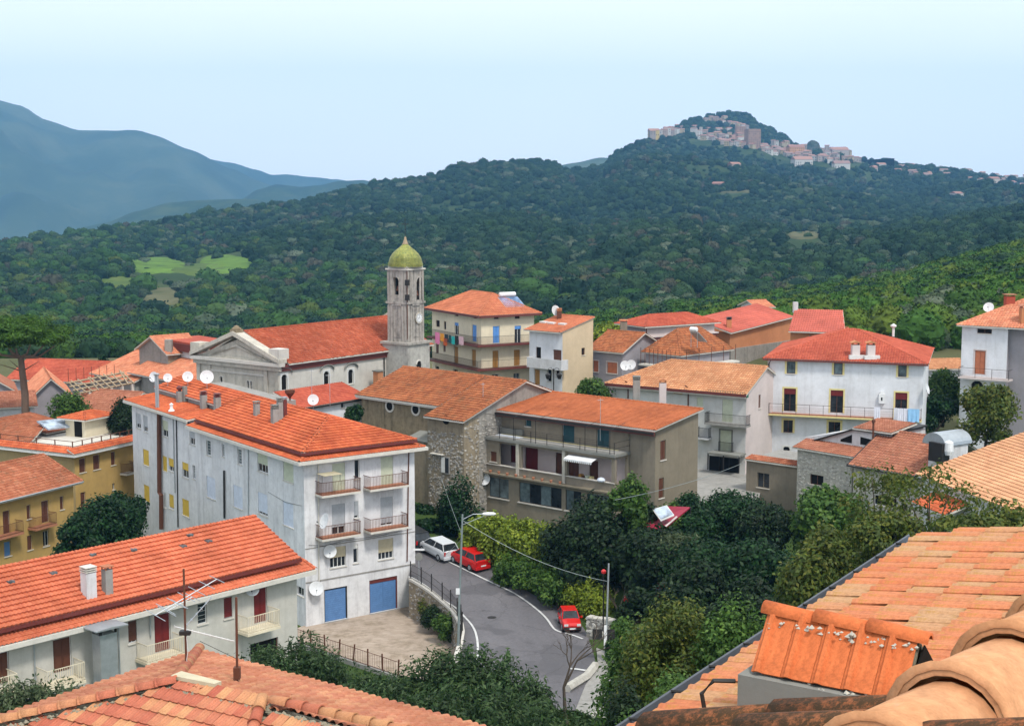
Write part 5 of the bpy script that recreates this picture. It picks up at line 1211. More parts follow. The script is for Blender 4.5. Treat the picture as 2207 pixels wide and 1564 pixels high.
for s_ in (-1, 1):
    MB().tube([q1 - Vector((0, 0, .2)), q1 + Vector((s_ * .25, 0, .1)), q1 + Vector((s_ * .55, 0, 0)), q1 + Vector((s_ * .6, 0, -.45))], .03, 5).build('bracket', M['iron'], t)
    MB().lathe(q1 + Vector((s_ * .6, 0, -1.1)), [(.08, 0), (.18, .05), (.28, .45), (.3, .48), (.1, .62), (.02, .7)], 8).build('lantern', M['iron'], t)
# ================================================================ grey houses
b = house('grey_house', 'low wing of the grey house with orange shutters and brown roof', 1341, 757, 166, -2600, 1272, 8, 9, 'greyh', 'tl_mid', 1.8, [w('f', 'r3', 1478, 690, 1525, 788, st='solid', col='woodor', border='pinkw', bw=.1), w('f', 'r3', 1595, 705, 1683, 800, st='solid', col='woodor', border='pinkw', bw=.1)])
chimney(b.root, b.F.p(1.2, 5, b.z1 + 1.4), .8, 1.5, 'slab', 'taupe', 'orange')
F_, L_, z_ = frame(1391, 706, 178, 6000, 1540); W_ = ext(F_.p(0, 0, z_), F_.v, 1338)
b = Bld('grey_house', 'grey block with flat red hipped roof and one orange shutter', 'house', F_, L_, W_, 8, z_, M['pinkw'], {'l': M['greyh']})
b.win('l', 'r4', 220, 418, 270, 522, st='solid', col='woodor', border='pinkw', bw=.1); b.walls(); hip(b, z_ + .12, 1.2, 'tl_red', .6)
MB().box(b.F, -.3, b.L + .3, -.3, b.W + .2, z_ - 1.5, z_ - 1.25).build('string_course', M['gutter'], b.root); MB().box(b.F, -.4, b.L + .4, -.4, b.W + .3, z_ - 1.247, z_ - 1.1).build('ledge', M['pinkw'], b.root)
pipe(b, [b.F.p(.1, -.1, z_ - .1), b.F.p(.1, -.1, 10)], 'rust', .06)
F_, L_, z_ = frame(1466, 768, 164, 4300, 1572); W_ = ext(F_.p(0, 0, z_), F_.v, 1392)
b = Bld('grey_house', 'house under a pyramid of mottled orange tiles carrying a solar heater', 'house', F_, L_, W_, 8, z_, M['greyh']); b.walls(); hip(b, z_ + .1, 2.7, 'tl_mid', .4, name='roof')
m = MB()
for i in range(9): q = b.fr('l').p(b.W * (i / 8.), -.9, z_ - 1.2); m.tube([q, q + Vector((0, 0, 1.9))], .035, 5)
for i in range(5): q = b.F.p(b.L * i / 4., -.9, z_ - 1.0); m.tube([q, q + Vector((0, 0, 1.8))], .035, 5)
m.build('terrace_bars', M['rust'], b.root); MB().box(b.F, -1.3, b.L + .3, -1.3, -.01, z_ - 1.35, z_ - 1.15).box(b.F, -1.3, -.01, 0, b.W, z_ - 1.35, z_ - 1.15).build('terrace_slab', M['fascia'], b.root)
q = atY(*pz('r4', 875, 470), 164.5); solar('solar heater with one blue panel and round tank on the pyramid roof', q, -.80, .6, 1.1, 2.3, 1, tilt=.55)
for x, y in ((185, 655), (235, 648)): dish('white dish %s on the wall of the grey house' % ('left of the pair' if x < 200 else 'right of the pair'), atY(*pz('r4', x, y), 152), .52, (-.3 if x > 200 else .1, -1, .25), .9)
# ================================================================ orange house
F_, L_, z_ = frame(1573, 716, 186, 3900, 1704); zr_ = F_.hit(1704, 684)[1]
b = Bld('orange_house', 'unplastered orange brick house with a pinkish metal roof at the edge of the woods', 'house', F_, L_, 9, 7, z_, M['orange'], {}, {'f': [(0, z_), (L_, z_), (L_, zr_)], 'r': [(0, z_), (9, z_), (9, zr_), (0, zr_)]})
b.walls(); dz = 1.5
roof(b, [[(-.5, -.5, z_ - .05), (L_ + .1, -.5, zr_ + .1), (L_ + .1, 5.5, zr_ + .1 + dz), (-.5, 5.5, z_ - .05 + dz)]], 'tl_pink2', tw=.3, tl=.6, name='roof'); MB().box(b.F, -.05, L_ + 8, -.25, -.003, 7, F_.hit(1640, 742)[1]).build('stone_base', M['stone'], b.root)
chimney(b.root, b.F.p(1.3, 1.0, z_ + .6), .6, .9, 'stack', 'orange', 'iron')
F2, L2, z2 = frame(1704, 714, 183, -9000, 1818)
b = Bld('orange_house', 'right-hand part of the orange house under a big bright red sheet roof', 'house', F2, L2, 9, 7, z2, M['orange'], {'f': M['orange']}); b.win('f', 'r4', 1735, 400, 1775, 460, pane='dark', n=1, frame_m='concrete'); b.walls()
roof(b, [[(-.2, -.7, z2 + .05), (L2 + .3, -.7, z2 + .05), (L2 - .6, 6.0, z2 + 2.35), (-.2, 6.0, z2 + 2.35)]], 'tl_pink2', tw=.3, tl=.6); 
chimney(b.root, b.F.p(-.1, 5.8, z2 + 2.4), .6, .9, 'none', 'white', 'white'); MB().box(b.F, 3.1, 4.1, -.3, -.003, 8, z2 - .3).build('pillar', M['concrete'], b.root)
t = house('field_hut', 'tiny white hut with an orange roof among the trees of the slope', 1664, 660, 232, 9000, 1632, 5, 6, 'white', 'tl_pink', .8)
# ================================================================ tan roofed house
F_, L_, z_ = frame(1609, 845, 138, -3740, 1321)
b = KH = Bld('tan_roof_house', 'white house with a broad tan tile roof, green awning box and iron balcony', 'house', F_, L_, 9, 6, z_, M['whiteK'], {'r': M['pinkw']}, {'r': [(0, z_), (9, z_), (4.5, z_ + 1.9)]})
b.win('f', 'r4', 590, 840, 668, 893, st='shut', col='shuty', frac=1); b.win('f', 'r4', 790, 922, 842, 1000, st='shut', col='shutg', frac=1); b.win('f', 'r4', 1003, 940, 1092, 1130, st='shut', col='shutg', frac=1, name='door', sill=False)
b.win('f', 'r4', 985, 1202, 1080, 1385, st='shut', col='shutg', frac=.97, border='cement', bw=.14, name='door', sill=False); b.win('f', 'r4', 890, 1425, 1140, 1600, pane='dark', name='veranda_opening', frame_m='iron', sill=False, n=3)
b.win('r', 'r4', 1310, 900, 1328, 1015, st='solid', col='wood'); b.win('r', 'r4', 1322, 740, 1340, 850, n=1); b.win('r', 'r4', 1270, 810, 1284, 850, n=1)
b.walls(); a_, c_ = -.6, L_ + .25; ze = z_ + .05 - .25
roof(b, [[(a_, -.6, ze), (c_, -.6, ze), (c_, 4.5, z_ + 2.0), (4.3, 4.5, z_ + 2.0)], [(a_, 9.6, ze), (a_, -.6, ze), (4.3, 4.5, z_ + 2.0)], [(c_, 9.6, ze), (a_, 9.6, ze), (4.3, 4.5, z_ + 2.0), (c_, 4.5, z_ + 2.0)]], 'tl_tan', capl=[((4.3, 4.5, z_ + 2.03), (c_, 4.5, z_ + 2.03)), ((a_, -.6, ze + .03), (4.3, 4.5, z_ + 2.03)), ((c_ - .1, -.6, ze + .05), (c_ - .1, 4.5, z_ + 2.05))], tw=.26, tl=.4, jit=.06, lift=.05)
MB().box(b.F, a_, c_, -.7, -.603, ze - .2, ze + .02).build('gutter', M['gutter'], b.root); MB().box(b.F, a_ + .1, c_ - .1, -.6, -.01, ze - .35, ze - .22).build('eave_board', M['fascia'], b.root)
balcony(b, 'f', 'r4', 850, 1140, 1202, 1165, 1.2, 'concrete', 'iron'); balcony(b, 'f', 'r4', 965, 1385, 1085, 1390, .5, 'cement', 'iron'); balcony(b, 'f', 'r4', 780, 1262, 885, 1270, .8, 'white', 'iron')
u0, z0 = b.F.hit(*pz('r4', 885, 885), -.4); u1, z1 = b.F.hit(*pz('r4', 1212, 900), -.4); MB().box(b.F, u0, u1, -.45, -.01, (z0 + z1) / 2 - .25, (z0 + z1) / 2 + .2).build('awning_box', M['green'], b.root)
for x, y0, y1 in ((210, 800, 935), (718, 840, 1000)): p = b.F.hit(*pz('r4', x, y0), -.08); q = b.F.hit(*pz('r4', x, y1), -.08); pipe(b, [b.F.p(p[0] - .2, -.4, p[1] + .2), b.F.p(p[0], -.08, p[1]), b.F.p(p[0], -.08, q[1])], 'rust', .06)
u0, z0 = b.F.hit(*pz('r4', 880, 1400), -1.6); u1, z1 = b.F.hit(*pz('r4', 1150, 1420), -1.6)
pg = thing('veranda_frame', 'dark metal frame with flat cover below the white house balcony', 'pergola', b.F.p(u0, -1.6, 7)); MB().box(b.F, u0, u1, -1.7, -.1, z1 - .08, z1 + .08).build('cover', M['cement'], pg)
for u in (u0 + .05, (u0 + u1) / 2, u1 - .05): MB().box(b.F, u - .05, u + .05, -1.65, -1.55, 7, z1 - .083).build('post', M['iron'], pg)
# ================================================================ white house with yellow trim
F_, L_, z_ = frame(1991, 785, 139, -8500, 1655)
b = LH = Bld('yellow_trim_house', 'big white three-storey house with yellow window trim and red hipped roof', 'house', F_, L_, 14.0, 5, z_, M['whiteL'])
for r in ((215, 690, 287, 792), (607, 702, 680, 800), (1142, 722, 1213, 820)): b.win('f', 'r5', *r, border='trimy', frame_m='wood', bw=.2, pane='glassb', n=1)
for r in ((190, 915, 290, 1105), (578, 930, 684, 1118), (1116, 950, 1216, 1180)): b.win('f', 'r5', *r, st='shut', col='woodred', frac=.25, border='trimy', frame_m='wood', name='door', sill=False, bw=.16)
for r in ((187, 1178, 265, 1282), (562, 1192, 660, 1300), (1118, 1215, 1190, 1300)): b.win('f', 'r5', *r, border='trimy', frame_m='wood', bw=.2, n=2)
b.win('f', 'r5', 155, 1455, 265, 1545, pane='dark', n=1, frame_m='iron', name='door', sill=False); b.win('f', 'r5', 182, 1398, 242, 1436, pane='dark', n=1, arch=True, border='frame', bw=.1)
b.walls(); hip(b, z_ + .05, 2.5, 'tl_red', .45, tw=.25)
MB().box(b.F, -.45, b.L + .45, -.53, -.453, z_ - .1, z_ + .05).build('gutter', M['gutter'], b.root)
balcony(b, 'f', 'r5', 62, 1125, 1335, 1185, 1.1, 'trimy', 'iron', floor='terr', style='wires', h=1.05)
for x, y, x2 in ((785, 648, 0), (912, 650, 0)):
    q = onplane(*pz('r5', x, y), b.F.p(0, -.45, z_ + .05), b.F.p(L_, -.45, z_ + .05), b.F.p(L_ / 2, 6.8, z_ + 2.5)); chimney(b.root, q, .75, 1.15, 'gable', 'pinkw', 'orange'); MB().box(Fr(q, (1, 0)), -.75, .75, -.8, -.4, q.z - .2, q.z + .18).build('flashing', M['frame'], b.root)
q = b.F.p(L_ * .78, 6.2, z_ + 2.0); MB().tube([q, q + Vector((0, 0, .9))], .13, 8).lathe(q + Vector((0, 0, .9)), [(.16, 0), (.3, .1), (.32, .22), (.05, .4)], 10).build('flue_pipe', M['frame'], b.root)
pipe(b, [b.F.p(.35, -.45, z_ - .05), b.F.p(.12, -.1, z_ - .5), b.F.p(.12, -.1, 6)], 'iron', .07)
bx = thing('gas_boiler', 'white wall boiler with a tile cap between two balcony doors', 'boiler', b.F.p(*(lambda h: (h[0], -.2, h[1]))(b.F.hit(*pz('r5', 1008, 1035))))); u_, zz_ = b.F.hit(*pz('r5', 1008, 990)); MB().box(b.F, u_ - .28, u_ + .28, -.36, -.003, zz_ - .55, zz_ + .4).build('casing', M['white_p'], bx); MB().box(b.F, u_ - .07, u_ + .07, -.37, -.361, zz_ - .25, zz_ + .05).build('vent', M['dark'], bx); MB().box(b.F, u_ - .16, u_ + .16, -.3, -.05, zz_ + .403, zz_ + .6).build('flue_cap', M['white_p'], bx)
def towel(label, F, kk, x0, x1, y0, y1, v, c, nm, group='washing on the yellow-trimmed house'):
    u0, zt0 = F.hit(*pz(kk, x0, y0), v); u1 = F.hit(*pz(kk, x1, y0), v)[0]; zb_ = F.hit(*pz(kk, (x0 + x1) / 2, y1), v)[1]; m = MB(); k = 10
    for j in range(k):
        a = u0 + (u1 - u0) * j / k; c_ = u0 + (u1 - u0) * (j + 1) / k; o1, o2 = .05 * math.sin(j * 1.7), .05 * math.sin((j + 1) * 1.7)
        m.poly([F.p(a, v - .02 - o1, zb_ + .06 * math.sin(j)), F.p(c_, v - .02 - o2, zb_ + .06 * math.sin(j + 1)), F.p(c_, v, zt0), F.p(a, v, zt0)])
        m.poly([F.p(a, v, zt0), F.p(c_, v, zt0), F.p(c_, v + .08, zt0 - .6), F.p(a, v + .08, zt0 - .6)])
    return tag(m.build('laundry', paint('cloth_' + nm, c, .9), origin=F.p(u0, v, zb_)), label, 'laundry', group)
towel('single white towel hanging from the balcony rail left of the boiler', b.F, 'r5', 943, 995, 1068, 1172, -1.18, (.68, .68, .76), 'w1')
towel('long white towel in front of the right balcony door', b.F, 'r5', 1135, 1185, 1078, 1236, -1.2, (.70, .70, .78), 'w2'); towel('short white cloth behind the long towel', b.F, 'r5', 1106, 1134, 1075, 1180, -1.17, (.66, .66, .72), 'w3')
towel('white sheet showing below the blue towel', b.F, 'r5', 1187, 1250, 1080, 1225, -1.16, (.66, .66, .74), 'w4'); towel('light blue towel at the right end of the balcony', b.F, 'r5', 1224, 1320, 1083, 1195, -1.24, (.28, .52, .78), 'w5')
dish('white dish seen edge on at the right corner of the yellow-trimmed house', b.F.p(L_ + .45, -.3, b.F.hit(*pz('r5', 1355, 910))[1]), .55, (.9, -.5, .3), .3)
# ================================================================ right edge house
F_, L_, z_ = frame(2173, 706, 146, -3300, 2074)
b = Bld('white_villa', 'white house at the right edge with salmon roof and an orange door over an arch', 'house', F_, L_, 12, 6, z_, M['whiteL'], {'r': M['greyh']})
b.win('f', 'r5', 1800, 420, 1922, 458, pane='dark', n=2, frame_m='wood'); b.win('f', 'r5', 1775, 598, 1868, 798, st='solid', col='woodor', name='door', sill=False, border='pinkw', bw=.1); b.win('f', 'r5', 1745, 850, 1850, 1000, arch=True, pane='dark', n=1, border='frame', name='arch_opening', sill=False)
b.walls(); hip(b, z_ + .02, 2.7, 'tl_pink', .45, tw=.3, u1=L_ + 5.5); MB().box(b.F, L_ + .003, L_ + 5.4, .6, 11.5, 6, z_ - .05).build('side_wing', M['greyh'], b.root)
balcony(b, 'f', 'r5', 1640, 815, 2062, 852, 1.4, 'pinkw', 'iron', style='wires')
chimney(b.root, b.F.p(L_ * .75, 4.0, z_ + 2.0), .9, .9, 'slab', 'tl_red', 'tl_brown'); dish('square white panel dish behind the villa roof', atY(*pz('r5', 1895, 240), 152), .55, (-.5, -1, .6), .6)
chimney(b.root, b.F.p(L_ + 1.3, .8, z_ + .5), .8, 1.5, 'gable', 'orange', 'tl_brown')
house('low_shed', 'long low shed with a flat orange roof between the two white houses', 2082, 792, 168, 20000, 1985, 5, 6, 'white', 'tl_tan', .7)
# ================================================================ stone oratory with its taller front block
F2, L2, z2 = frame(1000, 906, 124, -2400, 921); pr = 1.9; tn = .33
C_ = F2.p(L2, pr, z2 + pr * tn); L1 = ext(C_, -F2.u, 779); F1 = Fr(C_ - F2.u * L1, F2.u); zN = z2 + pr * tn; rv = 5.9; zR = zN + rv * tn
b = N1 = Bld('oratory', 'old plastered stone chapel with oval windows and dark mould under the eaves', 'chapel', F1, L1, 2 * rv, 5, zN, M['mould'], {'r': M['stone']}, {'r': [(0, zN), (2 * rv, zN), (rv, zR)]})
b.walls(); F = b.F; L = L1
t_ = MB(); MB().box(F, L - L2, L, -pr, -.003, 5, z2).build('front_block', M['mortar'], b.root); MB().prism(Fr(F.p(L, -pr, 0), F.v), [(0, z2), (pr, z2), (pr, zN)], .0, .2).build('front_gable', M['stone'], b.root)
Fn = Fr(F.p(L - L2, -pr, 0), F.u); hw = Fn.hit(*pz('q3', 755, 800)); hx = Fn.hit(*pz('q3', 815, 945)); 
MB().box(Fn, hw[0] - .1, hx[0] + .1, -.1, -.004, hx[1], hw[1] + .1).build('window_surround', M['concrete'], b.root); MB().box(Fn, hw[0] + .45, hx[0], -.12, -.102, hx[1] + .1, hw[1]).build('pane', M['glass'], b.root); MB().box(Fn, hw[0], hw[0] + .42, -.13, -.102, hx[1] + .1, hw[1]).build('shutter', M['frame'], b.root); MB().box(Fn, hw[0] - 1.2, hw[0] + .3, -.35, -.01, hw[1] + .2, hw[1] + .28).build('canopy', M['fascia'], b.root)
rubble(b.root, Fn, .15, L2 - .1, 6, z2 - 1.3, 620, 'stonec', .34, [(hw[0], hx[0], hx[1], hw[1])], seed=2); rubble(b.root, Fr(F.p(L, -pr, 0), F.v), .1, pr + 5, 6, z2 - .2, 500, 'stonec', .36, seed=3)
for x, y in ((315, 372), (534, 400)): u, z = F.hit(*pz('q3', x, y)); o = MB().lathe(F.p(u, -.004, z), [(.01, 0), (.58, 0), (.58, .08), (.44, .1), (.4, .05), (.01, .05)], 20, axis=-F.v).build('oculus', M['churchw'], b.root); MB().lathe(F.p(u, -.06, z), [(.01, 0), (.4, 0), (.4, .012), (.01, .012)], 20, axis=-F.v).build('pane', M['dark'], o)
u, z = Fn.hit(*pz('q3', 788, 485)); MB().lathe(Fn.p(u, -.004, z), [(.01, 0), (.42, 0), (.42, .03), (.01, .03)], 16, axis=-Fn.v).build('oculus', M['dark'], b.root)
e0 = zN - .45 * tn
roof(b, [[(-.45, -.45, e0 + .12), (L - L2 - .0, -.45, e0 + .12), (L - L2, rv, zR + .12), (-.45, rv, zR + .12)], [(L - L2, -pr - .5, z2 - .5 * tn + .12), (L + .35, -pr - .5, z2 - .5 * tn + .12), (L + .35, rv, zR + .12), (L - L2, rv, zR + .12)], [(L + .35, 2 * rv + .4, e0), (-.45, 2 * rv + .4, e0), (-.45, rv, zR + .12), (L + .35, rv, zR + .12)]], 'tl_mid', capl=[((-.45, rv, zR + .15), (L + .35, rv, zR + .15)), ((L + .3, -pr - .5, z2 - .5 * tn + .15), (L + .3, rv, zR + .15))], tw=.25, tl=.42, amp=.05, lift=.06)
MB().box(F, -.4, L - L2 - .02, -.4, -.003, zN - .3, zN - .02).build('eave_moulding', M['churchw'], b.root)
# small lean-to in front of the chapel
lt = MB().box(F, L - L2 - 2.6, L - L2 - .003, -1.6, -.003, 3, zN - 3.0).build('lean_to', M['mortar'], b.root); MB().slab([F.p(L - L2 - 2.8, -1.9, zN - 3.0), F.p(L - L2 - .01, -1.9, zN - 3.0), F.p(L - L2 - .01, -.01, zN - 2.5), F.p(L - L2 - 2.8, -.01, zN - 2.5)], .12).build('lean_to_roof', M['cement'], b.root)
# ================================================================ taupe house with the long terrace
F_, L_, z_ = frame(1413, 925, 117, -2647, 1033); W_ = ext(F_.p(L_, 0, z_), F_.v, 1505); zb_ = F_.side('r', L_, W_).hit(1505, 884)[1]
b = O = Bld('terrace_house', 'taupe house with a railed upper terrace, loggia with columns and orange roof', 'house', F_, L_, W_, 4, z_, M['taupe'], {'r': M['taupe2']}, {'r': [(0, z_), (W_, z_), (W_, zb_)], 'l': [(0, z_), (W_, z_), (0, zb_)], 'b': [(0, z_), (L_, z_), (L_, zb_), (0, zb_)]})
for r in ((650, 308, 722, 455), (110, 248, 212, 385)): b.win('f', 'z4', *r, st='solid', col='teal')
for r in ((1112, 372, 1262, 655), (1540, 422, 1695, 710)): b.win('f', 'z4', *r, st='solid', col='teal', name='door', sill=False)
b.win('r', 'r4', 482, 1285, 528, 1450, st='solid', col='wood'); b.win('r', 'q5', 625, 115, 668, 285, st='solid', col='wood'); b.win('f', 'z4', 85, 630, 150, 835, st='solid', col='woodred')
for r in ((650, 720, 808, 1010, 'woodred'), (1030, 785, 1112, 1050, 'wood'), (1190, 850, 1320, 1100, 'wood'), (1452, 880, 1560, 1120, 'wood'), (465, 690, 532, 905, 'woodred')): b.win('f', 'z4', *r[:4], st='solid', col=r[4], name='door', sill=False, frame_m='wood')
b.walls(); F = b.F; ra = (zb_ - z_) / W_
roof(b, [[(-.5, -.7, z_ + .12 - .7 * ra), (L_ + .4, -.7, z_ + .12 - .7 * ra), (L_ + .4, W_ + .2, zb_ + .12), (-.5, W_ + .2, zb_ + .12)]], 'tl_O', capl=[((-.5, W_ + .1, zb_ + .15), (L_ + .4, W_ + .1, zb_ + .15)), ((L_ + .35, -.7, z_ + .14 - .7 * ra), (L_ + .35, W_, zb_ + .14))], tw=.22, tl=.36, amp=.035, jit=.03)
MB().box(F, -.5, L_ + .4, -.8, -.703, z_ - .45, z_ - .1).build('gutter', M['gutter'], b.root); MB().box(F, -.5, L_ + .4, -.95, -.803, z_ - .3, z_ - .12).build('outer_gutter', M['iron'], b.root)
dep = 2.0; FV = Fr(F.p(0, -dep, 0), F.u); uL = FV.hit(*pz('z4', 150, 600))[0]; uR = FV.hit(*pz('z4', 1770, 800))[0]; zS = (FV.hit(*pz('z4', 300, 600))[1] + FV.hit(*pz('z4', 1600, 780))[1]) / 2
MB().box(F, uL - .15, uR + .15, -dep - .25, -.005, zS - .22, zS).build('terrace_slab', M['cement'], b.root); MB().box(F, uL, uR, -dep, -.3, zS + .002, zS + .03).build('terrace_floor', M['concrete'], b.root)
FV2 = Fr(F.p(uL, -dep, 0), F.u); LV = uR - uL
def vr(x0, y0, x1, y1):
    a = FV2.hit(*pz('z4', x0, (y0 + y1) / 2))[0]; c = FV2.hit(*pz('z4', x1, (y0 + y1) / 2))[0]; return (max(.1, a), min(LV - .1, c), FV2.hit(*pz('z4', (x0 + x1) / 2, y1))[1], FV2.hit(*pz('z4', (x0 + x1) / 2, y0))[1])
zp = (FV2.hit(*pz('z4', 430, 962))[1] + FV2.hit(*pz('z4', 1400, 1115))[1]) / 2; zt2 = zS - .45
loggia = [vr(325, 680, 535, 950), vr(600, 720, 1112, 1030), vr(1170, 800, 1725, 1130)]; loggia = [(a, c, zp, zt2) for a, c, _, _ in loggia]
glz = [vr(200, 1118, 442, 1345), vr(572, 1172, 1102, 1440), vr(1152, 1270, 1345, 1400), vr(1420, 1330, 1700, 1450)]; zg0 = (glz[0][2] + glz[1][2]) / 2; zg1 = (glz[0][3] + glz[1][3]) / 2; glz = [(a, c, zg0, zg1) for a, c, _, _ in glz]
sw = vr(215, 770, 290, 895); V_ = MB(); wall(V_, FV2, LV, 4, zS - .223, loggia + glz + [sw], depth=.22); wall(V_, Fr(FV2.p(LV, 0, 0), FV2.v), dep - .01, 4, zS - .223, [(.25, dep - .3, zp, zt2)], depth=.2); wall(V_, Fr(FV2.p(0, dep - .01, 0), -FV2.v), dep - .01, 4, zS - .223, []); V_.build('veranda_wall', M['taupe'], b.root)
MB().box(F, uL + .02, uR - .02, -.03, -.006, zp - .9, zt2 + .2).build('loggia_back_wall', M['pinkw'], b.root) if False else None
zfl = zp - 1.0
lb = MB(); hs = [(h[0] - 0, h[1], h[2], h[3]) for h in b.holes['f'] if h[3] < zS - .1]
wall(lb, Fr(F.p(0, -.02, 0), F.u), uR, zfl, zS - .24, [(h[0], h[1], max(zfl + .02, h[2]), h[3]) for h in hs if h[3] > zfl + .5], depth=.05); lb.build('loggia_wall', M['pinkw'], b.root)
MB().box(F, uL + .05, uR - .05, -dep + .22, -.03, zfl - .15, zfl).build('loggia_floor', M['terr'], b.root)
MB().box(FV2, .0, LV, -.08, .23, zp + .003, zp + .07).build('parapet_coping', M['churchw'], b.root); MB().box(FV2, .0, LV, -.5, -.003, zg1 + .35, zg1 + .47).build('ledge', M['taupe2'], b.root)
for i, g in enumerate(glz):
    k = (2, 4, 2, 3)[i]; m = MB(); 
    for j in range(k + 1): u = g[0] + (g[1] - g[0]) * j / k; m.box(FV2, u - .03, u + .03, .1, .16, g[2], g[3])
    m.box(FV2, g[0], g[1], .09, .17, g[2], g[2] + .05).box(FV2, g[0], g[1], .09, .17, g[3] - .05, g[3]); o = m.build('window', M['iron'], b.root)
    for j in range(k): u0 = g[0] + (g[1] - g[0]) * j / k; u1 = g[0] + (g[1] - g[0]) * (j + 1) / k; MB().box(FV2, u0 + .035, u1 - .035, .12, .135, g[2] + .055, g[3] - .055).build('pane', M['glassb' if (i == 0 or j in (0, 2)) else 'glass'], o)
    MB().box(FV2, g[0] - .1, g[1] + .1, -.12, .08, g[2] - .1, g[2] - .003).build('sill', M['churchw'], o)
MB().box(FV2, sw[0], sw[1], .1, .13, sw[2], sw[3]).build('pane', M['wood'], b.root); MB().box(FV2, sw[0] - .1, sw[1] + .1, -.08, .05, sw[2] - .08, sw[2] - .003).build('sill', M['churchw'], b.root)
for a in (loggia[0][1], loggia[1][1]): MB().box(FV2, a + .05, a + .35, -.12, -.003, zg1 + .5, zS - .225).build('pier', M['church'], b.root)
m = MB()
for i in range(9): u = uL + (uR - uL) * i / 8.; m.box(F, u - .02, u + .02, -dep - .15, -dep - .11, zS, zS + 1.0)
for zz in (.12, .3, .48, .66, .84, .99): m.box(F, uL - .1, uR + .1, -dep - .14, -dep - .12, zS + zz, zS + zz + .02)
for zz in (.5, .99): m.box(F, uR + .08, uR + .1, -dep - .1, -.05, zS + zz, zS + zz + .03); m.box(F, uL - .1, uL - .08, -dep - .1, -.05, zS + zz, zS + zz + .03)
for i in (1.9, 3.3, 6.3, 7.75): u = uL + (uR - uL) * i / 8.; m.tube([F.p(u, -dep - .13, zS), F.p(u, -dep - .13, zS + 2.05)], .03, 5); m.tube([F.p(u, -dep - .13, zS + 2.0), F.p(u + .1, -.1, zS + 2.4)], .02, 4)
m.tube([F.p(uL, -dep - .13, zS + 2.03), F.p(uR, -dep - .13, zS + 2.03)], .02, 5); m.build('terrace_railing', M['iron'], b.root)
MB().box(F, uL + .3, uL + 2.8, -.29, -.03, zS + .004, zS + .6).build('parapet_bench', M['cement'], b.root); MB().box(F, uL + .5, uR - .8, -.5, -.3, zS + .033, zS + .05).build('painted_strip', M['trimy'], b.root); MB().box(F, uL + .5, uL + 3.2, -1.2, -.55, zS + .033, zS + .05).build('painted_patch', M['shutw'], b.root)
m = MB(); a0_, a1_ = loggia[2][0] + .2, loggia[2][0] + (loggia[2][1] - loggia[2][0]) * .68; aw = thing('awning', 'white scalloped awning over the right bay of the loggia', 'awning', FV2.p(a0_, -.4, zt2 - .6))
m.slab([FV2.p(a0_, -.75, zt2 - .30), FV2.p(a1_, -.75, zt2 - .30), FV2.p(a1_, -.02, zt2 - .10), FV2.p(a0_, -.02, zt2 - .10)], .03); k = 14
for j in range(k): u = a0_ + (a1_ - a0_) * j / k; d = (a1_ - a0_) / k; m.prism(FV2, [(u, zt2 - .33), (u + d, zt2 - .33), (u + d * .8, zt2 - .50), (u + d * .5, zt2 - .55), (u + d * .2, zt2 - .50)], -.77, -.74)
m.build('canvas', M['white_p'], aw)
pipe(b, [F.p(L_ - 2.6, -.1, z_ - .4), F.p(L_ - 2.6, -.1, 5)], 'taupe2', .06); antenna('thin antenna mast at the right of the taupe terrace roof edge', F.p(L_ * .74, -.85, z_ - 1.4), 3.6, n=3); antenna('thin antenna mast at the left corner of the taupe terrace', F.p(1.2, -.85, z_ - 2.2), 4.6, n=2)
q = FV2.hit(*pz('z4', 135, 1110), -.4); dish('round white dish at the left corner of the taupe veranda', FV2.p(q[0], -.4, q[1]), .55, (-.25, -1, .35), .5)
for i, (x, c) in enumerate(((1290, 'gold'), (1370, 'shutg'), (1420, 'trimy'), (1330, 'wood'))): u = FV2.hit(*pz('z4', x, 1050))[0]; o = MB().box(FV2, u - .14, u + .14, .45, .8, zfl, zp + .25 - i * .04).build('crate', M[c], origin=FV2.p(u, .6, zfl)); tag(o, ('golden box', 'pale green box', 'yellow tub', 'brown box')[i] + ' standing in the right bay of the loggia', 'box', 'things stored in the loggia')
u = FV2.hit(*pz('z4', 1600, 1120), -.1)[0]; tag(MB().lathe(FV2.p(u, -.15, zp + .07), [(.28, 0), (.36, .12), (.3, .25), (.1, .34)], 9).build('bag', M['shutw'], origin=FV2.p(u, -.15, zp + .07)), 'pale blue bag on the loggia parapet beside the tree', 'bag')
rr = random.Random(3)
for i in range(9): u = LV * (.06 + .62 * i / 9); q = FV2.p(u, -.3, zg1 + .47); t = thing('potted_plant', ('first', 'second', 'third', 'fourth', 'fifth', 'sixth', 'seventh', 'eighth', 'last')[i] + ' small terracotta pot from the left on the ledge under the loggia', 'potted plant', q, 'pots on the ledge of the taupe house'); MB().lathe(q, [(.09, 0), (.14, .2), (.13, .22)], 8).build('pot', M['terr'], t)
u0, z0 = atY(0, 0, 1)[0], 0
# chimneys behind the taupe ridge
for lab, x, y, kd, mt, cp in (('grey brick chimney with pierced cap behind the taupe roof ridge', 280, 935, 'stack', 'concrete', 'cement'), ('pink brick chimney with gabled cap behind the taupe roof ridge', 500, 960, 'gable', 'pinkw', 'orange')):
    q = atY(*pz('r4', x, y), 127.5); t = thing('chimney_stack', lab, 'chimney', q - Vector((0, 0, 1)), 'chimneys between the roofs'); chimney(t, q, .6, 1.7, kd, mt, cp, name='stack')
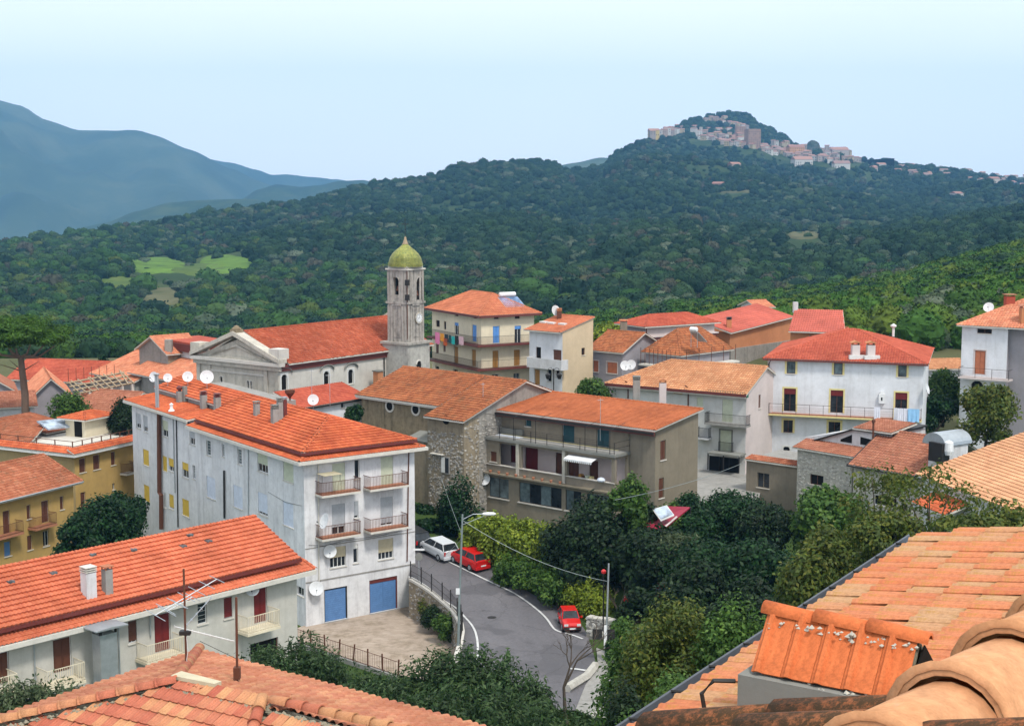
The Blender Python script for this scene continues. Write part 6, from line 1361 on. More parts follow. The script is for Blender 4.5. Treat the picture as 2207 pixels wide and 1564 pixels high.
# ================================================================ annex, stone house, barrel tank, bright roof
b = Bld('annex', 'low beige block annex with one brown window and a tiled coping', 'outbuilding', *frame(1718, 1006, 127, -2500, 1609)[:2], 6, 4, frame(1718, 1006, 127, -2500, 1609)[2], M['taupe']); b.win('f', 'q7', 115, 505, 210, 622, frame_m='taupe2', n=2); b.walls()
roof(b, [[(-.1, -.25, b.z1 + .1), (b.L + .1, -.25, b.z1 + .1), (b.L + .1, 1.0, b.z1 + .35), (-.1, 1.0, b.z1 + .35)]], 'tl_old', name='coping'); MB().box(b.F, 0, b.L, .9, 6, b.z1 + .003, b.z1 + .12).build('flat_roof', M['concrete'], b.root)
F_, L_, z_ = frame(1838, 984, 121, -1700, 1719)
b = Q = Bld('stone_house', 'grey stone house with a white gabled upper wall and three dark attic windows', 'house', F_, L_, 7, 3, z_, M['stonew'], {}); b.win('f', 'q7', 530, 520, 635, 600, st='glass', pane='dark', n=2, frame_m='wood'); b.walls()
rubble(b.root, b.F, .1, L_ - .1, 5, z_ - .1, 900, 'stonep', .30, b.holes['f'], seed=5)
roof(b, [[(-.3, -.4, z_ + .05), (L_ + 1.4, -.4, z_ + .05), (L_ + 1.4, 1.6, z_ + .6), (-.3, 1.6, z_ + .6)]], 'tl_brown', name='lower_roof', tw=.24, tl=.36)
FD = Fr(b.F.p(0, 1.6, 0), b.F.u); A0 = FD.hit(*pz('q7', 440, 285)); A1 = FD.hit(*pz('q7', 880, 155)); A2 = FD.hit(*pz('q7', 1175, 195)); top = [(A0[0], z_ + .5), (A2[0], z_ + .5), (A2[0], A2[1] - .1), (A1[0], A1[1] - .12)]
MB().prism(FD, top, .0, 5).build('attic_wall', M['white'], b.root)
for (x0, y0, x1, y1, p_) in ((770, 205, 860, 258, [(0, 0), (1, 0), (1, 1), (.0, .25)]), (925, 235, 1015, 280, [(0, 0), (1, 0), (1, .85), (0, 1)]), (1055, 250, 1105, 280, [(0, 0), (1, 0), (.6, 1), (0, 1)])):
    a = FD.hit(*pz('q7', x0, y1)); c = FD.hit(*pz('q7', x1, y0)); MB().prism(FD, [(a[0] + (c[0] - a[0]) * s_, a[1] + (c[1] - a[1]) * t_) for s_, t_ in p_], -.03, -.003).build('attic_window', M['dark'], b.root)
m = MB().slab([FD.p(A0[0] - .3, -.3, A0[1] - .05), FD.p(A1[0], -.3, A1[1]), FD.p(A1[0], 5, A1[1] + .2), FD.p(A0[0] - .3, 5, A0[1] + .1)], .15).slab([FD.p(A1[0], -.3, A1[1] + .002), FD.p(A2[0] + .2, -.3, A2[1]), FD.p(A2[0] + .2, 5, A2[1] + .2), FD.p(A1[0], 5, A1[1] + .22)], .15); m.build('attic_roof', M['iron'], b.root)
roof(b, [[(A1[0] - L_ * 0, 1.25, A1[1] + .06), (A2[0] + .2, 1.25, A2[1] + .06), (A2[0] + .2, 5, A2[1] + .5), (A1[0], 5, A1[1] + .5)]], 'tl_brown', name='attic_tiles')
q = FD.hit(*pz('q7', 1025, 290), -.3); MB().tube([FD.p(q[0], -.35, q[1]), FD.p(q[0], -.35, q[1] + 1.9), FD.p(q[0] - .1, -.35, q[1] + 2.1)], .09, 8).lathe(FD.p(q[0], -.35, q[1] + 2.0), [(.16, 0), (.17, .2), (.02, .3)], 8).build('stove_pipe', M['rust'], b.root)
F_, L_, z_ = frame(1840, 1000, 118, -1700, 2006) if False else frame(2006, 1026, 113, -1700, 1840)
zr_ = 0
b = Bld('stone_house', 'stone farmhouse under a mottled brown tile roof behind the walnut tree', 'house', F_, L_, 9, 3, z_, M['stonew'], {}, {'l': [(0, z_), (9, z_), (4.5, z_ + 2.2)]}); b.win('f', 'q7', 1030, 690, 1208, 768, pane='dark', n=3, frame_m='white_p'); b.walls()
rubble(b.root, b.F, .1, L_ - .1, 4, z_ - .1, 500, 'stonep', .34, b.holes['f'], seed=6)
roof(b, [[(-.3, -.4, z_ - .1), (L_ + .3, -.4, z_ - .1), (L_ + .3, 4.5, z_ + 2.3), (-.3, 4.5, z_ + 2.3)], [(L_ + .3, 9.4, z_ - .1), (-.3, 9.4, z_ - .1), (-.3, 4.5, z_ + 2.3), (L_ + .3, 4.5, z_ + 2.3)]], 'tl_brown', capl=[((-.3, 4.5, z_ + 2.33), (L_ + .3, 4.5, z_ + 2.33))], tw=.26, tl=.36, jit=.08, amp=.06)
MB().tube([b.F.p(-.35, -.45, z_ - .12), b.F.p(-.35, 4.5, z_ + 2.3)], .07, 5).build('verge_pipe', M['iron'], b.root); MB().tube([b.F.p(-.35, -.5, z_ - .15), b.F.p(L_ + .3, -.5, z_ - .15)], .07, 5).build('gutter', M['iron'], b.root)
# barrel-roofed tank house
c0 = atY(*pz('q7', 1710, 410), 112); Ft = Fr((c0.x - 1.2, c0.y), vpdir(6000)); zt0 = atY(*pz('q7', 1710, 300), 112).z; t = thing('water_tank_shed', 'small white shed with a barrel-shaped grey metal roof', 'shed', Ft.p(1.2, 1, c0.z - 2))
MB().box(Ft, .35, 2.6, 0, 2.0, c0.z - 2, zt0).build('wall', M['white'], t)
m = MB(); n = 12; Lb = 2.9
for i in range(n + 1): a = math.pi * i / n; m.v.append(tuple(Ft.p(-.25, 1.0 - 1.15 * math.cos(a), zt0 + .05 + .95 * math.sin(a)))); m.v.append(tuple(Ft.p(Lb, 1.0 - 1.15 * math.cos(a), zt0 + .05 + .95 * math.sin(a))))
for i in range(n): m.f.append((2 * i, 2 * i + 2, 2 * i + 3, 2 * i + 1))
m.f.append(tuple(2 * i for i in range(n + 1))); m.f.append(tuple(2 * i + 1 for i in reversed(range(n + 1)))); m.build('barrel_roof', M['galv'], t); MB().box(Ft, -.6, .3, -.15, 1.2, zt0 - 1.2, zt0 + .3).build('service_box', M['iron'], t); MB().lathe(Ft.p(.0, -.3, zt0 - .6), [(.3, 0), (.38, .3), (.34, 1.0), (.1, 1.15)], 12).build('tank', M['white_p'], t)
# bright roof at the right, its eave running towards the viewer
F_, L_, z_ = frame(1990, 1020, 104, 340, 2400)
b = Bld('farmhouse', 'house at the right edge under a broad bright peach tile roof with long parallel courses', 'house', F_, L_, 12, 2, z_, M['white']); b.win('f', 'q7', 1560, 805, 1625, 890, n=3, lattice=True, frame_m='frame'); b.walls(); ra = .3
roof(b, [[(-.3, -.5, z_ - .1), (L_ + .3, -.5, z_ - .1), (L_ + .3, 12, z_ + 12.5 * ra), (-.3, 12, z_ + 12.5 * ra)]], 'tl_peach', tw=.25, tl=.4, amp=.06, lift=.07)
roof(b, [[(2.0, -2.0, z_ - 1.6), (6.5, -2.0, z_ - 1.6), (6.5, -.01, z_ - .9), (2.0, -.01, z_ - .9)]], 'tl_B', name='porch_roof', tw=.25, tl=.4)
for u in (2.2, 6.3): MB().box(b.F, u - .08, u + .08, -1.9, -1.75, 2, z_ - 1.75).build('porch_post', M['white'], b.root)
# dark roof strip between block and church
F_, L_, z_ = frame(648, 880, 131, 3575, 790)
b = Bld('low_outbuilding', 'low white outbuilding with a red roof strip below the nave windows', 'outbuilding', F_, L_, 3.5, 6, z_, M['whiteL']); b.win('f', 'r2', 1310, 1510, 1340, 1560, n=1); b.walls()
roof(b, [[(-.2, -.3, z_ + .05), (L_ + .3, -.3, z_ + .05), (L_ + .3, 3.5, z_ + 1.2), (-.2, 3.5, z_ + 1.2)]], 'tl_red'); MB().box(b.F, -.2, L_ + .3, -.38, -.303, z_ - .12, z_ + .04).build('gutter', M['iron'], b.root)
dish('white dish with a black emblem above the block roof ridge', atY(*pz('r2', 1075, 1490), 124), .48, (.1, -1, .3), .9); antenna('thin mast antenna by the emblem dish', atY(*pz('r2', 1218, 1560), 124), 3.0, n=4); antenna('second mast antenna left of the emblem dish', atY(*pz('r2', 1065, 1480), 126), 2.6, n=3)
t = tag(MB().lathe(atY(*pz('r2', 880, 1500), 125), [(.05, 0), (.1, .3), (.42, .7), (.46, .95), (.38, .9), (.1, .5)], 12).build('roof_urn', M['rust'], origin=atY(*pz('r2', 880, 1500), 125)), 'rusty red bowl-shaped cowl on the ridge of the block', 'chimney cowl')
M_done = True
# ================================================================ village ground, road, yard
ZR, ZY = 3.1, 1.0
def zr(Y): return ZR + max(0, min(Y, 130) - 104) * .14
def atR(x, y, dz=0.0):
    z = ZR
    for _ in range(12): q = atZ(x, y, z + dz); z = z * .3 + zr(q.y) * .7
    return atZ(x, y, z + dz)
def ZP(pts, z): return [atR(x, y, z - ZR) if z > 2.5 else atZ(x, y, z) for x, y in pts]
wallpath = ZP([(880, 1249), (903, 1262), (925, 1277), (948, 1296), (966, 1312), (980, 1330), (988, 1345), (991, 1362), (986, 1390), (975, 1425), (965, 1470)], 3.3)
bank = ZP([(905, 1150), (985, 1180), (1058, 1217), (1126, 1262), (1169, 1287), (1210, 1308), (1256, 1347), (1272, 1389), (1284, 1430), (1290, 1500)], ZR)
def xat(path, Y):
    if Y >= path[0].y: return path[0].x + (Y - path[0].y) * -.25
    for a, b in zip(path, path[1:]):
        if b.y <= Y <= a.y: t = (a.y - Y) / (a.y - b.y + 1e-9); return a.x + (b.x - a.x) * t
    return path[-1].x
def gz(X, Y):
    up = max(0, Y - 136) * (.05 + .11 * max(0, min(1, (X + 25) / 30.))); xr, xl = xat(bank, Y), xat(wallpath, Y)
    if Y < 84: return min(1.0, 1.0 - (84 - Y) * .12)
    if (X < xl + 1.3 and Y < 114) or X < xl - 3: z = .82
    elif X < xr: z = zr(Y) - .15
    else: z = ZR - .15 + (zr(Y) - ZR) * max(0, 1 - (X - xr) / 6.) + min(2.4, (X - xr) * .3) * min(1, (Y - 84) / 14.)
    return min(11, z + up)
vs, fs = [], []; nx_, ny_ = 150, 110
for j in range(ny_ + 1):
    for i in range(nx_ + 1):
        X = -75 + 165 * i / nx_; Y = 24 + 130 * j / ny_; vs.append((X, Y, gz(X, Y) + .12 * mnoise.noise(Vector((X / 3, Y / 3, 0))) * (0 if gz(X, Y) in (.82, 2.95) else 1)))
for j in range(ny_):
    for i in range(nx_): a = j * (nx_ + 1) + i; fs.append((a, a + 1, a + nx_ + 2, a + nx_ + 1))
m = MB(); m.v = vs; m.f = fs; struct(m.build('ground', M['grass'], smooth=True))
def sheet(name, pts, mat, dz=0): m = MB(); m.poly([p + Vector((0, 0, dz)) for p in pts]); return struct(m.build(name, mat))
mm, nt, bb_ = base_mat('asphalt', .85, 0, .3); nt.links.new(mixc(nt, 1.0, ramp(nt, noise(nt, .3, 6, .7, (1, .35, 1)), [(.3, (.105, .10, .108)), (.7, (.15, .142, .15))]), ramp(nt, noise(nt, 6, 5, .7), [(.3, (.8, .8, .8)), (.7, (1.1, 1.1, 1.1))]), 'MULTIPLY'), bb_.inputs['Base Color']); 
vo = nt.nodes.new('ShaderNodeTexVoronoi'); vo.feature = 'DISTANCE_TO_EDGE'; vo.inputs['Scale'].default_value = .2; tc = nt.nodes.new('ShaderNodeTexCoord'); wv_ = nt.nodes.new('ShaderNodeTexNoise'); wv_.inputs['Scale'].default_value = 1.3; wv_.inputs['Detail'].default_value = 6
nt.links.new(tc.outputs['Object'], wv_.inputs['Vector']); av = nt.nodes.new('ShaderNodeVectorMath'); av.operation = 'ADD'; nt.links.new(tc.outputs['Object'], av.inputs[0]); nt.links.new(wv_.outputs['Color'], av.inputs[1]); nt.links.new(av.outputs[0], vo.inputs['Vector'])
old = bb_.inputs['Base Color'].links[0].from_socket; nt.links.new(mixc(nt, ramp(nt, vo.outputs['Distance'], [(.003, (.4, .4, .4)), (.010, (0, 0, 0))]), mixc(nt, ramp(nt, noise(nt, .18, 3, .5), [(.56, (0, 0, 0)), (.58, (.55, .55, .55))]), old, (.075, .072, .078)), (.045, .043, .045)), bb_.inputs['Base Color'])
bump(nt, bb_, noise(nt, 60, 4), .3, .01); M['asphalt'] = mm
mm, nt, bb_ = base_mat('yard_concrete', .9, 0, .2); nt.links.new(mixc(nt, ramp(nt, noise(nt, .55, 8, .75), [(.48, (0, 0, 0)), (.7, (.8, .8, .8))]), ramp(nt, noise(nt, 1.5, 6, .7, (1, 3, 1)), [(.3, (.28, .22, .17)), (.7, (.44, .36, .29))]), (.14, .105, .06)), bb_.inputs['Base Color']); bump(nt, bb_, noise(nt, 12, 8, .7), .4, .02); M['yardc'] = mm
left = [(880, 1243), (891, 1247), (922, 1266), (953, 1292), (981, 1309), (999, 1327), (1018, 1349), (1027, 1371), (1030, 1402), (1026, 1450), (1015, 1520)]
def smooth_px(pts, k=5):
    o = []
    for i in range(len(pts) - 1):
        p0, p1, p2, p3 = pts[max(i - 1, 0)], pts[i], pts[i + 1], pts[min(i + 2, len(pts) - 1)]
        for j in range(k):
            t = j / k; o.append(tuple(.5 * ((2 * p1[c]) + (-p0[c] + p2[c]) * t + (2 * p0[c] - 5 * p1[c] + 4 * p2[c] - p3[c]) * t * t + (-p0[c] + 3 * p1[c] - 3 * p2[c] + p3[c]) * t ** 3) for c in (0, 1)))
    return o + [pts[-1]]
def strip(name, A_, B_, mat, z):
    m = MB(); n = len(A_)
    for p in A_ + B_: m.v.append((p.x, p.y, zr(p.y) + z - ZR))
    for i in range(n - 1): m.f.append((i, i + 1, n + i + 1, n + i))
    return struct(m.build(name, mat))
LP = ZP(smooth_px(left), ZR); RP_ = smooth_px([(905, 1152), (985, 1184), (1058, 1222), (1126, 1266), (1169, 1292), (1210, 1312), (1256, 1350), (1273, 1389), (1283, 1430), (1275, 1480), (1250, 1530)]); RP = ZP(RP_, ZR)
wp = [Vector(p) for p in wallpath]
strip('road', [Vector((xat(wallpath, p.y) + .2, p.y, 0)) for p in LP], RP, M['asphalt'], ZR)
rl = ZP(smooth_px([(884, 1172), (953, 1204), (1046, 1249), (1107, 1278), (1148, 1306), (1176, 1331), (1194, 1355), (1210, 1363)]), ZR)
M['roadline'] = plaster('worn_white_line', (.58, .58, .57), (.15, .15, .15), .5)
def line(pts, w_, name='road_marking'):
    A_, B_ = [], []
    for i, p in enumerate(pts): d = (pts[min(i + 1, len(pts) - 1)] - pts[max(i - 1, 0)]).normalized(); s_ = Vector((-d.y, d.x, 0)) * w_ / 2; A_.append(p - s_); B_.append(p + s_)
    return strip(name, A_, B_, M['roadline'], ZR + .045)
line(rl, .16); line([p for p in LP], .15); line(ZP([(1218, 1364), (1238, 1370), (1256, 1377)], ZR), .16); line(ZP([(1227, 1441), (1243, 1442), (1262, 1445)], ZR), .25)
mh = atR(1060, 1330); o = MB().lathe(mh + Vector((0, 0, .004)), [(.01, 0), (.33, 0), (.33, .012), (.01, .012)], 20).build('manhole_cover', M['iron'], origin=mh); tag(o, 'round dark manhole cover in the road surface', 'manhole cover')
# kerb and verge on the left
m = MB()
for a, c in zip(LP, LP[1:]):
    d = (c - a).normalized(); s_ = Vector((-d.y, d.x, 0)); q = [a + s_ * -.0, c + s_ * -.0]
    for k in ((-.55, -.25),): pass
mk = MB()
for a, c in zip(wp, wp[1:]): 
    d = (c - a).normalized(); s_ = Vector((-d.y, d.x, 0)); s_ = s_ if s_.x < 0 else -s_
    up1, up2 = Vector((0, 0, .12)), 0; mk.slab([a + up1, c + up1, c + up1 - s_ * .35, a + up1 - s_ * .35], .18)
rw = thing('retaining_wall', 'curved fieldstone retaining wall between the concrete yard and the road', 'wall', (wp[4].x, wp[4].y, ZY)); mk.build('coping', M['churchw'], rw)
m = MB()
for a, c in zip(wp, wp[1:]):
    d = (c - a).normalized(); s_ = Vector((-d.y, d.x, 0)); s_ = s_ if s_.x < 0 else -s_; o = -s_ * .05; i_ = -s_ * .33
    dn0 = Vector((0, 0, -.062)); m.slab([a + o + dn0, c + o + dn0, c + i_ + dn0, a + i_ + dn0], 4.2)
m.build('wall_core', M['mortar'], rw)
for i, (a, c) in enumerate(zip(wp, wp[1:])):
    d = (c - a); Fw = Fr((a.x, a.y), (d.x, d.y)); s_ = Vector((-d.y, d.x, 0)).normalized(); 
    if Fw.v.x < 0 : Fw = Fr((c.x, c.y), (-d.x, -d.y))
    rubble(rw, Fr(Fw.p(0, .04, 0), Fw.u), 0, d.length, ZY, min(a.z, c.z) - .1, int(d.length * 30), 'stonec', .32, seed=i)
# railing on the wall
rg = thing('railing', 'black mesh railing on the curved wall beside the road', 'railing', (wp[2].x, wp[2].y, 3.3)); m = MB(); pp = [Vector((p.x + .18, p.y, p.z + .13)) for p in wp[:9]]
tot = 0
for a, c in zip(pp, pp[1:]):
    n = max(2, int((c - a).length / .16))
    for j in range(n): q = a + (c - a) * j / n; m.tube([q, q + Vector((0, 0, 1.15))], .011, 4)
    for h_ in (.08, .6, 1.15): m.tube([a + Vector((0, 0, h_)), c + Vector((0, 0, h_))], .018, 4)
m.build('bars', M['iron'], rg)
for p in pp[::1]: MB().tube([p, p + Vector((0, 0, 1.35))], .045, 6).build('post', M['iron'], rg)
sheet('yard', ZP([(540, 1420), (560, 1380), (668, 1343), (885, 1296), (905, 1275), (940, 1300), (975, 1335), (985, 1365), (978, 1420), (955, 1470), (850, 1452), (760, 1420), (640, 1384)], ZY), M['yardc'])
MB().box(Fr(atZ(642, 1386, ZY), atZ(853, 1455, ZY) - atZ(642, 1386, ZY)), 0, (atZ(853, 1455, ZY) - atZ(642, 1386, ZY)).length, -.15, .1, -1.5, ZY + .12)
f0, f1 = atZ(641, 1384, ZY + .1), atZ(858, 1457, ZY + .1); ff = thing('fence', 'rusty bar fence with leaning posts along the front edge of the yard', 'fence', f0); Ff = Fr(f0, f1 - f0); Lf = (f1 - f0).length
MB().box(Ff, 0, Lf, -.15, .1, -1.5, ZY + .15).build('plinth', M['concrete'], ff)
for i in range(8): u = Lf * i / 7; MB().tube([Ff.p(u, 0, ZY), Ff.p(u + R.uniform(-.05, .2), R.uniform(-.1, .1), ZY + 1.35)], .06, 5).build('post', M['rust'], ff)
m = MB()
for i in range(int(Lf / .18)): u = .18 * i; m.tube([Ff.p(u, 0, ZY + .15), Ff.p(u + .02, 0, ZY + 1.15)], .012, 4)
for h_ in (.2, 1.12): m.tube([Ff.p(0, 0, ZY + h_), Ff.p(Lf, 0, ZY + h_)], .022, 4)
m.build('bars', M['rust'], ff)
# low walls right of the junction
q0, q1 = atZ(1264, 1372, ZR), atZ(1402, 1398, ZR); Fw = Fr(q0, q1 - q0); Lw = (q1 - q0).length; gw = thing('garden_wall', 'low grey rubble garden wall at the road bend under the pole', 'wall', q0)
MB().box(Fw, 0, Lw, 0, .5, ZR - .4, ZR + 1.35).build('wall_core', M['stone'], gw); rubble(gw, Fw, 0, Lw, ZR, ZR + 1.35, 190, 'stonep', .36, seed=8)
for k in range(12): MB().box(Fw, Lw * k / 12 + .02, Lw * (k + 1) / 12 - .02, -.06, .54, ZR + 1.353, ZR + 1.353 + R.uniform(.1, .2)).build('coping_stone', M['stonep'], gw)
strip('path', ZP([(1285, 1395), (1290, 1440), (1262, 1475), (1240, 1530)], ZR + .1), ZP([(1345, 1420), (1340, 1465), (1330, 1500), (1330, 1560)], ZR + .1), M['concrete'], ZR + .12)
k0, k1 = atZ(1283, 1440, ZR), atZ(1222, 1490, ZR); gk = thing('road_edge_wall', 'low whitish kerb wall curving along the path at the bend', 'wall', k0); MB().tube([k0 + Vector((0, 0, .2)), (k0 + k1) / 2 + Vector((.3, 0, .2)), k1 + Vector((0, 0, .2))], .3, 6).build('kerb', M['stonew'], gk)
# verge under the hedge
# ================================================================ vehicles
M['car_white'] = paint('white_car_paint', (.58, .60, .62), .25, 0, .03, .5); M['car_red'] = paint('red_car_paint', (.52, .012, .01), .25, 0, .05, .5); M['car_dark'] = paint('dark_car_paint', (.02, .022, .025), .25, 0, .05, .5); M['tyre'] = paint('tyre', (.015, .015, .015), .8)
M['lamp_r'] = paint('rear_lamp_red', (.45, .01, .01), .3); M['lamp_w'] = paint('headlamp_glass', (.6, .6, .6), .2)
def car(label, front, rear, body, st, z=None, W=1.62, H=1.45, group='cars on the village road', seat=None):
    """st: stations (x 0=front .. 1=rear, belt height, roof height or 0)"""
    pit = 0 if z is not None else math.atan2(front.z - rear.z, 3.5); z = z if z is not None else (front.z + rear.z) / 2 + .006
    f_, r_ = Vector((front.x, front.y, 0)), Vector((rear.x, rear.y, 0)); d = (r_ - f_); L = d.length; u = d.normalized(); F = Fr(f_, u); t = thing('parked_car', label, 'car', (f_ + r_) / 2 + Vector((0, 0, z)), group); w = W / 2
    def P(x, y, h): return F.o + F.u * x + F.v * y + Vector((0, 0, z + h))
    m = MB(); n = 10
    for (x, b_, wd) in st['body']:
        for (y, h) in ((-w * wd * .92, .22), (-w * wd, .42), (-w * wd, b_ * .8), (-w * wd * .93, b_), (-w * wd * .5, b_ + .03), (w * wd * .5, b_ + .03), (w * wd * .93, b_), (w * wd, b_ * .8), (w * wd, .42), (w * wd * .92, .22)): m.v.append(tuple(P(x * L, y, h)))
    k = len(st['body'])
    for i in range(k - 1):
        for j in range(n): q = (j + 1) % n; m.f.append((i * n + j, (i + 1) * n + j, (i + 1) * n + q, i * n + q))
    m.f.append(tuple(range(n))); m.f.append(tuple(reversed(range((k - 1) * n, k * n)))); o = m.build('body', M[body], t, smooth=False); bv = o.modifiers.new('b', 'BEVEL'); bv.width = .04; bv.segments = 2; bv.limit_method = 'ANGLE'
    c = st['cabin']; g = MB()           # cabin: (x belt, x roof) at front, (x roof, x belt) at rear
    b_, wt, wb = c['belt'], w * .74, w * .91
    x0, x1, x2, x3 = [v * L for v in c['x']]; low = [(x0, -wb, b_), (x3, -wb, b_), (x3, wb, b_), (x0, wb, b_)]; top = [(x1, -wt, H - .06), (x2, -wt, H - .06), (x2, wt, H - .06), (x1, wt, H - .06)]
    for p in low + top: g.v.append(tuple(P(*p)))
    for a in range(4): q = (a + 1) % 4; g.f.append((a, q, 4 + q, 4 + a))
    g.f.append((4, 5, 6, 7)); g.build('windows', M['glass'], t)
    rf = MB().slab([P(x1 - .03, -wt - .02, H), P(x2 + .04, -wt - .02, H), P(x2 + .04, wt + .02, H), P(x1 - .03, wt + .02, H)], .07).build('roof', M[body], t); bv = rf.modifiers.new('b', 'BEVEL'); bv.width = .03; bv.segments = 2
    m = MB()
    for s_ in (-1, 1):
        for (xa, xb) in ((x0, x1), (x3, x2), ((x0 + x3) / 2, (x1 + x2) / 2 + .0)): m.tube([P(xa, s_ * wb, b_), P(xb, s_ * wt, H - .04)], .035, 4)
    m.build('pillars', M[body], t)
    for xw in (.18, .80):
        for s_ in (-1, 1):
            c_ = P(xw * L, s_ * (w - .09), .29); tt = MB().lathe(c_, [(.15, -.09), (.27, -.09), (.29, -.05), (.29, .05), (.27, .09), (.15, .09)], 16, axis=F.v).build('wheel', M['tyre'], t); MB().lathe(c_ + F.v * s_ * .075, [(.01, -.02), (.17, -.02), (.17, .03), (.01, .03)], 12, axis=F.v).build('rim', M['galv'], tt)
    bl = st['body'][0][1]; br = st['body'][-1][1]
    for s_ in (-1, 1):
        MB().box(Fr(P(-.015, 0, 0), F.u), 0, .03, s_ * w * .66 - .14, s_ * w * .66 + .14, z + .5, z + .66).build('headlight', M['lamp_w'], t); MB().box(Fr(P(L - .015, 0, 0), F.u), 0, .04, s_ * w * .82 - .07, s_ * w * .82 + .07, z + .6, z + min(.95, br)).build('tail_light', M['lamp_r'], t)
        MB().box(Fr(P(x0 + .15, 0, 0), F.u), -.05, .06, s_ * (w + .1) - .07, s_ * (w + .1) + .07, z + b_, z + b_ + .13).build('mirror', M[body], t)
    MB().box(Fr(P(-.06, 0, 0), F.u), 0, .12, -w * .9, w * .9, z + .25, z + .44).build('bumper', M[body if st.get('bp') else 'iron'], t); MB().box(Fr(P(L - .05, 0, 0), F.u), 0, .12, -w * .9, w * .9, z + .25, z + .46).build('bumper', M[body if st.get('bp') else 'iron'], t)
    MB().box(Fr(P(L + .07, 0, 0), F.u), .003, .02, -.25, .25, z + .5, z + .6).build('number_plate', M['white_p'], t); MB().box(Fr(P(-.08, 0, 0), F.u), -.02, -.003, -.22, .22, z + .3, z + .4).build('number_plate', M['white_p'], t)
    t.rotation_mode = 'QUATERNION'; from mathutils import Quaternion; t.rotation_quaternion = Quaternion(F.v, pit)
    return t
HATCH = {'body': [(0, .62, .86), (.04, .72, .96), (.22, .90, 1), (.5, .94, 1), (.9, .98, .99), (1.0, .92, .92)], 'cabin': {'belt': .93, 'x': (.2, .38, .88, .98)}, 'bp': 1}
SMALL = {'body': [(0, .52, .8), (.05, .66, .95), (.28, .80, 1), (.6, .82, 1), (.92, .74, .97), (1.0, .55, .85)], 'cabin': {'belt': .81, 'x': (.27, .42, .78, .96)}}
def ends(c, ang_px, L):
    a = atR(*c); b_ = atR(c[0] + ang_px[0], c[1] + ang_px[1]); d = (b_ - a).normalized(); return a + d * L / 2, a - d * L / 2
a, c = ends((944, 1196), (-38, -20), 3.65); car('white hatchback parked furthest up the road beside the stone chapel', a, c, 'car_white', HATCH)
a, c = ends((1011, 1218), (-38, -19), 3.5); car('red hatchback parked behind the white one under the yellow-green hedge', a, c, 'car_red', HATCH)
a, c = ends((1227, 1350), (13, 26), 3.1); car('small old red car parked at the bend facing the camera', a, c, 'car_red', SMALL, W=1.36, H=1.3)
a, c = ends((888, 1172), (-20, -12), 3.6); car('black car half hidden by the corner of the white block', a, c, 'car_dark', HATCH)
a = atZ(1352, 1312, 4.2); car('red car almost hidden in the garden beside the pole', Vector((a.x, a.y + .5, 0)), Vector((a.x + 3.3, a.y - .6, 0)), 'car_red', HATCH, z=gz(a.x + 1.6, a.y) + .15)
# ================================================================ poles, lamps, wires, signs
pb = atZ(987, 1400, ZR); Y_ = pb.y; t = thing('street_lamp', 'tall grey street lamp with outstretched arm standing on the retaining wall', 'street lamp', pb); top = atY(997, 1108, Y_); top.x = pb.x + .35
MB().tube([pb - Vector((0, 0, .5)), pb + Vector((.1, 0, 3)), top], .10, 8, .06).build('pole', M['pole'], t); h1 = atY(1042, 1107, Y_); MB().tube([top - Vector((0, 0, .35)), (top + h1) / 2 + Vector((0, 0, .0)), h1], .028, 6).tube([top - Vector((0, 0, .7)), h1 - Vector((0, 0, .15))], .02, 5).build('arm', M['galv'], t)
m = MB().lathe(h1, [(.03, -.1), (.09, 0), (.12, .3), (.11, .7), (.03, .85)], 10, axis=Vector((1, -.2, .05))); m.build('lamp_head', M['white_p'], t); MB().box(Fr(pb, (1, 0)), -.12, .14, -.16, -.08, pb.z + 3.9, pb.z + 4.3).build('junction_box', M['white_p'], t)
t2b = atZ(1305, 1425, ZR); t = thing('utility_pole', 'thin grey pole with dark sign boards at the bend of the road', 'pole', t2b); top2 = atY(1312, 1214, t2b.y); MB().tube([t2b - Vector((0, 0, .3)), top2], .075, 7, .06).build('pole', M['galv'], t)
for s_, xx in ((0, -.55), (1, .28)): MB().box(Fr(t2b, (1, -.1)), xx - .32, xx + .32, -.04, -.0, 4.6, 5.3).build('sign_board', M['iron'], t)
MB().box(Fr(t2b, (1, 0)), -.12, .06, -.1, -.06, 4.0, 5.6).build('notice_strip', M['white_p'], t)
def wire(label, a, b_, sag, r=.015, mat='pole'):
    pts = [a + (b_ - a) * k / 14 - Vector((0, 0, 4 * sag * (k / 14) * (1 - k / 14))) for k in range(15)]; o = MB().tube(pts, r, 4).build('cable', M[mat], origin=a); tag(o, label, 'cable', 'overhead cables'); return o
wire('cable sagging from the street lamp to the pole at the bend', top - Vector((0, 0, .4)), top2 - Vector((0, 0, 1.2)), .6); wire('steep cable from the street lamp up to the stone chapel wall', top - Vector((0, 0, 1.5)), atY(951, 1030, 118), .1); wire('guy cable from the street lamp down to the railing end', top - Vector((0, 0, 1.6)), atZ(893, 1247, 3.5), .2)
wire('long cable crossing in front of the terrace house to the white house', atY(1325, 1077, 100), atY(1600, 998, 130), .3, .02)
sb = atR(903, 1252); t = thing('road_sign', 'round road sign seen from behind at the end of the railing', 'road sign', sb); MB().tube([sb, sb + Vector((0, 0, 2.2))], .035, 6).build('post', M['galv'], t); MB().lathe(sb + Vector((0, -.05, 1.95)), [(.01, 0), (.3, 0), (.3, .03), (.01, .03)], 20, axis=(0, -1, 0)).build('disc', M['cement'], t); MB().box(Fr(sb, (1, 0)), -.45, .45, -.06, -.03, sb.z + 2.45, sb.z + 2.6).build('name_plate', M['white_p'], t)
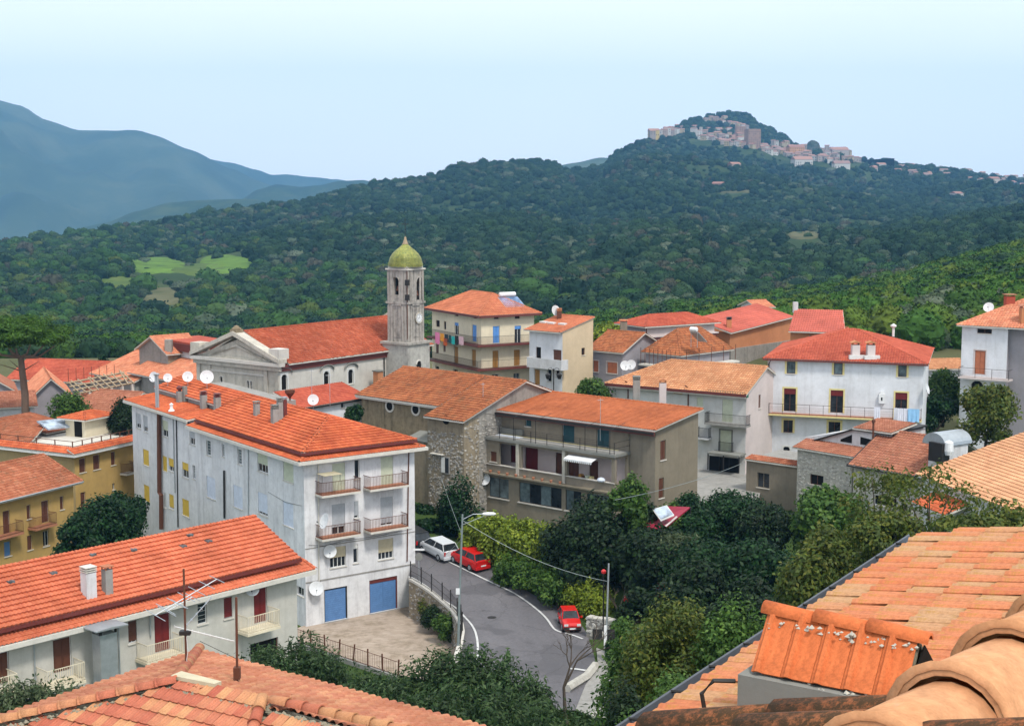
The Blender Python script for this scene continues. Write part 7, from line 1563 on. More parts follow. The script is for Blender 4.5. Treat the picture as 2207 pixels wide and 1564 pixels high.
lb = atZ(641, 1398, ZY - 1.5); t = thing('yard_lamp', 'low street lamp reaching over the front edge of the yard', 'street lamp', lb); l1 = atY(642, 1378, lb.y); l2 = atY(690, 1370, lb.y); MB().tube([lb, l1, l1 + Vector((.25, 0, .2)), l2], .05, 6, .035).build('pole', M['iron'], t); MB().lathe(l2, [(.04, -.05), (.13, .1), (.15, .45), (.03, .65)], 10, axis=(1, 0, .02)).build('lamp_head', M['white_p'], t)
q = atY(1301, 1232, 93); t = thing('red_lantern', 'red lantern-like lamp on a post beside the grey pole', 'lamp', q - Vector((0, 0, 4))); MB().tube([q - Vector((0, 0, 4)), q], .05, 5).build('post', M['iron'], t); MB().lathe(q, [(.04, -.14), (.15, -.07), (.17, .08), (.06, .18)], 10).build('shade', M['red_p'], t)
# red lean-to roof with a solar panel in the garden
s0, s1 = atY(1376, 1130, 107), atY(1428, 1141, 105.5); s2, s3 = atY(1488, 1092, 109), atY(1436, 1090, 111)
t = thing('garden_shed', 'garden shed with a crimson sheet roof and pale ridge strip', 'shed', (s0 + s2) / 2 - Vector((0, 0, 3))); m = MB().slab([s0, s1, s2, s3], .1); m.build('roof', M['crimson'], t); MB().tube([s1 + Vector((0, 0, .06)), (s1 + s2) / 2 + Vector((0, 0, .1))], .08, 5).build('ridge_strip', M['pinkw'], t)
m = MB()
for p in (s0, s1, s2, s3): m.tube([p - Vector((0, 0, 3)), p], .08, 5)
m.build('posts', M['iron'], t)
p0, p1, p2, p3 = atY(1424, 1121, 106.0), atY(1453, 1109, 106.2), atY(1437, 1088, 107.6), atY(1406, 1097, 107.4); t = thing('solar_heater', 'tilted solar panel with white frame standing on the crimson shed roof', 'solar panel', p0)
MB().slab([p0, p1, p2, p3], .08).build('panel_frame', M['frame'], t); c = (p0 + p1 + p2 + p3) / 4; MB().slab([c + (p - c) * .9 + Vector((0, 0, .02)) for p in (p0, p1, p2, p3)], .02).build('collector', M['solarp'], t)
for p in (p2, p3): MB().tube([p, p - Vector((0, 0, 1.0))], .03, 5).build('leg', M['galv'], t)
bx_ = atZ(1293, 1552, 4.2); t = thing('refuse_bin', 'dark wheeled bin with pale lid at the path below the bend', 'bin', bx_); Fb = Fr(bx_, (1, .1)); MB().box(Fb, -.3, .3, -.3, .3, 3.3, 4.5).build('container', M['iron'], t); MB().box(Fb, -.5, .35, -.33, .33, 4.503, 4.6).build('lid', M['stonep'], t)
# ================================================================ trees and shrubs
def G(px, py_top, Y, z0=None):
    p = atY(px, py_top, Y); z = gz(p.x, Y) if z0 is None else z0; return Vector((p.x, Y, z)), p.z - z
def T(label, px, ytop, Y, rx, n, size=.16, mat='lf_dark', z0=None, rz=None, ch=None, **k):
    b_, h = G(px, ytop, Y, z0); rz = rz or min(h * .48, rx * 1.1); return tree(label, b_, h, (rx, rx * .95, rz), n, size, mat, **k)
hp = [(552, 1404, 66), (600, 1402, 67), (650, 1384, 68), (695, 1412, 69), (735, 1440, 70), (790, 1458, 71), (840, 1462, 70), (760, 1476, 64)]
def clump_row(label, pts, r, n, size, mat, z0=-2, name='hedge', cat='hedge', asp=.35, depth=4.0):
    b0 = Vector(atY(pts[0][0], pts[0][1], pts[0][2])); t = thing(name, label, cat, (b0.x, b0.y, z0)); A_, N_ = [], []; st = MB()
    for (x, y, Y) in pts:
        p = atY(x, y, Y); hh = min(depth, p.z - z0); P1, N1, cc, _ = crown_pts((p.x, p.y, p.z - hh * .5), (r, r, hh * .52), n // len(pts), 12, cs=.45, up=.5); A_.append(P1); N_.append(N1)
        for q in cc[:4]: st.tube([Vector((p.x, p.y, z0)), Vector(q)], .07, 4, .02)
        # upright shoots that break the outline
        m_ = 26; a = RNG.uniform(0, 6.28, m_); rr = RNG.uniform(0, r, m_); base = np.stack([p.x + np.cos(a) * rr, p.y + np.sin(a) * rr, np.full(m_, p.z - .5) - rr * .4], 1)
        for q in base:
            k_ = 9; hgt = RNG.uniform(.5, 1.1); s_ = np.stack([np.full(k_, q[0]), np.full(k_, q[1]), q[2] + np.linspace(0, hgt, k_)], 1) + RNG.normal(size=(k_, 3)) * .06; A_.append(s_); nn = RNG.normal(size=(k_, 3)); N_.append(nn / np.linalg.norm(nn, axis=1)[:, None])
    quads_obj('foliage', np.vstack(A_), np.vstack(N_), size, M[mat], t, asp); st.build('stems', M['bark'], t); return t
clump_row('glossy laurel hedge below the yard fence, behind the tiled roof', hp, 1.8, 27000, .12, 'lf_laurel')
clump_row('tall laurel thicket between the near roof and the road', [(865, 1460, 66), (905, 1440, 66), (950, 1412, 65), (1000, 1404, 65), (1050, 1408, 65), (1095, 1428, 64), (1140, 1468, 64)], 1.9, 34000, .13, 'lf_laurel', depth=6)
clump_row('lower laurel bushes at the foot of the thicket by the path', [(880, 1510, 58), (960, 1490, 57), (1040, 1492, 57), (1110, 1510, 58), (1180, 1518, 60), (1240, 1545, 60)], 1.8, 26000, .13, 'lf_laurel', depth=6, z0=-3)
clump_row('grey-green olive bushes at the bottom left below the balconies', [(10, 1490, 50), (60, 1482, 50), (110, 1478, 51), (150, 1500, 51)], 1.2, 12000, .11, 'lf_olive', name='olive_bush', cat='bush', z0=12, depth=3)
def hedge_px(label, pts, r, n, size, mat, dep, **k): return clump_row(label, pts, r, n, size, mat, z0=2.5, depth=dep, **k)
hedge_px('big yellow-green hedge above the parked red hatchback', [(1035, 1122, 113.5), (1065, 1116, 113), (1100, 1120, 112), (1135, 1126, 111), (1165, 1135, 110)], 1.8, 19000, .15, 'lf_yel', 4.2, asp=.5)
T('dark tree squeezed between the crimson shed and the terrace house', 1375, 1085, 108, 1.9, 6000, .16, 'lf_dark', z0=4); T('dark bush right of the crimson shed', 1500, 1105, 107, 1.8, 6000, .16, 'lf_ever', z0=3, name='shrub', cat='shrub'); T('leafy bush below the beige side wall windows', 1460, 1080, 113.5, 1.5, 3500, .15, 'lf_green', z0=4, name='shrub', cat='shrub')
hedge_px('darker climbing growth hanging under the yellow-green hedge', [(1095, 1200, 109), (1130, 1210, 107.5), (1165, 1220, 106), (1200, 1238, 104.5)], 1.4, 9000, .14, 'lf_green', 2.6, name='climber', cat='climbing plant', asp=.5)
T('dark shrub shading the red car in the garden', 1375, 1262, 96, 1.5, 5000, .15, 'lf_dark', name='shrub', cat='shrub'); T('weedy green bush on the garden wall beside the pole', 1345, 1330, 93.5, .9, 2500, .12, 'lf_green', name='shrub', cat='shrub')
hedge_px('round yellow-green shrub right behind the small red car', [(1240, 1262, 103.5), (1270, 1256, 103), (1293, 1272, 102)], 1.3, 8000, .14, 'lf_yel', 3.2, name='shrub', cat='shrub', asp=.5)
T('dense dark evergreen tree beside the chapel above the cars', 988, 1040, 119.5, 2.3, 12000, .15, 'lf_ever', rz=4.2, name='evergreen_tree')
T('evergreen bush filling the gap between the white block and the chapel', 905, 1085, 126, 1.7, 5000, .15, 'lf_ever', name='shrub', cat='shrub', z0=4); T('dark bush by the corner of the chapel next to the white block', 918, 1120, 121, 1.3, 4000, .15, 'lf_ever', name='shrub', cat='shrub')
T('large black-green tree in the middle of the garden in front of the terrace house', 1275, 1075, 107, 3.9, 24000, .17, 'lf_dark', rz=4.6)
T('loose-crowned tree rising against the right wall of the terrace house', 1345, 1022, 107, 2.0, 7000, .17, 'lf_green', rz=3.2, cs=.35)
T('dark rounded garden tree under the crimson shed roof', 1405, 1140, 101, 3.2, 14000, .17, 'lf_dark')
T('small evergreen bush against the beige side wall', 1505, 1062, 113, 1.9, 5000, .15, 'lf_ever', name='shrub', cat='shrub', z0=6); T('dark green garden tree just below the veranda frame', 1562, 1072, 110, 2.4, 8000, .15, 'lf_ever', z0=5)
T('grey-green olive tree in the middle of the dark garden', 1462, 1150, 100, 2.3, 9000, .14, 'lf_olive', name='olive_tree', asp=.3); T('dark bushy tree below the annex window', 1650, 1088, 108, 2.8, 10000, .16, 'lf_dark')
T('deep green tree in the garden hollow right of the olive', 1555, 1165, 97, 3.4, 14000, .17, 'lf_ever'); T('black-green tree at the lowest corner of the garden', 1500, 1215, 92, 3.2, 10000, .17, 'lf_dark'); T('broad dark tree right of the garden hollow', 1655, 1175, 93, 3.8, 16000, .17, 'lf_ever'); T('dark understorey tree above the near leafy tree', 1600, 1250, 84, 3.0, 10000, .16, 'lf_dark', z0=0)
T('big-leaved dark green fig tree against the stone house', 1790, 1045, 104, 3.4, 14000, .19, 'lf_green', rz=3.6, asp=.7); T('walnut tree with yellowing leaves left of the tiled verge', 1800, 1135, 72, 3.1, 20000, .14, 'lf_walnut', z0=3, rz=4.4, cs=.38); T('dense green walnut tree behind the metal gutter', 1740, 1230, 78, 2.6, 9000, .14, 'lf_dark', z0=2); T('leafy walnut tree before the peach roof, below the bare boughs', 1930, 1112, 66, 2.4, 9000, .12, 'lf_walnut', z0=6, rz=1.8, cs=.34)
T('walnut tree at the right edge above the tiled roof', 2110, 1082, 64, 3.0, 10000, .12, 'lf_walnut', z0=6, rz=1.9, cs=.34); T('open walnut tree with dark branching boughs over the peach roof', 2010, 990, 72, 2.9, 2000, .11, 'lf_walnut', z0=6, rz=2.4, cs=.26, clumps=34, trunk=.16)
T('thin-leaved walnut tree in front of the stone farmhouse', 1895, 1000, 76, 2.2, 1300, .11, 'lf_walnut', z0=6, rz=2.1, cs=.26, clumps=28, trunk=.12)
T('broad green locust tree before the white villa at the right edge', 2130, 826, 118, 3.5, 8500, .17, 'lf_walnut', z0=6, rz=2.8, cs=.36)
T('tall leafy tree left of the mortar chimney in the right foreground', 1480, 1290, 52, 2.5, 24000, .085, 'lf_walnut', z0=2, rz=3.6, cs=.36, clumps=22, asp=.5); T('bushy green tree right of the lane behind the tiled verge', 1590, 1300, 50, 1.9, 15000, .085, 'lf_green', z0=2, rz=3.2, clumps=20); T('low spreading green tree above the refuse bin', 1385, 1345, 54, 2.0, 15000, .09, 'lf_green', z0=1, rz=3.4, clumps=20); T('leafy foreground tree beside the near gutter', 1450, 1430, 42, 1.7, 15000, .075, 'lf_green', z0=3, rz=3.0, clumps=20); T('lowest leafy bush beside the lane', 1360, 1490, 46, 1.3, 8000, .08, 'lf_dark', z0=2, rz=2.4)
T('dark green shrub between the ochre house and the white block', 225, 1075, 112, 3.0, 13000, .17, 'lf_ever', name='shrub', cat='shrub'); T('tall dark shrub touching the corner of the white block', 265, 1058, 117, 2.3, 9000, .17, 'lf_ever', name='shrub', cat='shrub'); T('low dark shrub below the ochre balconies', 170, 1110, 110, 2.2, 8000, .17, 'lf_ever', name='shrub', cat='shrub')
T('small bright green tree between the white and grey houses', 1278, 812, 146, 2.1, 5000, .16, 'lf_green', z0=9); T('dark bush on the flat roof edge by the low outbuilding', 765, 868, 127, 1.1, 2500, .14, 'lf_ever', z0=11, name='shrub', cat='shrub'); T('brownish conifer behind the ochre roof terrace', 268, 862, 144, 2.2, 6000, .15, 'lf_dark', z0=6); T('light green bush before the wooden roof frame', 150, 838, 150, 2.4, 5000, .16, 'lf_green', z0=5, name='shrub', cat='shrub')
T('green tree behind the terrace of the yellow-trimmed house', 2035, 800, 154, 2.6, 7000, .17, 'lf_green', z0=9); T('low leafy tree below the flat shed', 2020, 850, 150, 2.4, 6000, .17, 'lf_ever', z0=8)
for (x, y, Y, r, mt, lb_) in ((1868, 640, 236, 5.0, 'lf_yel', 'rounded yellow-green tree high on the slope behind the orange house'), (1990, 655, 232, 5.2, 'lf_green', 'big green tree on the slope left of the villa roof'), (1835, 690, 205, 4.4, 'lf_olive', 'grey-green olive just right of the red sheet roof'), (1930, 700, 205, 4.6, 'lf_green', 'dense green tree in the dip behind the yellow-trimmed house'), (1975, 725, 196, 4.6, 'lf_olive', 'pale grey-green olive tree above the flue of the yellow-trimmed house'), (2045, 735, 200, 4.2, 'lf_yel', 'yellowish bush on the slope left of the villa'), (1790, 660, 240, 4.5, 'lf_green', 'dark green tree behind the red sheet roof'), (2090, 620, 245, 5.5, 'lf_ever', 'dark tree on the slope directly behind the villa dish'), (1560, 700, 215, 3.5, 'lf_green', 'green tree between the grey and orange houses'), (1310, 695, 200, 3.2, 'lf_yel', 'small yellow-leaved tree behind the grey house chimney')):
    T(lb_, x, y, Y, r, 7000, .26, mt, z0=gz(20, 200) - 3, rz=r * .85, group=None)
# umbrella pine
b_ = Vector((atY(52, 900, 150).x, 150, 4)); t = thing('umbrella_pine', 'umbrella pine with bare forked trunk and flat dark crown, far left', 'pine tree', b_); top = atY(45, 770, 150); c = atY(20, 722, 150)
P1, N1, cc, _ = crown_pts(c, (6.4, 5.0, 1.9), 30000, 34, cs=.30, up=.8); quads_obj('crown', P1, N1, .20, M['lf_pine'], t, .3); m = MB().tube([b_, atY(54, 850, 150), atY(48, 800, 150), top], .42, 9, .30)
for (x, y) in ((5, 725), (30, 735), (70, 730), (100, 738), (-40, 735), (118, 745)): m.tube([top, (top + atY(x, y, 150)) / 2 + Vector((0, 0, -.6)), atY(x, y, 150)], .2, 6, .06)
for (x, y) in ((20, 775), (85, 778), (-10, 782)): m.tube([atY(48, 800, 150), atY(x, y, 150)], .08, 5, .02)
m.build('trunk', M['barkm'], t, smooth=True)
for (x, y, l_) in ((155, 766, 'left one of two small cypresses in the field behind the pine'), (222, 768, 'right one of two small cypresses in the field behind the pine')): b0, h_ = G(x, y - 10, 215, gz(0, 215) - 6); tree(l_, b0, 3, (.9, .9, 2.2), 1500, .2, 'lf_ever', name='cypress', trunk=.1, ch=2.2)
sheet('courtyard', [FL_ for FL_ in (atZ(1480, 1130, 6.6), atZ(1620, 1130, 6.6), atZ(1660, 985, 6.6), atZ(1495, 985, 6.6))], M['concrete'])
T('bushy evergreen filling the corner below the veranda posts', 1590, 1060, 112, 2.6, 9000, .16, 'lf_ever', z0=4); T('dark shrub against the annex wall', 1640, 1078, 114, 2.2, 6000, .16, 'lf_dark', z0=4, name='shrub', cat='shrub')
# three clipped cypresses by the pole
for i, x in enumerate((1312, 1326, 1342)):
    b0 = atZ(x, 1428, ZR); tree(('left', 'middle', 'right')[i] + ' of the three clipped little cypresses below the garden wall', b0, 1.5, (.28, .28, .8), 1200, .07, 'lf_ever', name='cypress', trunk=.04, ch=.8, group='clipped cypresses')
# weeds at the foot of the retaining wall
for (x, y, r, n, mt, l_) in ((930, 1345, 1.2, 3500, 'lf_walnut', 'tall weeds against the retaining wall at the far end of the yard'), (948, 1362, 1.5, 5000, 'lf_dark', 'big clump of dark weeds in the middle below the coping'), (955, 1385, 1.1, 2800, 'lf_green', 'weeds spreading over the concrete near the end of the wall'), (876, 1298, .5, 900, 'lf_dark', 'small dark bush at the corner of the right garage door'), (915, 1310, .8, 1800, 'lf_walnut', 'dry brownish weeds beneath the coping')):
    b0 = atZ(x, y, ZY); tree(l_, b0, 2.2, (r, r, 1.25), n, .10, mt, name='weeds', cat='weeds', trunk=.02, ch=.9)
# bare tree at the bend
b0 = atY(1222, 1500, 70); b0.z -= 1.5; t = thing('bare_tree', 'small leafless tree with thin branches at the bend of the road', 'tree', b0); m = MB(); rr = random.Random(4)
def br(p, d, L, r, k):
    e = p + d * L; m.tube([p, (p + e) / 2 + Vector((rr.uniform(-.05, .05), 0, 0)), e], r, 5, r * .6, cap=False)
    if k <= 0: return
    for _ in range(rr.choice([2, 3])): br(e, (d + Vector((rr.uniform(-.8, .8), rr.uniform(-.6, .6), rr.uniform(-.1, .5)))).normalized(), L * rr.uniform(.55, .8), r * .6, k - 1)
br(b0, Vector((-.08, 0, 1)), 2.0, .12, 5); m.build('trunk', M['bark'], t)
b0 = atZ(1330, 1350, 3.3); t = thing('bare_shrub', 'dry brown shrub in the garden right of the pole', 'shrub', b0); m = MB(); br(b0, Vector((0, 0, 1)), 1.2, .08, 4); m.build('stems', M['bark'], t)
# ================================================================ nearest roofs
def tilemat(name, cols, moss=.0, mosscol=(.12, .08, .03), sc_=14):
    m, nt, b = base_mat(name, .85, 0, .2); oi = nt.nodes.new('ShaderNodeObjectInfo'); k = len(cols)
    c = ramp(nt, oi.outputs['Random'], [(i / (k - 1), x) for i, x in enumerate(cols)])
    c = mixc(nt, 1.0, c, ramp(nt, noise(nt, 5, 7, .75), [(.3, (.72, .70, .68)), (.7, (1.15, 1.13, 1.1))]), 'MULTIPLY')
    c = mixc(nt, 1.0, c, ramp(nt, noise(nt, sc_ * 3, 4, .8), [(.35, (.8, .78, .76)), (.6, (1.05, 1.05, 1.05))]), 'MULTIPLY')
    if moss: c = mixc(nt, ramp(nt, noise(nt, sc_, 8, .85, vec='Generated' if False else 'Object'), [(.62 - moss * .22, (0, 0, 0)), (.72 - moss * .2, (.9, .9, .9))]), c, mosscol)
    nt.links.new(c, b.inputs['Base Color']); bump(nt, b, noise(nt, sc_ * 4, 6, .7), .5, .006); return m
M['ft_T'] = tilemat('faded_flat_tiles', [(.44, .13, .08), (.52, .19, .11), (.50, .24, .12), (.54, .28, .14), (.46, .16, .095), (.40, .11, .07)], .12, (.30, .22, .10))
M['ft_U'] = tilemat('lichened_flat_tiles', [(.50, .16, .075), (.56, .21, .10), (.54, .19, .09), (.50, .25, .13), (.48, .28, .15), (.54, .17, .075)], .38, (.36, .20, .04), 9)
M['ft_U2'] = tiles('lichened_tiles_far', [(.50, .16, .075), (.56, .21, .10), (.54, .19, .09), (.50, .25, .13), (.48, .28, .15)], .35, (.42, .28, .05), .8)
M['ft_new'] = tilemat('fresh_orange_tiles', [(.58, .15, .05), (.62, .17, .06)])
M['ridge_near'] = tilemat('yellowish_ridge_tiles', [(.60, .29, .14), (.64, .33, .17), (.56, .27, .13)], .10, (.36, .30, .20), 5)
M['moss_t'] = tilemat('mossy_cover_tiles', [(.30, .10, .04), (.34, .13, .055)], .95, (.035, .026, .012), 22)
M['mort'] = plaster('lichen_mortar', (.30, .27, .20), (.10, .09, .06), .8, fine=20)
def flat_tile_mesh(name, w, l, t=.022, rib=.022):
    """interlocking tile: pan with a raised roll on one side, open lower lip"""
    m = MB(); pr = [(0, 0), (.08, .3), (.16, 1), (.30, 1), (.38, .15), (.60, 0), (.80, .05), (1.0, 0)]
    for y, dz in ((0, .03), (l, 0)):
        for (u, h) in pr: m.v.append((u * w, y, dz + h * rib + t))
    n = len(pr)
    for (u, h) in pr: m.v.append((u * w, 0, .03 + h * rib))
    for i in range(n - 1): m.f.append((i, i + 1, n + i + 1, n + i)); m.f.append((2 * n + i, 2 * n + i + 1, i + 1, i))
    m.f.append((2 * n, 0, n)); m.f.append((3 * n - 1, 2 * n - 1, n - 1)); me = bpy.data.meshes.new(name); me.from_pydata(m.v, [], m.f); return me
def lay_tiles(root, me, P0, e, s_, poly2, w, l, mat, name='tile', limit=300, jit=.01, stuffmat=None, stag=False, keep=None):
    """one object per tile on the plane through P0 spanned by e (across) and s_ (up the slope); the farthest beyond the limit are joined"""
    e = e.normalized(); s_ = s_.normalized(); n = e.cross(s_).normalized()
    if n.z < 0: n = -n
    me.materials.clear(); me.materials.append(mat); cells = []; rows = int(max(q[1] for q in poly2) / l) + 1; r0 = int(math.floor(min(q[1] for q in poly2) / l))
    for r in range(r0, rows):
        iv = clip_interval(poly2, (r + .5) * l)
        if not iv: continue
        off = (w * .5 if (stag and r % 2) else 0); j0 = math.floor((iv[0] - off) / w); j1 = math.ceil((iv[1] - off) / w)
        for j in range(j0, j1):
            c = P0 + e * ((j + .5) * w + off) + s_ * ((r + .5) * l)
            if (j + .5) * w + off < iv[0] - w * .3 or (j + .5) * w + off > iv[1] + w * .3: continue
            cells.append((px_of(c), (c - CAM).length, P0 + e * (j * w + off) + s_ * (r * l)))
    vis = [c for c in cells if -60 < c[0][0] < 2270 and c[0][1] < 1620]; vis.sort(key=lambda c: c[1]); rl_ = _wloc(root); rr = random.Random(9); k = 0
    Mx = Matrix((e, s_, n)).transposed(); x2 = e.cross(s_)
    if x2.dot(n) < 0: Mx = Matrix((e, s_, n)).transposed()
    rest = MB()
    for (pp_, D, p) in vis:
        q = p + n * rr.uniform(0, jit) + e * rr.uniform(-jit, jit) * .3
        if k < limit:
            o = bpy.data.objects.new(name, me); COL.objects.link(o); o.parent = root; tl_ = Matrix.Rotation(rr.uniform(-.018, .018), 3, 'Z') @ Matrix.Rotation(rr.uniform(-.012, .012), 3, 'Y'); M4 = (Mx @ tl_).to_4x4(); M4.translation = q - rl_; o.matrix_local = M4; k += 1
        else:
            b0 = len(rest.v)
            for v in me.vertices: w3 = q + Mx @ v.co; rest.v.append(tuple(w3)); rest.uv.append((k + .5, .5))
            for f in me.polygons: rest.f.append(tuple(b0 + i for i in f.vertices))
            k += 1
    if rest.v: stuff(rest.build('far_tiles', stuffmat or mat, root))
    return k
def mortar_line(root, a, b_, n, r=.05, mat='mort', seed=0, name='mortar'):
    rr = random.Random(seed); m = MB(); a = Vector(a); b_ = Vector(b_)
    for i in range(n):
        c = a + (b_ - a) * rr.random() + Vector((rr.uniform(-.04, .04), rr.uniform(-.04, .04), rr.uniform(-.03, .02))); s_ = r * rr.uniform(.4, 1.2); bmv = len(m.v)
        for k in range(6): d = ((1, 0, 0), (-1, 0, 0), (0, 1, 0), (0, -1, 0), (0, 0, 1), (0, 0, -1))[k]; m.v.append((c.x + d[0] * s_ * rr.uniform(.6, 1.3), c.y + d[1] * s_ * rr.uniform(.6, 1.3), c.z + d[2] * s_ * rr.uniform(.5, 1.0)))
        for f in ((0, 2, 4), (2, 1, 4), (1, 3, 4), (3, 0, 4), (2, 0, 5), (1, 2, 5), (3, 1, 5), (0, 3, 5)): m.f.append(tuple(bmv + k for k in f))
    return stuff(m.build(name, M[mat], root))
def ridge_row(root, a, b_, r, step, mat, name='ridge_tile', up=(0, 0, 1), rim=0.0):
    a = Vector(a); b_ = Vector(b_); d = b_ - a; k = max(1, int(round(d.length / step))); d = d / k; rl_ = _wloc(root)
    m = MB(); m.half(Vector((0, 0, 0)), d * 1.1, r, up, 10, .02, .02)
    if rim: m.half(Vector((0, 0, 0)) - d.normalized() * .002, d.normalized() * .06, r + rim, up, 10, .02, .02)
    me = bpy.data.meshes.new(name); me.from_pydata(m.v, [], m.f); me.materials.append(M[mat]); me.polygons.foreach_set('use_smooth', [True] * len(me.polygons))
    for i in range(k): o = bpy.data.objects.new(name, me); COL.objects.link(o); o.parent = root; o.location = a + d * i - rl_; o.rotation_euler = (R.uniform(-.01, .01), R.uniform(-.01, .01), R.uniform(-.02, .02))
# ---- hipped roof at the bottom left
zA_, zE_ = 23.8, 22.55; Ap = atZ(378, 1472, zA_); Ec = atZ(430, 1403, zE_); R1 = atZ(566, 1512, zA_); R2 = atZ(812, 1572, zA_); Lc = atZ(-40, 1568, 23.0); ER = atZ(1090, 1580, zE_); EL = atZ(-60, 1566, zE_)
TR = thing('tiled_roof_house', 'house right below with a weathered salmon hipped tile roof, bottom left', 'house', (Ap.x, Ap.y - 2, 16)); 
def lum(m, pts): m.slab(pts, .15)
r_ = (R1 - Ap); r_.z = 0; r_.normalize(); pd = Vector((r_.y, -r_.x, 0)); pd = pd if pd.y < 0 else -pd; dn = (pd + Vector((0, 0, -.40)))       # down the near slope
m = MB(); NB = [Ap + dn * 7 - r_ * 6.5, R1 + dn * 7 + r_ * 4]; ERn = R2 + r_ * 3
ERe = Vector((ERn.x, ERn.y, zE_)) + Vector((-pd.x, -pd.y, 0)) * ((Ec - Ap).dot(Vector((-pd.x, -pd.y, 0)))); Ec2 = Ec; ERe = Ec + (atZ(1040, 1568, zE_) - Ec) * 1.15; ERe.z = zE_; ERn = Ap + r_ * ((ERe - Ec).dot(r_) * .95); _n = (ERe - Ec).cross(Ap - Ec); ERn.z = Ec.z - (_n.x * (ERn.x - Ec.x) + _n.y * (ERn.y - Ec.y)) / _n.z
m.slab([Ec, ERe, ERn, Ap], .12); m.slab([EL, Ec, Ap, Vector((Lc.x, Lc.y, Lc.z)) if False else Lc], .12); m.slab([Ap + r_ * -7 + dn * 7, Ap, ERn, ERn + dn * 7], .12); deck = m.build('roof', M['mort'], TR)
m = MB().box(Fr(Ec + Vector((.4, -.9, 0)), ERe - Ec), 0, (ERe - Ec).length, -5.5, -.3, 6, zE_ - .15); m.build('wall', M['whiteA'], TR)
ft = flat_tile_mesh('tile', .235, .36); dn_ = dn.normalized()
# near slope: rows parallel to the right ridge
P0 = Ap + dn * 4.2 - r_ * 7; s_ = (-dn).normalized(); Ls = 4.2 * dn.length
def to2(p): d = Vector(p) - P0; return (d.dot(r_), d.dot(s_))
hipb = R1 + (dn_ + r_ * .45) * 4.3
poly2 = [to2(P0), to2(hipb), to2(R1 - r_ * .05), to2(Ap + r_ * .1), to2(Lc + dn_ * .15), to2(Lc + dn_ * 1.5 - r_ * 1)]
lay_tiles(TR, ft, P0 + Vector((0, 0, .01)), r_, s_, poly2, .235, .36, M['ft_T'], limit=230)
# small slope right of the near hip, falling to the right
e2 = Vector((r_.x, r_.y, 0)); q0 = R1 + r_ * .12; dn2 = (r_ * .8 + pd * .6 + Vector((0, 0, -.38))).normalized(); ac2 = dn2.cross(Vector((0, 0, 1))).normalized(); ac2 = ac2 if ac2.dot(r_) > 0 else -ac2
ft2 = flat_tile_mesh('tile', .235, .36); P0b = R1 + dn_ * 1.2 + r_ * .4; lay_tiles(TR, ft2, P0b + dn_ * 1.2, r_, s_, [(0.2, 0), (3.6, 0), (3.4, 2.2), (0, 2.2)], .235, .36, M['ft_T'], limit=60)
ridge_row(TR, Lc + Vector((0, 0, .05)) , Ap + Vector((0, 0, .05)), .13, .42, 'ft_T', rim=.015); ridge_row(TR, R2 + r_ * 1.5 + Vector((0, 0, .06)), R1 + r_ * .25 + Vector((0, 0, .06)), .13, .42, 'ft_T', rim=.015); ridge_row(TR, hipb + Vector((0, 0, .1)), R1 + Vector((0, 0, .08)), .13, .40, 'ft_T', rim=.015); ridge_row(TR, Ec + Vector((0, 0, .06)), Ap + Vector((0, 0, .06)), .12, .42, 'ft_T', rim=.015)
m = MB().slab([Ap + Vector((-.1, .05, .16)), Ap + Vector((.9, -.42, .14)), Ap + Vector((1.0, -.2, .12)), Ap + Vector((.05, .35, .15))], .08); m.build('mortar_cap', M['shutbe'], TR)
mortar_line(TR, Lc + dn_ * .18, Ap + dn_ * .22, 150, .055, seed=1); mortar_line(TR, Ap + dn_ * .2, R1 + dn_ * .2, 170, .06, seed=2); mortar_line(TR, R1 + dn_ * .2 + r_ * .1, R2 + dn_ * .2 + r_ * 1, 170, .055, seed=3); mortar_line(TR, R1 - r_ * .2, hipb - r_ * .15, 90, .05, seed=4); mortar_line(TR, R1 + r_ * .2, hipb + r_ * .2, 90, .05, seed=5)
M['tl_T2'] = tiles('weathered_pink_tiles', [(.44, .17, .10), (.50, .22, .13), (.48, .19, .11), (.42, .16, .10), (.52, .25, .14)], .45, (.34, .11, .05), .7)
tile_field([Ec, ERe, ERn, Ap], M['tl_T2'], deck, .21, .36, .055, .03, jit=.12); tile_field([EL, Ec, Ap, Lc], M['tl_T2'], deck, .21, .36, .055, .03, jit=.1)
# antennas on that roof
a0 = atY(402, 1450, 31.5); t = thing('television_antenna', 'tall rusty antenna mast with two long arrays on the near left roof', 'antenna', a0, None); hgt = atY(400, 1225, 31.5).z - a0.z
MB().tube([a0 - Vector((0, 0, .3)), a0 + Vector((0, 0, hgt))], .025, 7).build('mast', M['rust'], t); z_at = lambda y: atY(400, y, 31.5).z
def yagi(z, d1, L1, L2, n, el, upv=0, mat='galv', vert=False):
    c = Vector((a0.x, a0.y, z)); d = Vector(d1).normalized(); m = MB().tube([c - d * L1, c + d * L2], .012, 6); s_ = Vector((d.y, -d.x, 0)).normalized()
    for i in range(n): q = c - d * L1 + d * (L1 + L2) * i / (n - 1); ex = el * (1 - .35 * i / n); k = (Vector((0, 0, 1)) if vert else s_); m.tube([q - k * ex, q + k * ex], .009, 5)
    m.build('aerial_array', M[mat], t)
yagi(z_at(1288), (.8, .6, .38), .75, .85, 7, .55); yagi(z_at(1295), (.8, .6, .36), .45, .2, 3, .5); yagi(z_at(1350), (.5, .2, .55), -.05, .85, 6, .12); yagi(z_at(1355), (1, -.15, -.2), .25, 1.15, 11, .035, mat='frame', vert=True)
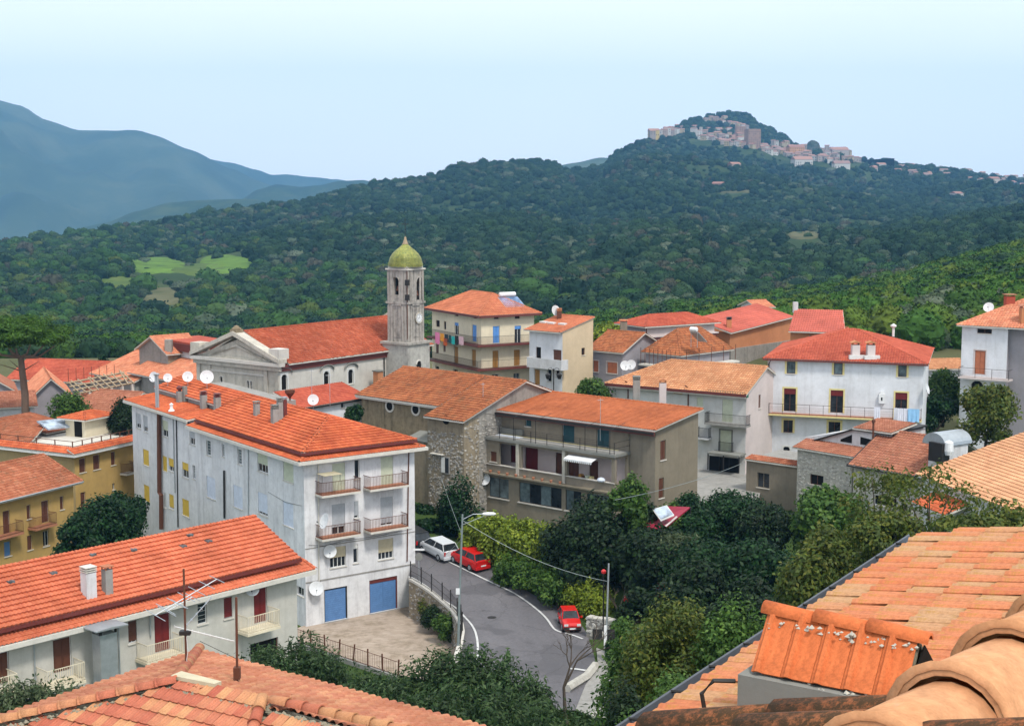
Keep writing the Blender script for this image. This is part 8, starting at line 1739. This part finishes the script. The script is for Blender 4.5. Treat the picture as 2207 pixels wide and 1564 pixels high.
MB().box(Fr(a0, (1, 0)), -.12, .12, -.1, .06, z_at(1366), z_at(1358)).build('amplifier_box', M['iron'], t); MB().tube([Vector((a0.x + .03, a0.y - .04, z_at(1370))), Vector((a0.x + .06, a0.y - .05, z_at(1400))), Vector((a0.x + .02, a0.y - .05, z_at(1420))), Vector((a0.x + .12, a0.y - .05, z_at(1445))), Vector((a0.x + .25, a0.y - .1, z_at(1452))), Vector((a0.x + .7, a0.y - .2, z_at(1460)))], .008, 5).build('cable', M['frame'], t)
q = atY(511, 1452, 30.5); t = thing('antenna_mast', 'short thick mast with a foot bracket on the near left roof', 'mast', q); MB().tube([q - Vector((0, 0, .2)), Vector((q.x + .02, q.y, atY(514, 1286, 30.5).z))], .028, 7).build('pole', M['rust'], t); MB().box(Fr(q, (1, 0)), -.07, .07, -.07, .07, q.z - .1, q.z + .16).build('foot', M['rust'], t); MB().tube([Vector((q.x, q.y, z_at(1388))), Vector((q.x - .9, q.y + .5, z_at(1366)))], .007, 4).build('stay', M['iron'], t)
# ---- large roof at the right with metal gutter
G2 = atY(1385, 1568, 10.0); zg = G2.z; G1 = atZ(1985, 1161, zg); g = (G1 - G2); g.z = 0; gl = g.length; g.normalize(); up_ = Vector((g.y, -g.x, 0)); sl_ = .20; us = (up_ + Vector((0, 0, sl_))).normalized()
UR = thing('near_roof_house', 'neighbouring house under a lichen-spotted orange tile roof with dark metal gutter', 'house', (G2.x + 3, G2.y + 1, 26))
Pn = G2 - g * 3.0; MB().slab([Pn, G1 + g * .05, G1 + g * .05 + us * 7, Pn + us * 7], .15).build('roof', M['mort'], UR); MB().box(Fr(Pn + up_ * .35, g) if False else Fr((G1 + up_ * .4), -g), 0, gl + 3, .0, 5, 18, zg - .12).build('wall', M['whiteA'], UR)
fu = flat_tile_mesh('tile', .25, .38, .022, .02); P0 = Pn + Vector((0, 0, .01))
lay_tiles(UR, fu, P0, g, us, [(0, 0), (gl + 3.0, 0), (gl + 3.0, 6.5), (0, 6.5)], .25, .38, M['ft_U'], limit=300, jit=.018, stag=True, stuffmat=M['ft_U2'])
gt = MB(); gp = [Pn - up_ * .09 + Vector((0, 0, -.02)), G1 + g * .12 - up_ * .09 + Vector((0, 0, -.02))]; n = 7; prof = [(.07 * math.cos(math.pi + math.pi * k / n), .07 * math.sin(math.pi + math.pi * k / n)) for k in range(n + 1)]; prof = [(.07, .02)] + prof[::-1] + [(-.075, .02), (-.085, .03), (-.085, .0)]
for p in gp:
    for (a, c) in prof: gt.v.append(tuple(p + up_ * a + Vector((0, 0, c))))
k = len(prof)
for i in range(k - 1): gt.f.append((i, i + 1, k + i + 1, k + i))
gt.build('gutter', M['gutm'], UR)
for i in range(14): q = Pn + g * (gl + 3) * (i + .5) / 14 - up_ * .17; MB().tube([q, q + up_ * .16 + Vector((0, 0, .02))], .012, 5).build('gutter_bracket', M['iron'], UR)
for i in range(30):   # far verge trim
    pass
MB().tube([G1 + g * .05 + Vector((0, 0, .0)), G1 + g * .05 + us * 7], .05, 6).build('verge_flashing', M['gutm'], UR)
# tiled vent hood on it
Va, Vb = atY(1660, 1316, 9.7), atY(1984, 1376, 9.12); Vb.z = Va.z; vd = (Vb - Va); vl = vd.length; vd.normalize(); vn = Vector((vd.y, -vd.x, 0)); vn = vn if vn.y < 0 else -vn
VH = thing('vent_hood', 'small tile-clad vent hood with fresh orange tiles on the right-hand roof', 'roof vent', (Va + Vb) / 2 - Vector((0, 0, .6)))
hs = (-vn * .42 + Vector((0, 0, .62))).normalized(); dl = .46; B0 = Va - hs * dl
MB().slab([B0 - Vector((0, 0, .02)), B0 + vd * vl - Vector((0, 0, .02)), Vb - Vector((0, 0, .02)), Va - Vector((0, 0, .02))], .03).slab([Vb - Vector((0, 0, .03)), Va - Vector((0, 0, .03)), Va - vn * .5 - Vector((0, 0, .5)), Vb - vn * .5 - Vector((0, 0, .5))], .03).build('core', M['mort'], VH)
wv = vl / 5.0; fv = flat_tile_mesh('tile', wv * .985, dl, .022, .028); Mx = Matrix((vd, hs, vd.cross(hs).normalized() if vd.cross(hs).z > 0 else -vd.cross(hs).normalized())).transposed(); fv.materials.append(M['ft_new']); rl_ = _wloc(VH)
for i in range(5): o = bpy.data.objects.new('tile', fv); COL.objects.link(o); o.parent = VH; M4 = Mx.to_4x4(); M4.translation = B0 + vd * (i * wv) + Vector((0, 0, .01)) - rl_; o.matrix_local = M4
ridge_row(VH, Va - vd * .04 - Vector((0, 0, .02)), Vb + vd * .03 - Vector((0, 0, .02)), .072, .37, 'ft_new'); mortar_line(VH, Va + vn * .09 - Vector((0, 0, .05)), Vb + vn * .09 - Vector((0, 0, .05)), 60, .022, 'mortw', seed=6)
Fb_ = Fr(B0 - vd * .05, vd); zb_ = B0.z; m = MB(); m.prism(Fb_, [(-.02, zb_ - .42), (vl * .9, zb_ - .42), (vl + .05, zb_ - .1), (vl + .05, zb_ + .02), (-.02, zb_ + .02)], -.10, .9); m.build('mortar_base', M['cement'], VH); mortar_line(VH, B0 + vd * (vl * .35) + vn * .04 + Vector((0, 0, .01)), B0 + vd * vl * .9 + vn * .04 + Vector((0, 0, .01)), 40, .022, 'mortw', seed=7)
MB().prism(Fr(Vb + vd * .02 + vn * .42, -vn), [(0, zb_ - .02), (.42, Va.z - .05), (.84, zb_ - .02)], -.012, -.002).build('vent_opening', M['dark'], VH)
q = B0 + vn * .15 - vd * .28 - Vector((0, 0, .3)); MB().tube([q, q + Vector((-.03, 0, .16)), q + Vector((.05, 0, .25)), q + Vector((.2, .02, .24))], .016, 7).build('cable_loop', M['iron'], VH)
# ---- ridge and mossy cover tiles right in front of the camera
ra_, rb_ = atY(2050, 1462, 3.0), None; zr_ = ra_.z; rb_ = atZ(2290, 1292, zr_); rd_ = (rb_ - ra_); rd_.z = 0; st_ = rd_.length / 2; rd_.normalize(); lf = Vector((-rd_.y, rd_.x, 0))
NR = thing('own_roof', 'nearest roof ridge with big yellowish ridge tiles and dark mossy cover tiles', 'roof', (ra_.x, ra_.y - 1, zr_ - .8)); rdn = (lf + Vector((0, 0, -.33))).normalized(); rdn2 = (-lf + Vector((0, 0, -.34))).normalized()
zc_ = Vector((0, 0, -.14)); A0 = ra_ - rd_ * 3 + zc_; A1 = ra_ + rd_ * .16 + zc_; A2 = rb_ + rd_ * 3 + zc_; m = MB().slab([A0 + rdn * 2.0, A0, A1, A1 + rdn * 2.0], .06).slab([A0, A0 + rdn2 * 2.2, A2 + rdn2 * 2.2, A2], .06); m.build('roof_deck', M['mort'], NR)
c0 = ra_ - rd_ * (st_ * 3) + Vector((0, 0, -.13)); ridge_row(NR, c0, c0 + rd_ * (st_ * 7), .135, st_, 'ridge_near', rim=.014)
cv = MB(); cv.half(Vector((0, 0, 0)), -rdn * .46, .078, (0, 0, 1), 8, .015, .014); cm = bpy.data.meshes.new('cover_tile'); cm.from_pydata(cv.v, [], cv.f); cm.materials.append(M['moss_t']); cm.polygons.foreach_set('use_smooth', [True] * len(cm.polygons))
# mossy cover tiles lie down the slope: rows side by side along the ridge
for i in range(-14, 1):
    for j in range(0, 5):
        p = ra_ + rd_ * (i * .17 + .05) + rdn * (.06 + .38 * j) + Vector((0, 0, -.10 + R.uniform(-.01, .01))); pxx = px_of(p)
        if pxx[0] < 1250 or p.y < .8 or pxx[0] > 1985 or (j == 0 and pxx[0] > 1900): continue
        o = bpy.data.objects.new('cover_tile', cm); COL.objects.link(o); o.parent = NR; o.location = p - _wloc(NR); o.rotation_euler = (R.uniform(-.03, .03), R.uniform(-.03, .03), R.uniform(-.04, .04))
mortar_line(NR, ra_ - rd_ * 1 + rdn * .14 + Vector((0, 0, -.1)), rb_ + rdn * .14 + Vector((0, 0, -.1)), 160, .03, 'mortw', seed=8)
# ================================================================ the far hilltop town and scattered houses
M['fw'] = [paint('far_wall_%d' % i, c, .9, var=.15) for i, c in enumerate(((.36, .31, .28), (.44, .41, .38), (.31, .24, .20), (.50, .49, .46), (.38, .31, .20), (.29, .25, .23)))]
M['frf'] = [paint('far_roof_%d' % i, c, .9, var=.15) for i, c in enumerate(((.27, .14, .11), (.31, .17, .13), (.24, .15, .13)))]
M['yell_f'] = paint('far_yellow_wall', (.50, .38, .14), .9); M['or_f'] = paint('far_orange_wall', (.48, .27, .15), .9); M['castle'] = plaster('far_castle_stone', (.32, .21, .16), (.20, .14, .11), .4)
def town_D(x, y, cone=False):
    zf = conez if cone else hill_z; D = 2352 if cone else 1500; hi = 2702 if cone else lerp_tab(RDIST, x) * 1.0; best = None
    while D < hi:
        X = (x - CX) / FPX * D; z = zf(x, D); py = px_of((X, D, z))[1]
        if py <= y: return D, X, z
        D += 8
    X = (x - CX) / FPX * hi; return hi, X, zf(x, hi)
def far_house(x, y, w_, h_, label, group, wall_=None, roof_=None, cone=False, flat=False, dpt=None, D=None, name='far_house', cat='house', ang=None, sink=3):
    D_, X, z = town_D(x, y, cone)
    zt_ = atY(x, y, D_).z; z = zt_
    d_ = dpt or w_ * R.uniform(.7, 1.0); a = R.uniform(-.7, .7) if ang is None else ang; F = Fr((X, D_), (math.cos(a), math.sin(a))); me = MB(); me.box(F, -w_ / 2, w_ / 2, -d_ / 2, d_ / 2, z - sink - 3, z + h_)
    nw = len(me.f); rise = 0 if flat else min(w_, d_) * .22
    if not flat:
        e = .4; b0 = len(me.v)
        for (u, v, dz) in ((-w_ / 2 - e, -d_ / 2 - e, .02), (w_ / 2 + e, -d_ / 2 - e, .02), (w_ / 2 + e, d_ / 2 + e, .02), (-w_ / 2 - e, d_ / 2 + e, .02), (-w_ / 2 - e, 0, rise), (w_ / 2 + e, 0, rise)): me.v.append(tuple(F.p(u, v, z + h_ + dz)))
        for f in ((0, 1, 5, 4), (2, 3, 4, 5), (1, 2, 5), (3, 0, 4), (0, 3, 2, 1)): me.f.append(tuple(b0 + i for i in f))
    nr = len(me.f); k = max(2, int(w_ / 3.2)); fl = max(1, int(h_ / 3.1))
    for i in range(k):
        for j in range(fl):
            if R.random() < .2: continue
            u = -w_ / 2 + w_ * (i + .5) / k; zz = z + 1.2 + j * 3.0; me.box(F, u - .55, u + .55, -d_ / 2 - .06, -d_ / 2 - .004, zz, zz + 1.4)
    o = me.build(name, [wall_ or R.choice(M['fw']), roof_ or R.choice(M['frf']), M['glass']], origin=(X, D_, z - sink)); n = len(me.f)
    mi = [0] * nw + [1] * (nr - nw) + [2] * (n - nr); o.data.polygons.foreach_set('material_index', mi); tag(o, label, cat, group); return o
rt = random.Random(21)
LBL = 'small hazy stone house packed among others in the distant hilltop town'; GRP = 'houses of the distant hilltop town'
rows = [((1400, 291), (1470, 287), 9, 0), ((1440, 283), (1500, 280), 6, 1), ((1490, 291), (1600, 303), 14, 0), ((1500, 299), (1600, 312), 13, 0), ((1520, 284), (1600, 290), 8, 1), ((1515, 262), (1560, 262), 6, 1), ((1550, 270), (1595, 272), 5, 1), ((1575, 277), (1605, 282), 4, 1), ((1550, 312), (1640, 322), 10, 0), ((1620, 318), (1740, 338), 16, 0), ((1640, 328), (1745, 346), 14, 0), ((1655, 312), (1760, 326), 11, 0), ((1690, 340), (1800, 352), 12, 0), ((1740, 322), (1830, 332), 9, 0), ((1760, 338), (1850, 350), 10, 0)]
PLC = ['on the far left spur of', 'on the ridge line at the left of', 'in the left middle terrace of', 'in the lower left terrace of', 'high in the centre of', 'topmost just under the wooded summit of', 'in the second row under the wooded summit of', 'right beside the ruined tower of', 'in the lowest row below the castle block of', 'in the row right of the castle block of', 'in the lowest right-hand row of', 'between the castle and rock knob of', 'around the orange building of', 'just below the rock knob of', 'in the right-hand outskirts of']
for ri, (a, b_, n, c) in enumerate(rows):
    LBL = 'small hazy house ' + PLC[ri] + ' the hilltop town'; GRP = 'hilltop town houses ' + PLC[ri].rsplit(' ', 1)[0]
    for i in range(n):
        t_ = (i + rt.uniform(.1, .9)) / n; far_house(a[0] + (b_[0] - a[0]) * t_, a[1] + (b_[1] - a[1]) * t_ + rt.uniform(-2.5, 2.5), rt.uniform(6, 11), rt.uniform(4.5, 9), LBL, GRP, cone=bool(c))
far_house(1405, 294, 16, 9, 'pale yellow building at the left tip of the hilltop town', None, M['yell_f'], ang=.1); far_house(1708, 336, 24, 13, 'broad orange building on the right of the hilltop town', None, M['or_f'], ang=.15); far_house(1766, 346, 11, 7, 'bright yellow house under the orange building of the hilltop town', None, M['yell_f'])
far_house(1722, 358, 26, 9, 'long white building at the lower edge of the hilltop town', None, M['fw'][3], ang=.1); far_house(1806, 362, 22, 6, 'white row of flats at the lower right of the hilltop town', None, M['fw'][3], ang=0); far_house(1800, 330, 30, 5, 'long low pinkish building closing the hilltop town on the right', None, M['fw'][0], ang=.1)
far_house(1616, 318, 20, 27, 'tall reddish castle-like block in the middle of the hilltop town', None, M['castle'], flat=True, ang=.3, name='castle_block', cat='castle'); far_house(1590, 300, 15, 20, 'ruined reddish tower beside the castle block', None, M['castle'], flat=True, name='ruined_tower', cat='tower')
o = far_house(1506, 291, 5, 13, 'pale church tower with pointed top in the hilltop town', None, M['fw'][1], flat=True, name='far_bell_tower', cat='bell tower', ang=0)
# rock knob right of the cone
D_, X, z = town_D(1745, 318); m = MB(); bm = bmesh.new(); bmesh.ops.create_icosphere(bm, subdivisions=4, radius=1)
for v in bm.verts: n_ = v.co.normalized(); k = 1 + .16 * mnoise.fractal(n_ * 2.3, 1, 2, 4); v.co = Vector((n_.x * 17 * k, n_.y * 14 * k, max(-.6, n_.z) * 27 * k))
m.v = [(v.co.x + X, v.co.y + D_, v.co.z + z - 4) for v in bm.verts]; m.f = [tuple(v.index for v in f.verts) for f in bm.faces]; bm.free(); M['rock'] = groundmat('rock_knob', [(.35, (.03, .05, .03)), (.5, (.07, .08, .06)), (.65, (.22, .18, .16))], .05, .8); o = m.build('rock_knob', M['rock'], smooth=False); struct(o)
for i in range(34):
    x = rt.uniform(1860, 2205); y = 352 + (x - 1860) * .095 + rt.uniform(-6, 14); far_house(x, y + 6, rt.uniform(7, 13), rt.uniform(3.5, 6.5), 'tiny pale house on the ' + ('near', 'middle', 'far')[min(2, int((x - 1860) / 116))] + ' part of the ridge right of the hilltop town', 'houses on the ' + ('near', 'middle', 'far')[min(2, int((x - 1860) / 116))] + ' part of the right-hand ridge', rt.choice(M['fw'][:4]))
for (x, y, l_) in ((1578, 362, 'lone white farmhouse on the slope below the hilltop town'), (1545, 405, 'small pale roof among the trees halfway up the big hill'), (2055, 425, 'pinkish farmhouse low on the right-hand slope'), (1135, 566, 'tiny red-roofed house in the valley behind the cream house'), (1710, 505, 'reddish farmhouse beside the bare field on the hill'), (1375, 488, 'pale stone hut on the middle of the slope'), (1100, 545, 'pale hut beside the field left of the valley')): far_house(x, y, 12, 4.5, l_, None, rt.choice(M['fw'][:4]))
